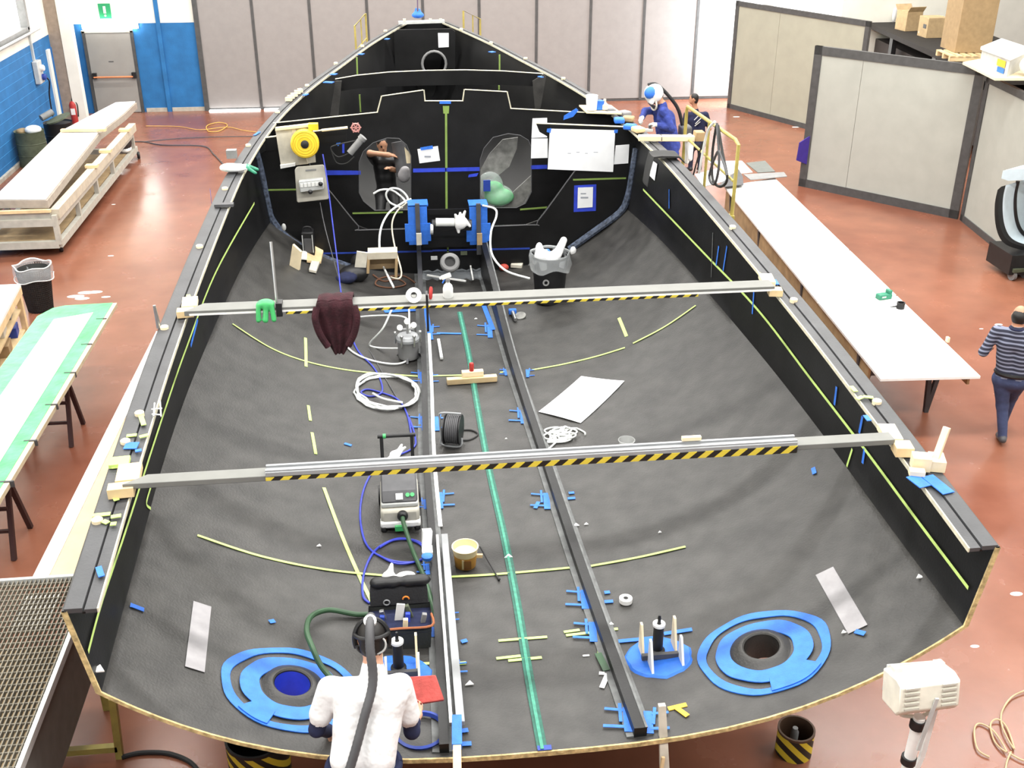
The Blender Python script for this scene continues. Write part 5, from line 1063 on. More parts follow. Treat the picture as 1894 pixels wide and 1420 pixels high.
tag(skin_object('white_rag', [('e', (c+Vector((-0.07, d*0.95, h+0.16)), (0.05, 0.04, 0.05)), 0), ('c', (c+Vector((-0.06, d*0.95, h+0.18)), 0.03, c+Vector((-0.04, d*0.98, h+0.27)), 0.014), 0), ('e', (c+Vector((0.06, d*0.95, h+0.17)), (0.07, 0.04, 0.025)), 0)], ['white_cloth'], None, 0.01), 'crumpled white rag on the back of the tool bag', 'rag')
# green hose loop behind the worker
P = [on_hull(700, 1140)+Vector((0, 0, 0.03)), on_hull(660, 1142)+Vector((0, 0, 0.03)), on_hull(610, 1140)+Vector((0, 0, 0.06)), on_hull(578, 1158)+Vector((0, 0, 0.09)), on_hull(570, 1190)+Vector((0, 0, 0.12)), on_hull(580, 1225)+Vector((0, 0, 0.14)), on_hull(600, 1262)+Vector((0, 0, 0.12)), on_hull(640, 1300)+Vector((0, 0, 0.1))]
b = MB(); b.tube(spline(P, 9), 0.02, 10); simple(b, 'suction_hose', 'green_hose', 'dark green suction hose looping left of the worker in white', 'hose')
# tape roll-like transparent cover beside worker
c = on_hull(778, 1355); b = MB(); b.lathe([(0.16, 0.0), (0.17, 0.03), (0.15, 0.035), (0.14, 0.01)], c, n=28, cap=False); simple(b, 'blue_ring', 'blue_dark', 'dark blue ring lying by the worker\'s right elbow', 'ring')
# ---- forward area: yellow hose reel on plywood board, socket panel
yr = 13.95
bd = thing('reel_board', 'plywood board hung on the ring frame, carrying the yellow hose reel', 'board', at_y(545, 305, yr+0.2))
b = MB(); b.prism(plane_poly([(509, 238), (578, 230), (584, 300), (520, 310)], yr+0.2), (0, 0.02, 0)); b.build('board', 'greywood', bd)
b = MB(); b.prism(plane_poly([(509, 237), (578, 229), (578, 234), (509, 242)], yr+0.15), (0, 0.07, 0)); b.build('top_rail', 'palewood', bd)
b = MB(); b.prism(plane_poly([(518, 306), (546, 302), (546, 307), (519, 312)], yr+0.15), (0, 0.07, 0)); b.build('foot_rail', 'white', bd)
b = MB(); b.prism(plane_poly([(538, 234), (545, 233), (570, 303), (553, 305)], yr+0.18), (0, 0.02, 0)); b.build('bracket', 'beige', bd)
c = at_y(564, 265, yr+0.05); rl = thing('hose_reel', 'round yellow hose reel with black hub on the plywood board', 'hose reel', c)
b = MB(); Rr = 26/ppm(c); b.lathe([(Rr*0.28, 0.10), (Rr*0.6, 0.11), (Rr*0.93, 0.10), (Rr, 0.07), (Rr, -0.05), (Rr*0.9, -0.08), (Rr*0.2, -0.08)], c, (0.05, -1, 0.12), 40); b.build('drum', 'yellow', rl)
for k in (0.5, 0.68, 0.84): b = MB(); u_, w_, d_ = basis((0.05, -1, 0.12)); b.tube([c+d_*0.106+u_*(Rr*k*math.cos(a))+w_*(Rr*k*math.sin(a)) for a in [2*PI*i/32 for i in range(32)]], 0.006, 5, True); b.build('groove_ring', mat('yellow_dim', (0.6, 0.40, 0.02), 0.5), rl)
b = MB(); b.lathe([(Rr*0.28, 0.10), (Rr*0.28, 0.12), (Rr*0.1, 0.13)], c, (0.05, -1, 0.12), 20); b.build('hub', 'black', rl)
b = MB(); b.box(c+Vector((0.12, 0.05, 0.2)), (0.12, 0.1, 0.08)); b.build('outlet_guide', 'yellow', rl)
p = at_y(576, 340, yr); sp = thing('power_board', 'grey-beige portable socket panel with outlets hung below the hose reel', 'power board', p)
b = MB(); b.prism(plane_poly([(545, 314), (549, 309), (598, 305), (603, 312), (608, 367), (606, 369), (552, 375), (549, 373)], yr), (0, 0.03, 0)); b.build('plate', 'beige_grey', sp, bevel=0.01)
b = MB(); b.prism(plane_poly([(552, 336), (597, 331), (599, 350), (555, 356)], yr-0.10), (0, 0.1, 0)); b.build('outlet_box', 'grey_light', sp, bevel=0.01)
for k in range(6):
    q = at_y(558+k*7, 343-k*0.7, yr-0.105); b = MB(); b.box(q, (0.035, 0.012, 0.05)); b.build('outlet', 'white', sp)
for (u, v) in ((574, 355), (593, 340)): b = MB(); b.ell(at_y(u, v, yr-0.13), (0.03, 0.03, 0.03), n=10, k=6); b.build('plug', 'black', sp)
b = MB(); b.prism(plane_poly([(565, 314), (585, 312), (585, 315), (565, 317)], yr-0.006), (0, 0.006, 0)); b.build('handle_slot', 'grey_mid', sp)
# wall-hung rods, light, flower
b = MB(); b.cyl(at_y(595, 241, yr+0.1), at_y(643, 236, yr+0.1), 0.018, n=8); simple(b, 'white_stick', 'palewood', 'thin pale stick reaching from the yellow reel towards the blue tape', 'stick')
c = at_y(658, 236, yr); t = thing('valve_wheel', 'small dull pink valve wheel at the end of the pale stick', 'valve', c)
b = MB(); b.tube([c+Vector((0.05*math.cos(a), 0, 0.05*math.sin(a))) for a in [2*PI*i/18 for i in range(18)]], 0.012, 6, True); b.build('wheel', mat('pinkish', (0.50, 0.22, 0.20), 0.6), t)
for a in (0, PI/3, 2*PI/3): b = MB(); d = Vector((math.cos(a), 0, math.sin(a)))*0.07; b.cyl(c-d, c+d, 0.008, n=6); b.build('spoke', 'pinkish', t)
p, q = at_y(647, 283, yr), at_y(668, 258, yr); b = MB(); b.cyl(p, q, 0.045, n=14); b.cyl(q, q+(q-p)*0.2, 0.055, n=14); simple(b, 'hand_lamp', 'grey_mid', 'dark grey tubular hand lamp hanging beside the left doorway', 'lamp')
b = MB(); b.tube(spline([p, at_y(625, 290, yr), at_y(612, 275, yr), at_y(622, 268, yr), q], 8), 0.008, 6); b.tube(spline([at_y(612, 275, yr), at_y(622, 300, yr), at_y(640, 302, yr), at_y(655, 290, yr)], 8), 0.008, 6); simple(b, 'lamp_cable', 'black_rubber', 'black cable looped around the grey hand lamp', 'cable')
# papers on bulkhead and frame
def poster(poly, y, label, marks=(), tape=(), name='paper_sheet'):
    P = plane_poly(poly, y); t = thing(name, label, 'paper', min(P, key=lambda p: p.z)); b = MB(); b.prism(P, (0, 0.004, 0)); b.build('sheet', 'paper', t, smooth=0)
    for (u, v, w, h) in marks: b = MB(); b.prism(plane_poly([(u, v), (u+w, v), (u+w, v+h), (u, v+h)], y-0.004), (0, 0.002, 0)); b.build('print', 'ink', t)
    for q in tape: b = MB(); b.prism(plane_poly(q, y-0.006), (0, 0.003, 0)); b.build('tape', 'blue_tape', t)
poster([(1017, 238), (1138, 241), (1134, 318), (1013, 313)], YF-0.04, 'largest white drawing sheet hanging right of the doorway', [(1050, 283, 6, 1), (1066, 281, 6, 1), (1082, 283, 5, 1), (1098, 281, 8, 1)], [[(1012, 238), (1020, 237), (1018, 246), (1011, 244)], [(1136, 240), (1143, 240), (1142, 246), (1136, 246)]])
poster([(772, 276), (810, 270), (814, 297), (776, 302)], YB-0.012, 'small white note under blue tape on the centre of the bulkhead', [(785, 288, 12, 3)], [[(777, 273), (800, 269), (801, 275), (779, 278)]])
poster([(985, 219), (1012, 218), (1012, 254), (983, 255)], YB-0.01, 'upper white sheet half hidden behind the beam stub')
poster([(983, 256), (1013, 256), (1013, 292), (982, 293)], YB-0.01, 'lower white sheet just left of the largest drawing sheet')
poster([(1139, 269), (1164, 267), (1162, 302), (1135, 304)], YF-0.02, 'greyish sheet right of the largest drawing sheet')
poster([(1069, 347), (1097, 346), (1096, 383), (1068, 385)], YF-0.02, 'white sheet framed with blue tape below the largest drawing', [(1074, 357, 10, 2), (1074, 364, 14, 3)])
poster([(810, 61), (830, 61), (830, 87), (811, 88)], Y3-0.012, 'white sheet on the bow bulkhead above the manhole')
P = [on_hull(u, v, 0.03) for (u, v) in ((1202, 293), (1216, 303), (1211, 334), (1197, 320))]; b = MB(); b.prism(P, (-0.004, 0, 0)); tag(b.build('paper_sheet', 'paper', smooth=0), 'white sheet stuck on the inner topside below the planing worker', 'paper')
# glove on the tube
p = at_y(852, 412, 13.82); tag(skin_object('work_glove', [('e', (p, (0.085, 0.06, 0.09)), 0), ('c', (p+Vector((-0.05, 0, 0.06)), 0.025, p+Vector((-0.07, -0.02, 0.12)), 0.018), 0), ('c', (p+Vector((-0.01, 0, 0.07)), 0.025, p+Vector((-0.005, -0.02, 0.14)), 0.018), 0), ('c', (p+Vector((0.03, 0, 0.07)), 0.025, p+Vector((0.06, -0.02, 0.16)), 0.018), 0), ('c', (p+Vector((0.06, 0, 0.03)), 0.028, p+Vector((0.12, 0, -0.05)), 0.02), 0), ('c', (p+Vector((-0.04, 0, -0.05)), 0.03, p+Vector((-0.03, 0, -0.13)), 0.02), 0)], ['white_cloth'], None, 0.012), 'white work glove lying on the torque tube between the blue taped posts', 'glove')
# green plastic bag in the right doorway
p = at_y(915, 355, 15.15); t = thing('plastic_bag', 'translucent green and white plastic bag in the right doorway', 'bag', at_y(915, 385, 15.15))
skin_object('green_lump', [('e', (p+Vector((0.08, 0.15, -0.12)), (0.22, 0.12, 0.13)), 0), ('e', (p+Vector((0.0, 0.15, 0.0)), (0.15, 0.1, 0.12)), 0)], ['green_film'], t, 0.025)
skin_object('clear_wrap', [('e', (p+Vector((-0.06, 0.08, 0.08)), (0.19, 0.14, 0.2)), 0), ('e', (p+Vector((0.06, 0.08, -0.08)), (0.22, 0.15, 0.16)), 0), ('c', (p+Vector((0.0, 0.02, 0.05)), 0.035, p+Vector((0.2, 0.02, -0.1)), 0.03), 1)], ['film', 'white_cloth'], t, 0.025)
b = MB(); b.box(p+Vector((-0.12, -0.08, 0.12)), (0.1, 0.02, 0.16)); b.build('blue_print', 'blue_dark', t)
# white hoses before the left doorway
for i, (pts, lab) in enumerate((([(728, 531, 12.6), (705, 480, 13.4), (703, 430, 13.8), (718, 395, 14.1), (745, 375, 14.3), (760, 368, 14.4)], 'white hose rising from the hull floor to the left doorway'),
                      ([(757, 372, 14.35), (735, 390, 14.2), (725, 415, 14.0), (730, 455, 13.7), (742, 500, 13.2), (738, 515, 13.0), (722, 512, 13.0)], 'beige hose hanging in front of the ring frame near the left post'),
                      ([(691, 358, 14.6), (705, 351, 14.6), (725, 352, 14.6), (745, 366, 14.5), (752, 378, 14.4)], 'upper white hose loop inside the left doorway'),
                      ([(745, 385, 14.4), (722, 375, 14.5), (714, 360, 14.5), (722, 349, 14.5), (738, 350, 14.5), (752, 362, 14.5), (757, 378, 14.4)], 'round white hose loop inside the left doorway'),
                      ([(893, 380, 14.1), (915, 386, 13.9), (918, 400, 13.8), (908, 430, 13.6), (910, 470, 13.3), (935, 500, 12.9), (980, 515, 12.7)], 'white hose running from the right blue post towards the black bin'))):
    b = MB(); b.tube(spline([at_y(*p) for p in pts], 8), 0.014 if i != 1 else 0.011, 8); simple(b, 'white_hose', 'white_hose' if i != 1 else 'beige', lab, 'hose', 'white hoses at the bulkhead')
# step box made of boards, left of the stringer
c = on_hull(705, 515); c.z = bottom(c.x, c.y); t = thing('step_box', 'open wooden step box of pale boards left of the stringer', 'step box', c); y_ = 13.0
P = plane_poly([(680, 468), (735, 466), (735, 478), (680, 480)], y_); b = MB(); b.prism(P, (0, 0.2, 0.0)); b.build('top_board', 'beige', t)
P = plane_poly([(660, 465), (680, 468), (677, 495), (656, 494)], y_); b = MB(); b.prism(P, (0, 0.03, 0)); b.build('left_board', 'greywood', t)
P = plane_poly([(731, 478), (736, 478), (735, 513), (730, 513)], y_); b = MB(); b.prism(P, (0, 0.2, 0)); b.build('right_leg', 'brownwood', t)
P = plane_poly([(679, 480), (684, 480), (683, 506), (678, 506)], y_); b = MB(); b.prism(P, (0, 0.2, 0)); b.build('left_leg', 'brownwood', t)
P = plane_poly([(684, 480), (731, 478), (731, 496), (684, 498)], y_+0.2); b = MB(); b.prism(P, (0, 0.01, 0)); b.build('back_board', 'brownwood', t)
tag(skin_object('dark_cloth_heap', [('e', (on_hull(655, 515)+Vector((0, 0, 0.07)), (0.2, 0.15, 0.12)), 0), ('e', (on_hull(665, 500)+Vector((0, 0, 0.12)), (0.12, 0.1, 0.12)), 0), ('e', (on_hull(640, 520)+Vector((0, 0, 0.04)), (0.14, 0.12, 0.07)), 1)], ['black', 'navy'], None, 0.02), 'heap of black cloth and cable behind the maroon sweater', 'cloth')
b = MB(); pts = [on_hull(u, v)+Vector((0, 0, 0.015)) for (u, v) in [(690, 510), (710, 522), (735, 518), (750, 528), (720, 534), (695, 528), (705, 516), (745, 512), (768, 525)]]; b.tube(spline(pts, 6), 0.012, 6); simple(b, 'brown_rope', mat('rust_rope', (0.13, 0.06, 0.035), 0.9), 'brown rope lying tangled below the step box', 'rope')
# wood offcuts and black lamp left
for (poly, m, lab) in (([(541, 452), (556, 466), (552, 500), (535, 492)], 'palewood', 'pale board offcut leaning upright beside the black lamp'), ([(570, 462), (600, 461), (594, 490), (568, 488)], 'pine', 'square pine board offcut lying beside the black lamp'), ([(577, 488), (592, 489), (585, 508), (572, 505)], 'greywood', 'small board offcut below the square pine offcut')):
    P = [on_hull(u, v)+Vector((0, 0, 0.05)) for (u, v) in poly]; zz = min(p.z for p in P)
    if 'leaning' in lab: P = plane_poly(poly, P[2].y)
    b = MB(); b.prism(P, (0.0, 0.0, -0.03) if 'leaning' not in lab else (0.02, 0.03, 0)); tag(b.build('board_offcut', m), lab, 'offcut', 'wood offcuts on the hull floor')
b = MB(); P = [on_hull(u, v)+Vector((0, 0, 0.06)) for (u, v) in ((557, 472), (569, 472), (568, 486), (557, 485))]; b.prism(P, (0, 0, -0.02)); tag(b.build('white_card', 'white'), 'small white card between the board offcuts', 'card')
c = on_hull(572, 470); c.z = bottom(c.x, c.y); t = thing('black_battery_lamp', 'black box-shaped lamp standing by the wood offcuts at the left', 'lamp', c)
P = at_y(569, 424, c.y); hh = P.z-c.z-0.02
b = MB(); b.box(c+Vector((0, 0.02, hh/2)), (0.16, 0.2, hh)); b.build('case', 'black', t, bevel=0.015)
b = MB(); b.box(c+Vector((-0.0, -0.085, hh*0.45)), (0.10, 0.012, hh*0.6)); b.build('front_panel', 'grey_dark', t, bevel=0.004)
for s in (-1, 1): b = MB(); b.bar(c+Vector((s*0.065, -0.09, 0.05)), c+Vector((s*0.065, -0.09, hh*0.9)), 0.012, 0.012); b.build('guard_bar', 'grey_light', t)
b = MB(); b.tube(spline([c+Vector((-0.06, 0.0, hh)), c+Vector((-0.04, 0, hh+0.05)), c+Vector((0.04, 0, hh+0.05)), c+Vector((0.06, 0, hh))], 6), 0.012, 8); b.build('handle', 'black', t)
b = MB(); b.ell(at_y(525, 420, 13.9), (0.03, 0.03, 0.05)); simple(b, 'white_clip', 'grey_light', 'small pale clip on the film-covered fillet at left', 'clip')
# clear plastic film lying over the hull floor around the stern gland
rows = [[on_hull(u, v)+Vector((0, 0, 0.04+0.02*math.sin(u*0.3+v*0.17))) for u in range(782, 892, 9)] for v in range(492, 528, 6)]
b = MB(); b.grid(rows); simple(b, 'plastic_film', 'film_dim', 'clear plastic film spread over the floor around the ring-shaped stern gland', 'plastic film')
for (a, c_) in (((868, 489), (875, 527)), ((790, 519), (862, 530))): 
    b = MB(); b.bar(on_hull(*a)+Vector((0, 0, 0.08)), on_hull(*c_)+Vector((0, 0, 0.08)), 0.02, 0.02); simple(b, 'white_batten', 'white', 'thin white batten standing on the plastic film, right one' if a[0] > 800 else 'thin white batten lying on the plastic film behind the spray bottle', 'batten')
for (u, v, s) in ((803, 477, 0.05), (858, 468, 0.05)): b = MB(); b.box(at_y(u, v, 14.2), (0.09, 0.02, 0.05)); b.build('blue_tape_strip' if u < 0 else 'label_plate', 'grey_light' if u < 830 else 'olive', hull)
# ---- left side deck bits
p = dk(434, 318); tag(skin_object('work_glove', [('e', (p+Vector((0, 0, 0.05)), (0.17, 0.10, 0.045)), 0), ('e', (p+Vector((-0.06, -0.03, 0.07)), (0.10, 0.08, 0.04)), 0), ('c', (p+Vector((0.15, 0.02, 0.06)), 0.03, p+Vector((0.27, 0.0, 0.02)), 0.02), 1), ('c', (p+Vector((0.15, -0.04, 0.06)), 0.025, p+Vector((0.25, -0.08, 0.0)), 0.02), 1)], ['white_cloth', 'green_box'], None, 0.014), 'white glove with green fingertips lying on the left side deck', 'glove')
p = dk(415, 382); b = MB(); b.box(p+Vector((0, 0, 0.02)), (0.2, 0.08, 0.03)); simple(b, 'dark_bracket', 'grey_dark', 'small dark bracket across the left side deck', 'bracket')
p = dk(292, 610); b = MB(); b.cyl(p+Vector((0.0, 0.05, -0.002)), p+Vector((-0.01, 0.05, 0.2)), 0.02, 0.012, n=12); simple(b, 'steel_pin', 'steel', 'steel pin standing up on the left side deck', 'pin')
p = dk(437, 290); b = MB(); b.box(p+Vector((-0.05, 0, 0.04)), (0.12, 0.1, 0.1)); simple(b, 'deck_chock', 'grey_mid', 'grey chock on the outer edge of the left side deck', 'chock')
t = thing('wire_square', 'small bent wire square clipped on the left side deck edge', 'wire', dk(290, 757))
b = MB()
for (a, c_) in (((280, 757), (300, 755)), ((281, 766), (298, 767)), ((286, 745), (284, 770)), ((296, 742), (298, 770))): b.cyl(on_deck(*a, 0.03), on_deck(*c_, 0.03), 0.006, n=6)
b.build('wire', 'grey_light', t)
# ================================================================== AROUND THE HULL
# ---- long white table on the right
z = 0.88; c4 = [at_z(1630, 702, z), at_z(1815, 697, z), at_z(1432, 328, z), at_z(1340, 345, z)]
# straight-edged top built from four boards
t = thing('work_table', 'long white-topped work table alongside the right side of the hull', 'table', ((c4[0]+c4[2])/2).xy.to_3d())
ks = [0.0, 0.30, 0.52, 0.70, 1.0]
L0, R0, R1, L1 = c4[0], c4[1], c4[2], c4[3]
for a, c in zip(ks[:-1], ks[1:]):
    b = MB(); g = 0.0022; P = [L0.lerp(L1, a+g), R0.lerp(R1, a+g), R0.lerp(R1, c-g), L0.lerp(L1, c-g)]; b.prism(P, (0, 0, -0.03)); b.build('top_board', 'white', t)
b = MB(); q = Vector((0.04, 0, -0.03)); b.bar(L0.lerp(L1, 0.06)+Vector((0.05, 0, -0.21)), L1+Vector((0.05, 0, -0.21)), 0.03, 0.36); b.build('side_panel', 'brownwood', t)
b = MB(); b.bar(R0.lerp(R1, 0.02)+Vector((-0.05, 0, -0.1)), R1+Vector((-0.05, 0, -0.1)), 0.03, 0.14); b.build('far_panel', 'brownwood', t)
for k in (0.1, 0.4, 0.7, 0.95):
    for (E0_, E1_, s) in ((L0, L1, 0.12), (R0, R1, -0.12)):
        p = E0_.lerp(E1_, k)+Vector((s, 0, 0)); b = MB(); b.bar((p.x-0.09, p.y, p.z-0.04), (p.x+0.0, p.y+0.05, 0.0), 0.05, 0.05); b.bar((p.x+0.09, p.y, p.z-0.04), (p.x+0.0, p.y+0.05, 0.02), 0.05, 0.05); b.build('leg', 'grey_dark', t)
    p, q = L0.lerp(L1, k), R0.lerp(R1, k); b = MB(); b.bar(p+Vector((0.1, 0.02, -0.3)), q+Vector((-0.1, 0.02, -0.3)), 0.04, 0.06); b.build('stretcher', 'grey_dark', t)
def on_table(u, v, dz=0.0): p = at_z(u, v, z); p.z += dz; return p
p = on_table(1634, 552); t = thing('green_tool_case', 'small green tool case lying on the white table', 'case', p)
b = MB(); b.box(p+Vector((0, 0, 0.035)), (0.19, 0.10, 0.07), rotz(0.2)); b.build('case', 'green_box', t, bevel=0.012); b = MB(); b.box(p+Vector((0.07, 0.02, 0.09)), (0.05, 0.09, 0.05), rotz(0.2)); b.build('grip', 'green_box', t, bevel=0.01); b = MB(); b.box(p+Vector((-0.02, -0.056, 0.04)), (0.06, 0.006, 0.02), rotz(0.2)); b.build('label_sticker', 'grey_light', t)
p = on_table(1665, 570); t = thing('black_cup', 'black cup-shaped part on the white table next to the green case', 'cup', p)
b = MB(); b.lathe([(0.0, 0.0), (0.05, 0.0), (0.052, 0.08), (0.04, 0.08), (0.036, 0.03), (0.0, 0.03)], p, n=20, cap=False); b.build('cup', 'black', t); b = MB(); b.cyl(p+Vector((-0.05, 0, 0.03)), p+Vector((-0.13, 0.01, 0.02)), 0.012, 0.004, n=8); b.build('spout', 'black', t)
p = on_table(1737, 670); b = MB(); b.bar(p+Vector((0, 0, 0.0)), p+Vector((0.05, 0.14, 0.12)), 0.03, 0.02); simple(b, 'pale_peg', 'palewood', 'pale wooden peg standing on the white table near its front edge', 'peg')
p = on_table(1752, 632); b = MB(); b.box(p+Vector((0, 0, 0.03)), (0.03, 0.05, 0.06)); simple(b, 'pale_peg', 'palewood', 'short pale wooden peg at the right edge of the white table', 'peg')
# grey plates and cut pieces at the far end of the table
def plate(poly, dz, m, name, label, th=0.012):
    P = [at_z(u, v, z+dz) for (u, v) in poly]; b = MB(); b.prism(P, (0, 0, -th)); return tag(b.build(name, m), label, name.split('_')[-1], 'sheets at the far end of the white table')
plate([(1310, 298), (1372, 297), (1392, 318), (1350, 322)], 0.03, 'white', 'white_sheet', 'white sheet at the far end of the table behind the railing')
plate([(1380, 301), (1415, 297), (1434, 317), (1402, 319)], 0.05, mat('dark_plate', (0.12, 0.13, 0.12), 0.5), 'dark_plate', 'dark grey square plate at the far end of the white table')
plate([(1375, 322), (1450, 318), (1456, 326), (1388, 332)], 0.045, 'grey_mid', 'grey_strip', 'long grey strip across the far end of the white table')
plate([(1330, 342), (1366, 312), (1374, 326), (1375, 341), (1340, 345)], 0.06, 'grey_dark', 'curved_plate', 'dark curved plate at the far end of the white table')
plate([(1285, 322), (1330, 310), (1360, 330), (1300, 345)], 0.02, 'grey_light', 'grey_sheet', 'light grey sheet nearest the hull at the far end of the table')
# scaffold beside the hull where the man in blue works
sx0, sx1, sy0, sy1, sz = 3.42, 4.45, 12.6, 17.4, 1.38
t = thing('scaffold', 'low wooden work platform beside the hull under the man in blue', 'platform', ((sx0+sx1)/2, 15, 0))
for k in range(4): b = MB(); w = (sx1-sx0-0.15)/4; b.bb((sx0+0.15+k*w+0.01, sy0, sz-0.04), (sx0+0.15+(k+1)*w-0.01, sy1, sz)); b.build('plank', 'palewood', t)
for x in (sx0+0.2, sx1-0.05):
    for y in (sy0+0.1, 15.0, sy1-0.1): b = MB(); b.bar((x, y, 0), (x, y, sz-0.04), 0.06, 0.06); b.build('post', 'yellow_paint', t)
# yellow guard rail
t = thing('guard_rail', 'yellow tubular guard rail with cables slung over it beside the hull', 'railing', at_x(1355, 405, 3.8))
X = 3.82; P = [at_x(1353, 405, X), at_x(1366, 268, X), at_x(1360, 258, X), at_x(1272, 197, X), at_x(1270, 205, X)]
far = at_x(1268, 300, X); P.append(Vector((X, P[-1].y, 1.4)))
b = MB(); b.tube(P, 0.022, 8); b.build('frame_tube', 'yellow_paint', t)
m1 = at_x(1312, 226, X); b = MB(); b.cyl(m1, (X, m1.y, sz), 0.018, n=8); b.build('post', 'yellow_paint', t)
a_, c_ = Vector((X, P[0].y+0.05, (P[0].z+P[1].z)/2)), Vector((X, P[-1].y, (P[0].z+P[1].z)/2)); b = MB(); b.cyl(a_, c_, 0.015, n=8); b.build('mid_rail', 'yellow_paint', t)
b = MB(); b.box(P[0]+Vector((-0.06, 0, 0.0)), (0.16, 0.1, 0.1)); b.build('foot_clamp', 'yellow_paint', t)
for i, (pts, m, lab) in enumerate((([(1325, 232), (1318, 280), (1318, 330), (1332, 345), (1345, 330), (1336, 280), (1328, 232)], 'black_rubber', 'black cable loop hanging over the yellow guard rail'), ([(1326, 228), (1330, 300), (1322, 340), (1312, 325), (1328, 280), (1338, 300), (1345, 325)], 'grey_dark', 'second dark cable loop over the yellow guard rail'), ([(1322, 225), (1310, 240), (1302, 270), (1293, 320)], 'white_hose', 'white hose slung over the yellow guard rail'), ([(1300, 262), (1290, 295), (1282, 325)], 'black_rubber', 'dark cord hanging beside the white rag'))):
    b = MB(); b.tube(spline([at_x(u, v, X-0.04-0.015*i) for (u, v) in pts], 7), 0.016 if i != 3 else 0.01, 8); simple(b, 'slung_cable', m, lab, 'cable', 'cables on the guard rail')
p = at_x(1275, 262, 3.85); tag(skin_object('white_rag', [('e', (p+Vector((0, 0, 0.0)), (0.05, 0.09, 0.11)), 0), ('c', (p, 0.05, p+Vector((0, 0.05, -0.28)), 0.03), 0), ('c', (p+Vector((0, -0.04, 0)), 0.05, p+Vector((0, -0.10, -0.2)), 0.03), 0)], ['white_cloth'], None, 0.014), 'white rag hung between the two men by the guard rail', 'rag')
# wooden mallet-like piece and brackets on the sheer near the man in blue
p, q = dk(1180, 262, 0.05), dk(1256, 268, 0.05); q = p+Vector((0.72, -0.1, 0)); t = thing('wooden_mallet', 'pale wooden bat with brown end lying across the right side deck', 'bat', (p+q)/2)
b = MB(); b.bar(p, q, 0.10, 0.07); b.build('bat', 'palewood', t, bevel=0.01); b = MB(); b.box(q+Vector((0.05, 0, 0.03)), (0.12, 0.14, 0.12)); b.build('end_block', 'brownwood', t, bevel=0.01)
b = MB(); b.tube([p.lerp(q, 0.4)+Vector((0, 0.055*math.cos(a), 0.045*math.sin(a))) for a in [2*PI*i/12 for i in range(12)]], 0.006, 5, True); b.build('string', 'grey_dark', t)
p = dk(1233, 292, 0.0); rows = [[p+Vector((dx, dy+0.10*dx, dz+0.008*math.sin(9*dx+dy*20))) for dy in (-0.14, -0.05, 0.05, 0.14)] for (dx, dz) in ((-0.26, -0.32), (-0.235, -0.12), (-0.20, 0.03), (-0.1, 0.04), (0.02, 0.04), (0.12, 0.035), (0.2, -0.04))]; b = MB(); b.slab(rows, (0, 0, 0.02)); simple(b, 'rubber_mat', 'black_rubber', 'dark rubber mat folded over the right side deck', 'mat')
for (u, v, m, lab) in ((1128, 212, 'grey_dark', 'grey'), (1155, 215, 'grey_mid', ''), (1162, 225, 'brownwood', ''), (1145, 228, 'blue_tape', ''), (1165, 240, 'blue_tape', ''), (1180, 245, 'pine', '')):
    p = dk(u, v); b = MB(); b.box(p+Vector((0, 0, 0.04)), (0.16, 0.14, 0.07), rotz(u)); simple(b, 'deck_clutter', m, {1128: 'grey rounded lump on the right side deck by the bulkhead corner', 1155: 'small grey metal block on the right side deck', 1162: 'brown block on the right side deck near the bulkhead', 1145: 'blue taped block at the bulkhead corner', 1165: 'blue taped block nearest the wooden bat', 1180: 'small pine block next to the wooden bat'}[u], 'block', 'small blocks on the right side deck', bevel=0.02)
# tub and tray at the bulkhead corner
t = thing('wooden_tray', 'thin pine tray resting on the bulkhead corner at the right', 'tray', dk(1110, 200, 0.05)); b = MB(); P = [on_deck(u, v, 0.08) for (u, v) in ((1071, 194), (1130, 194), (1150, 209), (1085, 207))]; b.prism(P, (0, 0, -0.02)); b.build('tray', 'palewood', t)
p = on_deck(1094, 203, 0.09); t = thing('white_pot', 'white plastic pot standing on the pine tray', 'pot', p); b = MB(); b.lathe([(0.0, 0), (0.07, 0), (0.085, 0.2), (0.078, 0.2), (0.065, 0.02), (0, 0.02)], p, n=20, cap=False); b.build('pot_body', 'white', t); b = MB(); b.box(p+Vector((0.12, 0.02, 0.06)), (0.1, 0.08, 0.12)); b.build('blue_tin', 'blue_tape', t)
p = on_deck(1118, 202, 0.09); b = MB(); b.lathe([(0.0, 0), (0.05, 0), (0.05, 0.06), (0.02, 0.1), (0.02, 0.14)], p, n=14); simple(b, 'small_bottle', 'greywood', 'small greyish bottle on the pine tray beside the white pot', 'bottle')
# floodlight
hc = at_y(1705, 1280, 4.55); t = thing('floodlight', 'cream floodlight head on a white tripod stand at the stern', 'floodlight', (hc.x, hc.y, 0))
M = rotz(0.06) @ Matrix.Rotation(R(-12), 3, 'X')
pr_ = [(-0.12, -0.09), (0.05, -0.10), (0.09, -0.06), (0.09, 0.10), (0.02, 0.13), (-0.12, 0.12)]
s = 118/ppm(hc)
pts = [M @ Vector((-s/2, -y, zz)) for (y, zz) in pr_]
b = MB(); b.prism([hc+p for p in pts], M @ Vector((s, 0, 0))); b.build('housing', mat('lamp_cream', (0.72, 0.70, 0.60), 0.45), t, bevel=0.012)
for sgn in (-1, 1):
    for k in range(5): b = MB(); b.box(hc+M @ Vector((sgn*s*0.31, -0.093, -0.04+0.032*k)), (s*0.24, 0.012, 0.012), M); b.build('louvre', 'beige_grey', t)
    b = MB(); b.box(hc+M @ Vector((sgn*s*0.36, 0.06, 0.135)), (0.05, 0.05, 0.03), M); b.build('hinge', 'lamp_cream', t)
b = MB(); b.bb(hc+Vector((-s*0.46, 0.125, -0.08)), hc+Vector((s*0.46, 0.135, 0.11))); b.build('glass', 'clear', t)
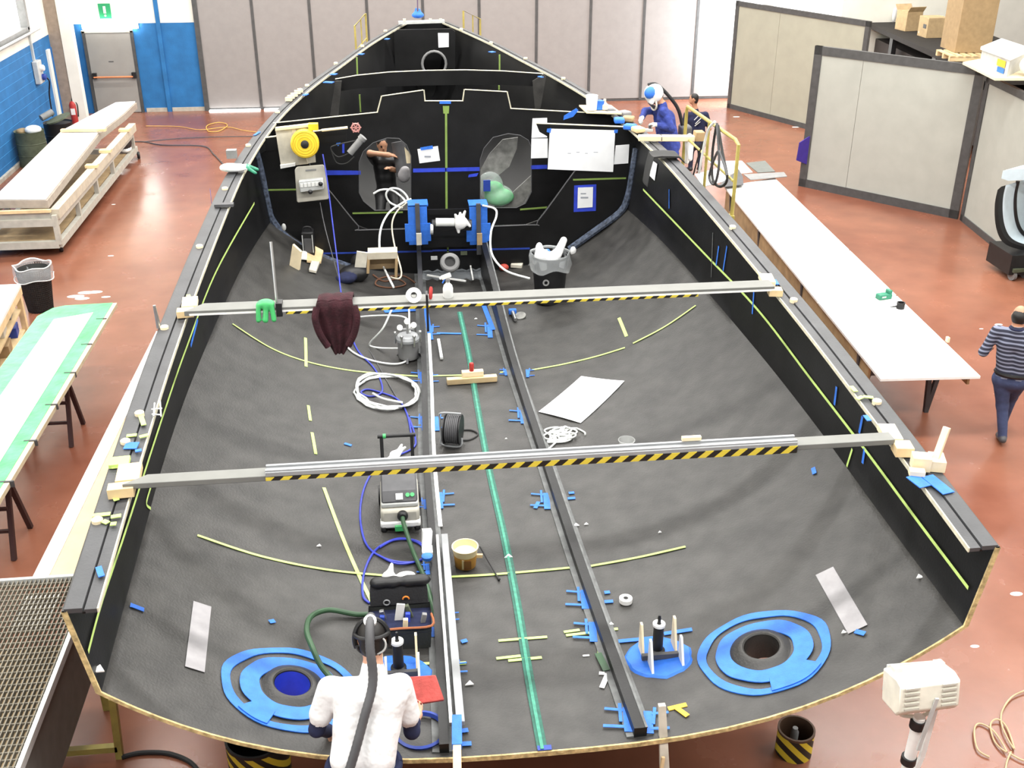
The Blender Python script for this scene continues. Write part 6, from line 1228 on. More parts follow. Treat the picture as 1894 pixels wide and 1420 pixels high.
b = MB(); b.tube(spline([hc+Vector((-s*0.3, 0, -0.1)), hc+Vector((-s*0.28, -0.01, -0.15)), hc+Vector((-s*0.1, -0.01, -0.17)), hc+Vector((s*0.1, -0.01, -0.17)), hc+Vector((s*0.3, -0.0, -0.13)), hc+Vector((s*0.32, 0, -0.09))], 5), 0.012, 8); b.build('yoke', 'lamp_cream', t)
b = MB(); b.bar(hc+M @ Vector((0.03, -0.11, 0.02)), hc+Vector((-0.01, -0.1, -0.35)), 0.022, 0.012); b.build('handle_strut', 'grey_light', t)
b = MB(); top = hc+Vector((0.0, -0.03, -0.16)); b.cyl(top, (top.x-0.02, top.y, 0.35), 0.035, n=14); b.build('column', 'white', t)
b = MB(); b.lathe([(0.045, 0), (0.045, 0.06)], top+Vector((-0.003, 0, -0.08)), n=14); b.build('clamp_collar', 'black', t); b = MB(); b.lathe([(0.045, 0), (0.045, 0.05)], top+Vector((-0.01, 0, -0.36)), n=14); b.build('clamp_collar', 'black', t)
b = MB(); b.bar(top+Vector((0.12, 0.05, 0.03)), top+Vector((0.09, 0.03, -0.35)), 0.03, 0.02); b.bar(top+Vector((0.09, 0.03, -0.35)), (top.x+0.02, top.y, top.z-0.6), 0.03, 0.02); b.build('side_brace', 'white', t)
for a in (0.5, 2.6, 4.7): b = MB(); b.cyl((top.x-0.02, top.y, 0.5), (top.x-0.02+0.45*math.cos(a), top.y+0.45*math.sin(a), 0.0), 0.018, n=8); b.build('leg', 'white', t)
# hazard-striped pots under the stern
stripes('hazard_pot', (0.015, 0.014, 0.01), (0.70, 0.55, 0.04), (1, 0.3, 0.9), 0.115, 0.5)
c = at_z(1467, 1388); t = thing('striped_pot', 'yellow and black striped steel pot with a stub inside, under the stern', 'pot', c)
for_r = 0.135
b = MB(); b.lathe([(for_r, 0), (for_r, 0.22)], c, n=32, cap=False); b.build('striped_wall', 'hazard_pot', t)
b = MB(); b.lathe([(for_r+0.003, 0.205), (for_r+0.003, 0.225), (for_r-0.012, 0.225), (for_r-0.012, 0.01), (0.0, 0.01)], c, n=32, cap=False); b.build('inner_wall', mat('pot_inside', (0.09, 0.05, 0.03), 0.6), t)
b = MB(); b.lathe([(0.03, 0.01), (0.03, 0.17), (0.02, 0.19), (0.02, 0.21), (0.0, 0.21)], c+Vector((-0.0, 0.02, 0)), n=16); b.build('stub', 'grey_mid', t)
c = at_z(485, 1440); t = thing('dark_pot', 'round dark steel pot under the left stern edge', 'pot', c)
b = MB(); b.lathe([(0.22, 0), (0.22, 0.42)], c, n=32, cap=False); b.build('wall', 'hazard_pot', t); b = MB(); b.lathe([(0.222, 0.40), (0.222, 0.425), (0.205, 0.425), (0.205, 0.01), (0, 0.01)], c, n=32, cap=False); b.build('inner_wall', 'black', t)
# rope
b = MB(); P = [(1830, 1400), (1808, 1385), (1802, 1350), (1812, 1338), (1838, 1352), (1862, 1390), (1840, 1372), (1832, 1340), (1845, 1330), (1862, 1345), (1876, 1385), (1856, 1350), (1852, 1320), (1870, 1290), (1900, 1275)]
b.tube(spline([at_z(u, v, 0.015+0.006*(i % 3)) for i, (u, v) in enumerate(P)], 7), 0.007, 6); b.tube(spline([at_z(u, v, 0.02) for (u, v) in ((1870, 1390), (1862, 1410), (1858, 1440))], 5), 0.007, 6); b.tube(spline([at_z(u, v, 0.02) for (u, v) in ((1866, 1392), (1890, 1405), (1920, 1412))], 5), 0.007, 6); simple(b, 'rope', 'rope', 'thin tan rope lying in loops on the floor at the right corner', 'rope')
# hull supports out of sight below the boat
for yy in (7.5, 12.0, 17.0):
    t = thing('hull_cradle', {7.5: 'dark steel cradle under the stern part of the hull', 12.0: 'dark steel cradle under the middle of the hull', 17.0: 'dark steel cradle under the fore part of the hull'}[yy], 'cradle', (XC, yy, 0), 'steel cradles under the hull')
    for sx in (-1, 1):
        for q in (0.35, 1.3): zt_ = bottom(XC+sx*q, yy)-0.04; b = MB(); b.bar((XC+sx*q, yy, 0), (XC+sx*q, yy, zt_), 0.1, 0.1); b.build('post', 'grey_dark', t)
    b = MB(); b.bar((XC-1.6, yy, 0.06), (XC+1.6, yy, 0.06), 0.12, 0.1); b.build('sill', 'grey_dark', t)
# ---- left: grating walkway and planks
zg = 1.2; xr = -2.38; y0g, y1g = 3.6, at_z(60, 1070, zg).y; xl = xr-1.05
t = thing('grating_walkway', 'grey steel grating walkway at the lower left beside the stern', 'walkway', ((xl+xr)/2, 5.4, 0))
b = MB(); n = 34
for i in range(n): x = xl+(xr-xl)*i/(n-1); b.bb((x-0.0035, y0g, zg-0.035), (x+0.0035, y1g, zg))
o = b.build('bearing_bars', mat('grate', (0.20, 0.18, 0.14), 0.6), t, smooth=0); o['kind'] = 'stuff'
b = MB(); n = 56
for i in range(n): y = y0g+(y1g-y0g)*i/(n-1); b.bb((xl, y-0.003, zg-0.02), (xr, y+0.003, zg-0.004))
o = b.build('cross_bars', 'grate', t, smooth=0); o['kind'] = 'stuff'
for (A, B_) in (((xr, y0g, zg-0.02), (xr, y1g, zg-0.02)), ((xl, y0g, zg-0.02), (xl, y1g, zg-0.02)), ((xl, y1g, zg-0.02), (xr, y1g, zg-0.02)), ((xl, y0g, zg-0.02), (xr, y0g, zg-0.02))): b = MB(); b.bar(A, B_, 0.03, 0.06); b.build('frame_bar', 'grey_light', t)
b = MB(); b.bb((xr-0.03, y0g, zg-0.62), (xr-0.01, y1g, zg-0.05)); b.build('side_skirt', mat('skirt', (0.13, 0.13, 0.12), 0.6), t)
for y in (y0g+0.1, y1g-0.12):
    for x in (xl+0.05, xr-0.06): b = MB(); b.bar((x, y, 0), (x, y, zg-0.05), 0.06, 0.06); b.build('leg', 'yellow_paint', t)
b = MB(); b.bb((xl+0.1, 4.6, zg-0.6), (xr-0.1, y1g-0.1, zg-0.56)); b.build('lower_shelf', 'brownwood', t)
# bright strips of light-coloured board under the grating
b = MB(); q0, q1 = at_z(15, 1165, zg-0.2), at_z(112, 1098, zg-0.2); b.bb((q0.x, q0.y, zg-0.22), (q1.x, q1.y, zg-0.2)); simple(b, 'pale_board', 'white', 'pale board seen through the steel grating', 'board')
# yellow support frame
t = thing('yellow_trestle', 'yellow steel trestle under the left stern corner', 'trestle', at_z(222, 1395))
f0 = at_z(222, 1400); z1 = at_y(205, 1292, f0.y).z
b = MB(); b.bar(f0, at_y(208, 1290, f0.y+0.0), 0.05, 0.05, 0, (0, 1, 0)); b.build('upright', 'yellow_paint', t)
b = MB(); A = at_y(218, 1382, f0.y); b.bar(A, A+Vector((-0.55, 0.0, -0.0)), 0.05, 0.05); b.build('cross_bar', 'yellow_paint', t)
b = MB(); b.bar(f0+Vector((-0.55, 0, 0)), A+Vector((-0.55, 0, 0.3)), 0.05, 0.05, 0, (0, 1, 0)); b.build('rear_upright', 'yellow_paint', t)
b = MB(); P = [at_z(u, v, 0.02) for (u, v) in ((225, 1400), (260, 1392), (310, 1393), (350, 1408), (370, 1430))]; b.tube(spline(P, 6), 0.018, 8); simple(b, 'floor_cable', 'black_rubber', 'black cable on the floor by the yellow trestle', 'cable')
# long boards along the hull's left side
zp = 1.15; A0, A1 = at_z(60, 1066, zp), at_z(289, 612, zp); dirv = (A1-A0)
for k, (o0, w, m, lab) in enumerate(((0.0, 0.12, 'white', 'long white board alongside the left of the hull'), (0.125, 0.30, 'tan_board', 'long tan plywood board between white board and hull'))):
    b = MB(); b.bar(A0+Vector((o0+w/2, 0, -0.02)), A1+Vector((o0+w/2, 0, -0.02)), w, 0.035); simple(b, 'long_board', m, lab, 'board', 'boards along the hull')
t = thing('board_trestle', 'dark trestle carrying the long boards left of the hull', 'trestle', (A0.x+0.2, 9.5, 0))
for yy in (8.2, 11.0): 
    k = (yy-A0.y)/dirv.y; x = A0.x+dirv.x*k
    b = MB(); b.bar((x+0.05, yy, zp-0.08), (x+0.4, yy, zp-0.08), 0.06, 0.06); b.build('head', 'grey_dark', t)
    for dx in (0.08, 0.38): b = MB(); b.bar((x+dx, yy, 0), (x+dx, yy, zp-0.1), 0.05, 0.05); b.build('leg', 'grey_dark', t)
# green film-covered board on trestles
zg2 = 0.85; g = [at_z(83, 573, zg2), at_z(212, 560, zg2)]; xr2 = -3.62; xl2 = -4.5; yb = g[1].y
near = 7.2
t = thing('film_table', 'long table top wrapped in pale green film, on dark trestles at left', 'table', (-4.1, 10.5, 0))
far_ = [Vector((xl2+0.0, yb-0.35, zg2)), Vector((xl2+0.12, yb-0.1, zg2)), Vector((xl2+0.25, yb-0.03, zg2)), Vector((xr2+0.02, yb, zg2))]
b = MB(); b.prism([Vector((xl2, near, zg2)), Vector((xr2-0.05, near, zg2))]+list(reversed(far_)), (0, 0, -0.05)); b.build('board', 'palewood', t)
b = MB(); b.prism([p+Vector((0.008 if p.x < -4 else -0.05, -0.01, 0.004)) for p in [Vector((xl2, near, zg2)), Vector((xr2-0.05, near, zg2))]+list(reversed(far_))], (0, 0, 0.004)); b.build('film_border', 'green_film', t)
b = MB(); b.prism([Vector((xl2+0.2, near, zg2+0.009)), Vector((xr2-0.24, near, zg2+0.009)), Vector((xr2-0.2, yb-0.32, zg2+0.009)), Vector((xl2+0.24, yb-0.5, zg2+0.009))], (0, 0, 0.003)); b.build('film_centre', 'green_pale', t)
for k in range(7):
    y = yb-0.55-0.78*k; b = MB(); b.bb((xr2-0.12, y, zg2-0.052), (xr2+0.005, y+0.02, zg2+0.012)); b.build('edge_joint', 'grey_dark', t)
for y in (11.5, 9.3, 7.6):
    b = MB(); b.bar((xl2+0.1, y, zg2-0.1), (xr2-0.1, y, zg2-0.1), 0.07, 0.08); b.build('trestle_head', 'brownwood', t)
    for x in (xl2+0.15, xr2-0.15):
        for s in (-1, 1): b = MB(); b.bar((x, y, zg2-0.1), (x, y+s*0.28, 0.0), 0.045, 0.045); b.build('trestle_leg', mat('trestle_dark', (0.05, 0.02, 0.018), 0.6), t)
    for zz in (0.25, 0.5): b = MB(); b.bar((xl2+0.15, y-0.15, zz), (xr2-0.15, y-0.15, zz), 0.03, 0.03); b.build('trestle_rung', 'trestle_dark', t)
# wooden bench with shelf of things
zb = 0.85; A = at_z(38, 525, zb); t = thing('workbench', 'wooden workbench with white top and crammed shelf at the left edge', 'workbench', (A.x-0.7, A.y-0.8, 0))
d = (at_z(0, 597, zb)-A); A2 = A+d*1.0
b = MB(); b.prism([A, A+d*1.5, A+d*1.5+Vector((-1.4, 0, 0)), A+Vector((-1.4, 0.0, 0))], (0, 0, -0.04)); b.build('top', 'white', t)
b = MB(); b.bar(A+Vector((-0.02, 0, -0.09)), A+d*1.5+Vector((-0.02, 0, -0.09)), 0.04, 0.10); b.build('apron', 'pine', t)
for k in (0.03, 1.4): 
    for dx in (-0.05, -1.3): p = A+d*k+Vector((dx, 0, 0)); b = MB(); b.bar((p.x, p.y, 0), (p.x, p.y, zb-0.04), 0.07, 0.07); b.build('leg', 'pine', t)
for zz in (0.22, 0.52): b = MB(); b.prism([Vector((p.x, p.y, zz)) for p in [A+Vector((-0.04, -0.05, 0)), A+d*1.5+Vector((-0.04, 0, 0)), A+d*1.5+Vector((-1.3, 0, 0)), A+Vector((-1.3, 0, 0))]], (0, 0, -0.025)); b.build('shelf', 'plywood', t)
for (k, zz, sz_, m, lab) in ((0.25, 0.52, (0.18, 0.3, 0.1), 'grey_mid', 'grey box on the upper shelf of the workbench'), (0.7, 0.52, (0.25, 0.3, 0.12), 'greywood', 'tan wooden box on the upper shelf of the workbench'), (0.2, 0.22, (0.2, 0.25, 0.14), 'blue_dark', 'dark blue box on the lower shelf of the workbench'), (0.65, 0.22, (0.25, 0.3, 0.16), 'brownwood', 'brown box on the lower shelf of the workbench')):
    p = A+d*k+Vector((-0.2, 0, 0)); b = MB(); b.box((p.x, p.y, zz+sz_[2]/2), sz_, rotz(0.2)); simple(b, 'storage_box', m, lab, 'box', 'boxes in the workbench', bevel=0.006)
# black wire waste bin with liner
c = at_z(76, 572); hB = at_y(70, 487, c.y+0.15).z; t = thing('wire_bin', 'black wire mesh waste bin with clear liner on the floor', 'bin', c); RB = 0.24
b = MB(); nb = 48
for i in range(nb):
    a = 2*PI*i/nb; b.cyl(c+Vector((RB*0.72*math.cos(a), RB*0.72*math.sin(a), 0.0)), c+Vector((RB*math.cos(a), RB*math.sin(a), hB)), 0.005, n=5)
for k in range(22):
    q = k/21; r = RB*(0.72+0.28*q); b.tube([c+Vector((r*math.cos(2*PI*i/32), r*math.sin(2*PI*i/32), 0.01+hB*0.98*q)) for i in range(32)], 0.005, 5, True)
o = b.build('wire_mesh', 'mesh_black', t); o['kind'] = 'stuff'
b = MB(); b.lathe([(0, 0.02), (RB*0.66, 0.02), (RB*0.93, hB*0.97)], c, n=28, cap=False); b.build('inner_bag', mat('bag_dark', (0.05, 0.05, 0.048), 0.5), t)
rows = [[c+Vector((RB*r*(1+0.05*math.sin(6*a+h*20))*math.cos(a), RB*r*(1+0.05*math.sin(5*a))*math.sin(a), hB+h+0.02*math.sin(4*a))) for a in [2*PI*i/40 for i in range(40)]] for (r, h) in ((0.94, -0.1), (0.98, 0.03), (1.06, 0.035), (1.12, -0.06), (1.15, -0.15))]
b = MB(); b.grid(rows, 0, True); b.build('liner', 'film', t)
for row, rr in ((rows[2], 0.008), (rows[4], 0.007)): b = MB(); b.tube(row, rr, 5, True); b.build('liner_edge', 'white_hose', t)
# white paint splash on the floor
for i, (u, v, a, r) in enumerate(((140, 548, 0.1, 0.13), (160, 541, 0.6, 0.13), (175, 540, -0.3, 0.12), (152, 552, 0.2, 0.11), (196, 549, 0, 0.07), (205, 473, 0, .05), (210, 378, 0, .04), (177, 372, 0, .05), (1362, 216, 0, .09), (1472, 235, 0, .1), (1847, 600, 0, .06), (1815, 608, 0, .03), (1880, 1098, 0, .06), (1803, 1195, 0, .04))):
    p = at_z(u, v); b = MB(); b.lathe([(r, 0.0005), (r*0.9, 0.002), (0, 0.002)], p, n=14, sx=1.0, sy=0.5, cap=False); b.build('paint_spot', 'white', bpy.data.objects['floor'])
# ---- long white slab on a trolley
zt_ = 0.98; A = at_z(84, 366, zt_); B_ = at_z(250, 187, zt_); K = at_z(180, 245, zt_); t = thing('slab_trolley', 'long beige trolley with castors carrying the white slab, by the blue wall', 'trolley', (-6.2, 21.5, 0))
lx, rx, yn_, yf_ = -6.75, -5.62, 17.95, 25.3
sl = thing('white_slab', 'long white slab with a slanted far end lying on the beige trolley', 'slab', ((lx+rx)/2, 21.5, zt_-0.12))
slope = -0.02
P = [A, at_z(182, 243, zt_), at_z(228, 208, zt_), B_, at_z(214, 189, zt_), at_z(116, 240, zt_), at_z(-12, 366, zt_)]
b = MB(); b.prism(P, (0, 0, -0.035)); b.build('slab', 'white_gloss', sl, bevel=0.006)
b = MB(); b.prism([p+Vector((-0.05 if p.x < -6.1 else 0.03, -0.02 if p.y < 20 else 0, -0.037)) for p in P], (0, 0, -0.13)); b.build('under_board', mat('trolley_top', (0.36, 0.31, 0.26), 0.7), t)
p, q = at_z(113, 241, zt_+0.04), at_z(196, 240, zt_+0.04); b = MB(); b.bar(p, q, 0.1, 0.05); simple(b, 'cross_batten', 'pine', 'pine batten lying across the white slab', 'batten')
b = MB(); b.bar(A+Vector((-1.3, -0.06, -0.2)), A+Vector((0.06, -0.06, -0.2)), 0.06, 0.05); b.build('front_batten', 'pine', t)
b = MB(); b.bar(A+Vector((-1.3, -0.02, -0.29)), A+Vector((0.04, -0.02, -0.29)), 0.03, 0.12); b.build('front_apron', 'beige_grey', t)
E1_ = A+Vector((0.1, 0, -0.28)); F1_ = Vector((-5.52, 24.3, E1_.z))
b = MB(); b.bar(E1_, F1_, 0.14, 0.16); b.build('side_ledge', 'beige', t)
for k in (0.42, 0.6, 0.88): p = E1_.lerp(F1_, k); b = MB(); b.box(p+Vector((0.0, 0, 0.11)), (0.22, 0.16, 0.05)); b.build('bracket', 'pine', t)
# base frame
bx0, bx1, by0, by1 = -6.75, -5.55, 17.95, 24.2
for (p, q) in (((bx0, by0, 0.2), (bx1, by0, 0.2)), ((bx1, by0, 0.2), (bx1, by1+0.2, 0.2)), ((bx0, by0, 0.2), (bx0, by1, 0.2)), ((bx0, by1, 0.2), (bx1, by1, 0.2)), ((bx0, by0, 0.58), (bx1, by0, 0.58)), ((bx1, by0, 0.58), (bx1, by1, 0.58)), ((bx0, by0, 0.58), (bx0, by1, 0.58))): b = MB(); b.bar(p, q, 0.09, 0.12); b.build('frame_rail', 'beige_grey', t)
for y in (by0, by0+1.4, by0+2.8, by0+4.2, by1):
    for x in (bx0, bx1): b = MB(); b.bar((x, y, 0.2), (x, y, 0.7), 0.08, 0.08); b.build('frame_post', 'beige_grey', t)
b = MB(); b.bb((bx0+0.06, by0+0.05, 0.25), (bx1-0.06, by1-0.5, 0.27)); b.build('inner_shelf', 'brownwood', t)
for (x, y) in ((bx0+0.1, by0+0.2), (bx1-0.05, by0+0.2), (bx0+0.1, by1-0.1), (bx1+0.06, by1+0.1)): b = MB(); b.lathe([(0.07, -0.03), (0.08, 0), (0.07, 0.03)], (x, y, 0.08), (1, 0.2, 0), 18); b.build('castor', 'black', t)
p = Vector((bx1-0.1, 23.6, 0.27)); tag(skin_object('dark_bag', [('e', (p+Vector((0, 0.3, 0.18)), (0.14, 0.25, 0.17)), 0), ('e', (p+Vector((0.02, 0.25, 0.06)), (0.12, 0.2, 0.06)), 1)], ['black', 'white'], None, 0.025), 'black and white bag on the end of the beige trolley', 'bag')
# drums by the wall
def drum(c, r, h, m, label):
    t = thing('drum', label, 'drum', c); b = MB(); b.lathe([(0.0, 0), (r, 0), (r, h*0.33), (r*1.03, h*0.34), (r, h*0.35), (r, h*0.66), (r*1.03, h*0.67), (r, h*0.68), (r, h), (r*1.02, h+0.01), (r*0.95, h-0.02), (0, h-0.02)], c, n=32, cap=False); b.build('barrel', m, t); return t
c = Vector((-7.6, 24.0, 0)); drum(c, 0.3, 0.74, 'olive', 'olive green drum with rubbish on top against the blue wall')
tag(skin_object('rubbish_heap', [('e', (c+Vector((-0.14, 0, 0.74)), (0.12, 0.14, 0.06)), 0), ('e', (c+Vector((0.1, -0.03, 0.77)), (0.17, 0.17, 0.09)), 1)], ['brownwood', 'white_cloth'], None, 0.025), 'brown and white rubbish on top of the olive drum', 'rubbish')
c2_ = Vector((-7.2, 24.75, 0)); drum(c2_, 0.3, 0.74, 'black', 'black drum with a lid leaning on it, between olive drum and white slab')
b = MB(); b.lathe([(0.0, 0), (0.27, 0), (0.27, 0.03), (0, 0.03)], c2_+Vector((0.05, -0.05, 0.82)), (-0.35, -0.1, 1), 28); simple(b, 'barrel_cover', 'olive', 'dark green cover tilted on the black drum', 'cover')
b = MB(); b.cyl(c2_+Vector((-0.3, -0.1, 0.86)), c2_+Vector((-0.1, 0.1, 0.95)), 0.07, n=12); simple(b, 'grey_roll', 'grey_mid', 'grey roll lying on the black drum', 'roll')
# hoses on the floor behind
b = MB(); c = at_z(400, 235, 0.02); b.tube([c+Vector((0.24*math.cos(a)*(1+0.1*math.sin(3*a)), 0.5*math.sin(a), 0)) for a in [2*PI*i/32 for i in range(33)]], 0.011, 6); b.tube(spline([at_z(u, v, 0.02) for (u, v) in ((270, 233), (330, 234), (370, 240), (420, 235), (450, 241), (490, 246))], 6), 0.009, 6); simple(b, 'yellow_hose', mat('hose_tan', (0.62, 0.36, 0.08), 0.6), 'thin yellow hose with one loop on the floor near the folding doors', 'hose')
b = MB(); b.tube(spline([at_z(u, v, 0.02) for (u, v) in ((228, 263), (265, 262), (300, 268), (375, 270), (395, 285), (420, 312))], 6), 0.013, 6); b.tube(spline([at_z(u, v, 0.02) for (u, v) in ((265, 262), (330, 256), (400, 253), (470, 252))], 6), 0.010, 6); simple(b, 'floor_cable', 'grey_dark', 'dark cable crossing the floor from the trolley to the hull', 'cable')
# yellow rails at the bow
for (pts, lab) in (([(657, 88), (656, 48), (676, 25), (678, 75)], 'small yellow rail left of the bow'), ([(857, 55), (857, 20), (888, 35), (890, 70)], 'small yellow rail right of the bow')):
    t = thing('bow_rail', lab, 'railing', at_y(*pts[0], 23.5), 'rails at the bow'); P = [at_y(u, v, 23.5+0.5*i) for i, (u, v) in enumerate(pts)]
    P[0] = Vector((P[1].x, P[1].y, 0)); P[3] = Vector((P[2].x, P[2].y, 0))
    b = MB(); b.tube(P, 0.022, 8); b.build('frame_tube', 'yellow_paint', t)
    b = MB(); b.cyl(P[1]-Vector((0, 0, 0.5)), P[2]-Vector((0, 0, 0.5)), 0.014, n=6); b.build('mid_rail', 'yellow_paint', t)
    b = MB(); mm_ = P[1].lerp(P[2], 0.55); b.cyl(mm_, (mm_.x, mm_.y, 0), 0.016, n=6); b.build('post', 'yellow_paint', t)
# winch in blue plastic on the bow plank
p = at_y(773, 33, 21.75); t = thing('bow_clamp', 'blue wrapped clamp on the plank at the bow tip', 'clamp', p); skin_object('wrap', [('e', (p+Vector((0, 0, 0.05)), (0.12, 0.08, 0.06)), 0), ('c', (p+Vector((-0.05, 0, 0.05)), 0.03, p+Vector((-0.03, 0, 0.17)), 0.02), 0), ('c', (p+Vector((0.06, 0, 0.05)), 0.03, p+Vector((0.03, 0, 0.16)), 0.02), 0)], ['blue_tape'], t, 0.018)
b = MB(); b.cyl(p+Vector((0, 0, 0.1)), p+Vector((0.01, 0.05, 0.55)), 0.012, n=6); b.build('strap', mat('strap_violet', (0.10, 0.06, 0.12), 0.7), t)
for (u, v) in ((541, 183), (547, 179), (553, 174), (558, 171), (537, 187)): p = dk(u, v); b = MB(); b.box(p+Vector((-0.02, 0, 0.03)), (0.09, 0.06, 0.05), rotz(u)); b.build('deck_peg', 'palewood', hull)
# ================================================================== PEOPLE
def V3(*a): return Vector(a)
def lerp(a, b, t): return a+(b-a)*t
def human(J, S, fwd, hfwd, hup, cl, vox, hands=True, k=0.03):
    """rounded limbs of a clothed figure. J: joints; S: size factor; fwd: the way the chest faces; hfwd/hup: the head's axes; cl: region numbers"""
    P = []; fwd = Vector(fwd).normalized(); hfwd = Vector(hfwd).normalized(); hup = Vector(hup).normalized(); hs = hup.cross(hfwd).normalized(); hfwd = hs.cross(hup).normalized()
    rot = [[hs[i], hfwd[i], hup[i]] for i in range(3)]
    wd = cl.get('wide', 1.0); bk = cl.get('bulk', 1.0)
    c = lambda a, ra, b, rb, reg, kk=k: P.append(('c', (np.array(a), ra*S, np.array(b), rb*S), reg, kk))
    H = J['head']; e = lambda off, r, reg, kk=0.015: P.append(('e', (np.array(H+(hs*off[0]+hfwd*off[1]+hup*off[2])*S), tuple(q*S for q in r), rot), reg, kk))
    # head, face and hair
    e((0, 0, 0), (0.076, 0.095, 0.112), cl['skin']); e((0, 0.045, -0.06), (0.055, 0.05, 0.055), cl['skin'])
    e((0, 0.10, -0.015), (0.013, 0.02, 0.024), cl['skin'], 0.01)
    for s in (-1, 1): e((s*0.078, -0.005, -0.01), (0.012, 0.02, 0.032), cl['skin'], 0.008); e((s*0.03, 0.088, 0.015), (0.013, 0.008, 0.008), cl['eye'], 0.004)
    e((0, 0.088, -0.062), (0.024, 0.008, 0.007), cl['lip'], 0.004)
    if cl.get('bald'): e((0, -0.04, -0.015), (0.085, 0.072, 0.085), cl['hair'], 0.01)
    else: e((0, -0.018, 0.028), (0.085, 0.094, 0.10), cl['hair'], 0.01); e((0, -0.05, -0.03), (0.075, 0.055, 0.07), cl['hair'], 0.01)
    n = J['neck']; c(lerp(n, H, -0.1), 0.06, lerp(n, H, 0.55), 0.055, cl['skin'])
    # trunk
    sl, sr, pe = J['sl'], J['sr'], J['pelvis']; ch = lerp(n, pe, 0.32)
    across = (sr-sl).normalized(); w = (sr-sl).length
    for s in (-1, 1):
        c(ch+across*(s*0.075*S*wd), 0.105*bk, lerp(n, pe, 0.62)+across*(s*0.062*S*wd), 0.102*bk, cl['top']); c(lerp(n, pe, 0.62)+across*(s*0.062*S*wd), 0.102*bk, pe+across*(s*0.055*S*wd)+Vector((0, 0, 0.03)), 0.112*bk, cl['top'])
    c(lerp(sl, sr, 0.1)+Vector((0, 0, -0.01)), 0.07, lerp(sl, sr, 0.9)+Vector((0, 0, -0.01)), 0.07, cl['top']); c(lerp(n, pe, 0.03), 0.07, ch, 0.10, cl['top'])
    if 'hl' in J:
        for s, h, kn, an, toe in ((-1, 'hl', 'kl', 'al', 'tl'), (1, 'hr', 'kr', 'ar', 'tr')):
            c(J[h], 0.105, J[kn], 0.068, cl['leg']); c(J[kn], 0.068, J[an], 0.05, cl['leg']); c(J[an]-Vector((0, 0, 0.01)), 0.05, J[toe], 0.038, cl['shoe'], 0.015); hd = J[an]-(J[toe]-J[an])*0.25; c(hd+Vector((0, 0, -0.03)), 0.042, J[toe], 0.036, cl['shoe'], 0.015)
        c(J['hl'], 0.105, J['hr'], 0.105, cl['leg']); c(pe-Vector((0, 0, 0.06)), 0.11*bk, lerp(J['hl'], J['hr'], 0.5), 0.12*bk, cl['leg'])
    # arms
    for s, a, b_, h in ((-1, 'sl', 'el', 'wl'), (1, 'sr', 'er', 'wr')):
        A, E_, W_ = J[a], J[b_], J[h]; q = cl.get('sleeve_len', 1.0)
        if q < 1: m = lerp(A, E_, q); c(A, 0.07, m, 0.074, cl['top']); c(m, 0.05, E_, 0.046, cl['arm']); c(E_, 0.046, lerp(E_, W_, cl.get('cuff', 0.9)), 0.04, cl['arm']); c(lerp(E_, W_, cl.get('cuff', 0.9)), 0.036, W_, 0.03, cl['skin'])
        else: c(A, 0.066, E_, 0.052, cl['arm']); c(E_, 0.052, lerp(E_, W_, 0.9), 0.042, cl['arm']); c(lerp(E_, W_, 0.88), 0.034, W_, 0.03, cl['hand'])
        d = (W_-E_).normalized(); g = J.get('g'+h[1], Vector((0, 0, -1)))   # g: the way the palm faces
        g = (g-d*g.dot(d)); g = g.normalized() if g.length > 1e-3 else basis(d)[0]; x = d.cross(g)
        r = cl['hand']; pm = W_+d*0.05*S
        c(W_+x*0.012*S, 0.026, pm+x*0.026*S, 0.022, r, 0.012); c(W_-x*0.012*S, 0.026, pm-x*0.026*S, 0.022, r, 0.012); c(pm-x*0.026*S, 0.022, pm+x*0.026*S, 0.022, r, 0.012)
        cu = cl.get('curl', 0.6)
        for i, (o, L) in enumerate(((-0.033, 0.030), (-0.011, 0.036), (0.011, 0.034), (0.033, 0.026))):
            p = pm+(d*0.02+x*o)*S; d1 = (d*math.cos(cu*0.6)+g*math.sin(cu*0.6)); d2 = (d*math.cos(cu*1.5)+g*math.sin(cu*1.5))
            p1 = p+d1*L*S*1.1; p2 = p1+d2*L*S*0.95; c(p, 0.0105, p1, 0.010, r, 0.006); c(p1, 0.010, p2, 0.0085, r, 0.006)
        ts = -1 if s > 0 else 1
        p = W_+(d*0.02+x*ts*0.03)*S; p1 = p+(d*0.6+x*ts*0.6+g*0.5).normalized()*0.04*S; p2 = p1+(d*0.8+g*0.7).normalized()*0.032*S
        c(p, 0.014, p1, 0.012, r, 0.008); c(p1, 0.012, p2, 0.0095, r, 0.006)
    return P
def person(label, J, S, fwd, hfwd, hup, mats, cl, vox=0.013, extra=()):
    base = J['base']; t = thing('person', label, 'person', base)
    skin_object('body', human(J, S, fwd, hfwd, hup, cl, vox)+list(extra), mats, t, vox, 0.03, 2); return t
stripes('sweater_stripes', (0.02, 0.022, 0.04), (0.20, 0.22, 0.30), (0, 0, 1), 0.046, 0.42, 0.9)
stripes('shirt_strokes', (0.012, 0.016, 0.05), (0.012, 0.016, 0.05), (0, 0, 1), 1, 0.5, 0.9)

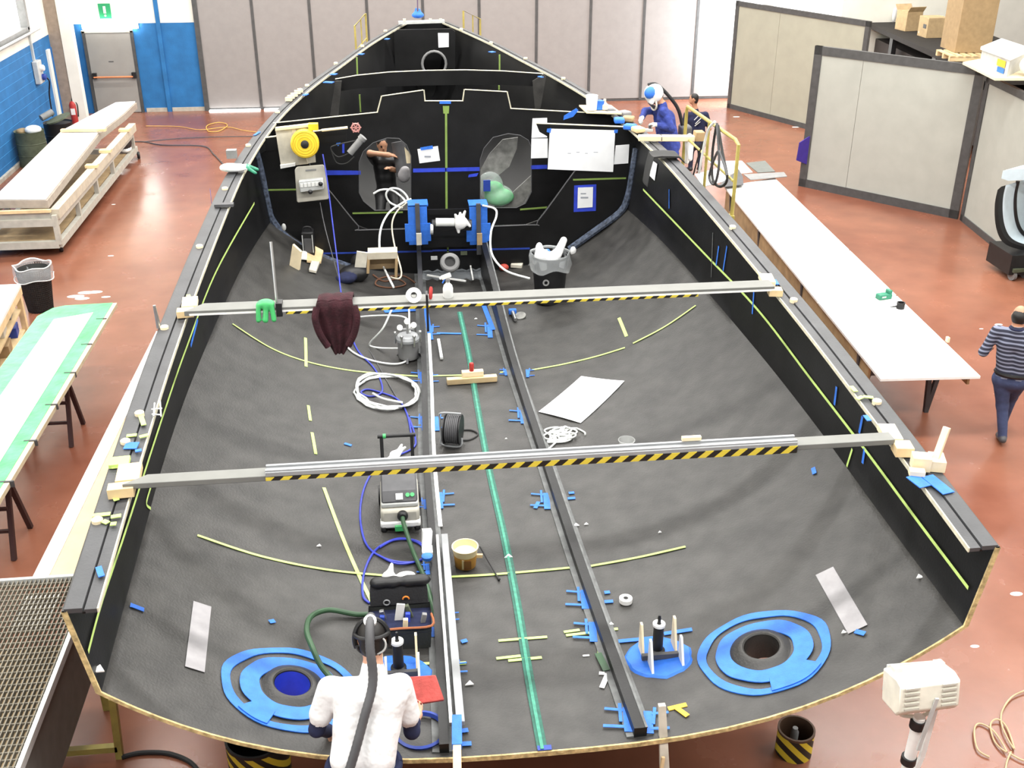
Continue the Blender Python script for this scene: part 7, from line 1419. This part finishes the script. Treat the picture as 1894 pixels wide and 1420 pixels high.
# ---- worker in the white T-shirt at the stern
yh = 4.74
J = {}; J['pelvis'] = at_y(672, 1408, yh); J['neck'] = at_y(690, 1236, 5.0); J['head'] = at_y(688, 1180, 5.10)
J['sl'] = at_y(608, 1272, 4.98); J['sr'] = at_y(742, 1266, 4.98)
J['el'] = at_y(586, 1348, 4.93); J['wl'] = at_y(612, 1352, 5.16); J['er'] = at_y(762, 1352, 4.95); J['wr'] = at_y(766, 1330, 5.05)
J['gr'] = Vector((0.3, 0.2, 0.9)); J['gl'] = Vector((0.6, 0, -0.6))
px, pz = J['pelvis'].x, J['pelvis'].z
st0 = 0.24
for s, n in ((-1, 'l'), (1, 'r')):
    J['h'+n] = Vector((px+s*0.09, yh, pz-0.09)); J['k'+n] = Vector((px+s*0.11, yh+0.06, st0+0.50)); J['a'+n] = Vector((px+s*0.12, yh-0.06, st0+0.09)); J['t'+n] = Vector((px+s*0.14, yh+0.10, st0+0.04))
J['base'] = Vector((px, yh, st0))
worker = person('man in white T-shirt leaning over the stern, holding a red block', J, 0.97, (0, 1, -0.2), (0.05, 1, -0.35), (0, 0.3, 1), ['tshirt', 'skin', 'hair', 'navy', 'navy_trousers', 'black', 'eye_dark' if 'eye_dark' in MATS else mat('eye_dark', (0.03, 0.02, 0.02), 0.3), mat('lip', (0.35, 0.14, 0.12), 0.5)],
       dict(top=0, skin=1, hair=2, arm=3, leg=4, shoe=5, eye=6, lip=7, hand=1, sleeve_len=0.62, cuff=0.72, curl=0.5, wide=1.55), 0.0095)
Hd = J['head']; hu = Vector((0, 0.3, 1)).normalized(); hf = Vector((0.05, 1, -0.35)).normalized(); hx = hf.cross(hu).normalized()
def ringpts(cn, a, b_, ra, rb, n=32, a0=0, a1=2*PI): return [cn+a*(ra*math.cos(a0+(a1-a0)*i/n))+b_*(rb*math.sin(a0+(a1-a0)*i/n)) for i in range(n+1)]
b = MB(); b.tube(ringpts(Hd+hu*0.035, hx, hf, 0.098, 0.11), 0.013, 8); b.tube(ringpts(Hd+hu*0.0-hf*0.01, hx, hu, 0.10, 0.125, a0=-0.4, a1=PI+0.4), 0.016, 8); b.tube(ringpts(Hd-hf*0.04-hu*0.03, hx, (hf*0.4-hu).normalized(), 0.085, 0.07, 20, 0, PI), 0.011, 8); b.build('head_harness', 'black', worker)
b = MB(); b.tube(ringpts(Hd-hf*0.085+hx*0.03-hu*0.01, hx, hu, 0.055, 0.055, 22, -2.4, 1.2), 0.006, 6); b.build('harness_strap', 'grey_light', worker)
hp = [Hd+hu*0.14+hx*0.0, Hd+hu*0.10-hf*0.10, Hd-hu*0.0-hf*0.16, J['neck']-Vector((0.0, 0.14, -0.02)), lerp(J['neck'], J['pelvis'], 0.35)+Vector((-0.03, -0.16, 0.02)), lerp(J['neck'], J['pelvis'], 0.7)+Vector((-0.07, -0.17, 0.0)), J['pelvis']+Vector((-0.11, -0.16, -0.02))]
P_ = spline(hp, 14); b = MB(); b.tube(P_, 0.026, 12, radii=[0.026+0.0018*(i % 2) for i in range(len(P_))]); b.build('breathing_hose', 'grey_dark', worker)
b = MB(); b.lathe([(0.02, -0.02), (0.035, -0.02), (0.038, 0.02), (0.02, 0.02)], Hd+hu*0.12-hf*0.05, -hf+hu, 16); b.build('hose_collar', 'white', worker)
b = MB(); b.tube(ringpts(J['pelvis']+Vector((0, 0, -0.03)), Vector((1, 0, 0)), Vector((0, 1, 0.25)), 0.205, 0.135), 0.024, 8); b.build('belt', 'navy', worker)
b = MB(); b.box(J['pelvis']+Vector((0.06, -0.16, -0.06)), (0.16, 0.06, 0.10), Matrix.Rotation(0.2, 3, 'X')); b.build('belt_unit', 'grey_dark', worker, bevel=0.015)
t = thing('step_platform', 'low wooden step under the man in the white T-shirt', 'step', (px, yh, 0)); 
for k in range(4): b = MB(); b.bb((px-0.35, yh-0.26+0.14*k, st0-0.05), (px+0.35, yh-0.13+0.14*k, st0-0.02)); b.build('slat', 'plywood', t)
for s in (-1, 1): b = MB(); b.bb((px+s*0.3-0.03, yh-0.26, 0), (px+s*0.3+0.03, yh+0.28, st0-0.05)); b.build('side', 'plywood', t)
# red block in his hand
A = [at_y(740, 1252, 5.30), at_y(806, 1248, 5.30), at_y(822, 1294, 5.17), at_y(758, 1304, 5.17)]; nrm = (A[1]-A[0]).cross(A[3]-A[0]).normalized(); nrm = nrm if nrm.y < 0 or nrm.z > 0 else -nrm
t = thing('red_block', 'rectangular dull red foam block held by the man in white', 'block', A[3]); b = MB(); b.prism(A, -nrm*0.06); b.build('block', 'red_foam', t, bevel=0.006)
for (a0, a1, c0, c1) in ((0.3, 0.62, 0.55, 0.68), (0.68, 0.95, 0.42, 0.55)):
    q = lambda a, c: A[0]+(A[1]-A[0])*a+(A[3]-A[0])*c+nrm*0.002; b = MB(); b.prism([q(a0, c0), q(a1, c0), q(a1, c1), q(a0, c1)], nrm*0.004); b.build('recess', mat('red_dark', (0.28, 0.04, 0.035), 0.9), t)

# ---- man walking away at the right
B0 = at_z(1848, 826); fw = Vector((0.50, 0.866, 0)); sd = Vector((0.866, -0.50, 0)); y = B0.y+0.12; J = {}
J['pelvis'] = at_y(1871, 692, y); J['neck'] = at_y(1880, 609, y+0.04); J['head'] = at_y(1886, 583, y+0.08); J['base'] = Vector((B0.x, B0.y, 0)); P0 = J['pelvis']
for s, n in ((-1, 'l'), (1, 'r')):
    A = J['neck']+sd*(s*0.19)+Vector((0, 0, -0.05)); J['s'+n] = A; J['e'+n] = A+sd*(s*0.09)-fw*0.05+Vector((0, 0, -0.25)); J['w'+n] = J['e'+n]+fw*0.19-sd*(s*0.05)+Vector((0, 0, -0.02)); J['g'+n] = Vector((0, 0, -1))
    J['h'+n] = P0+sd*(s*0.085)+Vector((0, 0, -0.07))
an = at_z(1851, 822, 0.0); J['al'] = Vector((an.x, an.y, 0.1)); J['tl'] = J['al']+fw*0.16-sd*0.03; J['tl'].z = 0.042; J['kl'] = lerp(J['hl'], J['al'], 0.48)+fw*0.05
J['ar'] = Vector((P0.x, P0.y, 0))+sd*0.05+fw*0.36+Vector((0, 0, 0.13)); J['tr'] = J['ar']+fw*0.15; J['tr'].z = 0.06; J['kr'] = lerp(J['hr'], J['ar'], 0.47)+fw*0.09
walker = person('balding man in dark striped sweater and jeans, walking away at the right', J, 0.97, fw, fw+Vector((0, 0, -0.12)), (0.02, 0.05, 1), ['sweater_stripes', 'skin_tan', 'hair', 'sweater_stripes', 'denim', 'grey_dark', 'eye_dark', 'lip'], dict(top=0, skin=1, hair=2, arm=3, leg=4, shoe=5, eye=6, lip=7, hand=1, bald=1, curl=0.9, wide=1.2), 0.013)
b = MB(); b.tube(ringpts(J['pelvis']+Vector((0, 0, 0.02)), sd, fw, 0.168, 0.115), 0.022, 8); b.build('belt', 'black', walker)
b = MB(); b.tube(ringpts(lerp(J['neck'], J['head'], 0.08), Vector((1, 0, 0)), Vector((0, 1, 0)), 0.066, 0.066), 0.014, 8); b.build('collar', 'navy', walker)

# ---- man in the blue coverall and visor helmet, on the scaffold
y = 15.55; J = {}
J['pelvis'] = at_y(1238, 272, y); J['neck'] = at_y(1224, 193, y); J['head'] = at_y(1212, 176, y)
J['sl'] = at_y(1228, 206, y-0.19); J['sr'] = at_y(1216, 203, y+0.19); J['el'] = at_y(1243, 238, y-0.26); J['wl'] = at_y(1215, 231, y-0.22); J['er'] = at_y(1193, 206, y+0.1); J['wr'] = at_y(1187, 218, y-0.05)
J['gl'] = Vector((0, 0, -1)); J['gr'] = Vector((0.5, 0, -0.5)); px, pz = J['pelvis'].x, J['pelvis'].z
for s, n in ((-1, 'l'), (1, 'r')):
    J['h'+n] = Vector((px, y+s*0.10, pz-0.08)); J['k'+n] = Vector((px-0.06, y+s*0.12, sz+0.47)); J['a'+n] = Vector((px+0.04, y+s*0.13, sz+0.1)); J['t'+n] = Vector((px-0.12, y+s*0.15, sz+0.04))
J['base'] = Vector((px, y, sz))
cov = person('man in blue coverall and visor helmet bending over the hull edge', J, 1.0, (-1, 0, -0.3), (-0.75, -0.25, -0.6), (-0.55, 0, 0.8), ['coverall', 'skin_tan', 'hair', 'coverall', 'coverall', 'black', 'eye_dark', 'lip', 'glove'], dict(top=0, skin=1, hair=2, arm=3, leg=4, shoe=5, eye=6, lip=7, hand=8, curl=0.8, wide=1.3, bulk=1.28), 0.014)
H0 = J['head']; f = Vector((-0.75, -0.25, -0.6)).normalized(); u = Vector((-0.55, 0, 0.8)); u = (u-f*u.dot(f)).normalized(); x = f.cross(u)
rot = np.array([[x[i], f[i], u[i]] for i in range(3)])
skin_object('helmet', [('e', (np.array(H0+u*0.04), (0.125, 0.145, 0.14), rot), 0), ('e', (np.array(H0+u*0.075+f*0.045+Vector((-0.02, -0.065, 0.02))), (0.075, 0.085, 0.08), rot), 1, 0.004), ('c', (np.array(H0+f*0.10+x*0.07-u*0.02), 0.03, np.array(H0+f*0.13-x*0.07-u*0.02), 0.03), 0)], ['white', 'blue_tape'], cov, 0.011)
b = MB(); b.tube(ringpts(H0+f*0.10-u*0.09, x, (f*0.6-u*0.8).normalized(), 0.09, 0.075), 0.014, 8); b.build('visor_frame', 'greywood', cov)
b = MB(); b.lathe([(0.0, 0), (0.085, 0.0), (0.085, 0.01), (0, 0.015)], H0+f*0.115-u*0.09, (f-u*0.2), 24); b.build('visor', 'grey_dark', cov)
b = MB(); b.tube(spline([H0+u*0.19, H0+u*0.16+Vector((0.12, 0, 0.02)), H0+Vector((0.24, -0.02, -0.06)), J['neck']+Vector((0.26, 0, -0.10)), J['neck']+Vector((0.33, 0, -0.32))], 8), 0.026, 10); b.build('breathing_hose', 'black', cov)
b = MB(); b.box(J['pelvis']+Vector((0.22, 0, 0.22)), (0.16, 0.24, 0.2)); b.build('filter_unit', 'grey_dark', cov, bevel=0.03)
# hand plane held
p = J['wl']+Vector((-0.12, 0.0, -0.10)); t = thing('hand_tool', 'small grey sanding tool held by the man in blue coverall', 'tool', p); b = MB(); b.box(p+Vector((0, 0, 0.03)), (0.12, 0.07, 0.04)); b.build('base', 'grey_light', t, bevel=0.006); b = MB(); b.cyl(p+Vector((0.02, 0, 0.05)), p+Vector((0.02, 0, 0.10)), 0.02, n=10); b.build('knob', 'grey_dark', t)

# ---- man in navy T-shirt behind
y = 21.8; J = {}; F0 = Vector((at_y(1287, 240, y).x, y, 0))
J['head'] = at_y(1283, 183, y); J['neck'] = at_y(1286, 203, y); J['pelvis'] = at_y(1289, 262, y)
J['sl'] = at_y(1270, 212, y); J['sr'] = at_y(1305, 212, y); J['el'] = at_y(1266, 236, y+0.05); J['wl'] = at_y(1270, 246, y+0.28); J['er'] = at_y(1312, 238, y); J['wr'] = at_y(1306, 248, y+0.25); px, pz = J['pelvis'].x, J['pelvis'].z
for s, n in ((-1, 'l'), (1, 'r')): J['h'+n] = Vector((px+s*0.09, y, pz-0.06)); J['k'+n] = Vector((px+s*0.1, y+0.02, 0.46)); J['a'+n] = Vector((px+s*0.1, y, 0.1)); J['t'+n] = Vector((px+s*0.12, y+0.16, 0.042))
J['base'] = Vector((px, y, 0))
nv = person('dark-haired man in navy T-shirt standing behind the guard rail', J, 0.92, (0, 1, 0), (-0.9, 0.4, -0.1), (0, 0, 1), ['navy', 'skin_tan', 'hair', 'skin_tan', 'navy_trousers', 'black', 'eye_dark', 'lip'], dict(top=0, skin=1, hair=2, arm=3, leg=4, shoe=5, eye=6, lip=7, hand=1, sleeve_len=0.6, cuff=0.9, curl=0.6, wide=1.5), 0.016)
for (a, c) in (((1284, 222), (1296, 210)), ((1286, 229), (1298, 217)), ((1285, 233), (1295, 225))): b = MB(); b.bar(at_y(*a, y-0.145), at_y(*c, y-0.135), 0.012, 0.02, 0, (0, -1, 0)); b.build('shirt_print', 'grey_light', nv)

# ---- person working inside, behind the left doorway
y = 15.75; J = {}; J['head'] = at_y(707, 268, y+0.05); J['neck'] = at_y(708, 288, y); J['pelvis'] = at_y(716, 352, y)
J['sl'] = at_y(692, 297, y-0.05); J['sr'] = at_y(735, 297, y); J['el'] = at_y(684, 283, y-0.30); J['wl'] = at_y(722, 287, y-0.36); J['er'] = at_y(742, 318, y-0.15); J['wr'] = at_y(722, 312, y-0.32); J['gl'] = Vector((0, 0, -1)); px, pz = J['pelvis'].x, J['pelvis'].z; zf_ = bottom(px, y)+0.02
for s, n in ((-1, 'l'), (1, 'r')): J['h'+n] = Vector((px+s*0.09, y, pz-0.05)); J['k'+n] = Vector((px+s*0.12, y-0.22, max(pz-0.35, zf_+0.3))); J['a'+n] = Vector((px+s*0.12, y-0.05, zf_+0.12)); J['t'+n] = Vector((px+s*0.13, y-0.22, zf_+0.06))
J['base'] = Vector((px, y, zf_))
person('person in dark clothes with bare forearm, crouching behind the left doorway', J, 0.9, (0, -1, -0.2), (0.2, -1, -0.5), (0, -0.3, 1), ['black', 'skin_tan', 'hair', 'skin_tan', 'black', 'black', 'eye_dark', 'lip'], dict(top=0, skin=1, hair=2, arm=3, leg=4, shoe=5, eye=6, lip=7, hand=1, sleeve_len=0.7, cuff=0.9, curl=0.6), 0.016)
b = MB(); b.cyl(at_y(748, 325, 15.4), at_y(736, 262, 15.5), 0.11, 0.1, n=18); simple(b, 'inner_duct', 'grey_dark', 'dark grey duct standing inside the left doorway', 'duct')
flat([(748, 272), (757, 282), (760, 288), (760, 302), (752, 302)], 15.06, 'white_card', 'palewood'); tag(bpy.data.objects['white_card.001'], 'pale card at the right edge of the left doorway', 'card')
p = at_y(747, 325, 15.25); tag(skin_object('rag_bundle', [('e', (p, (0.09, 0.07, 0.10)), 0), ('e', (p+Vector((0.02, 0, 0.08)), (0.07, 0.06, 0.06)), 0)], ['grey_patch'], None, 0.018), 'grey rag bundle at the right side of the left doorway', 'rag')
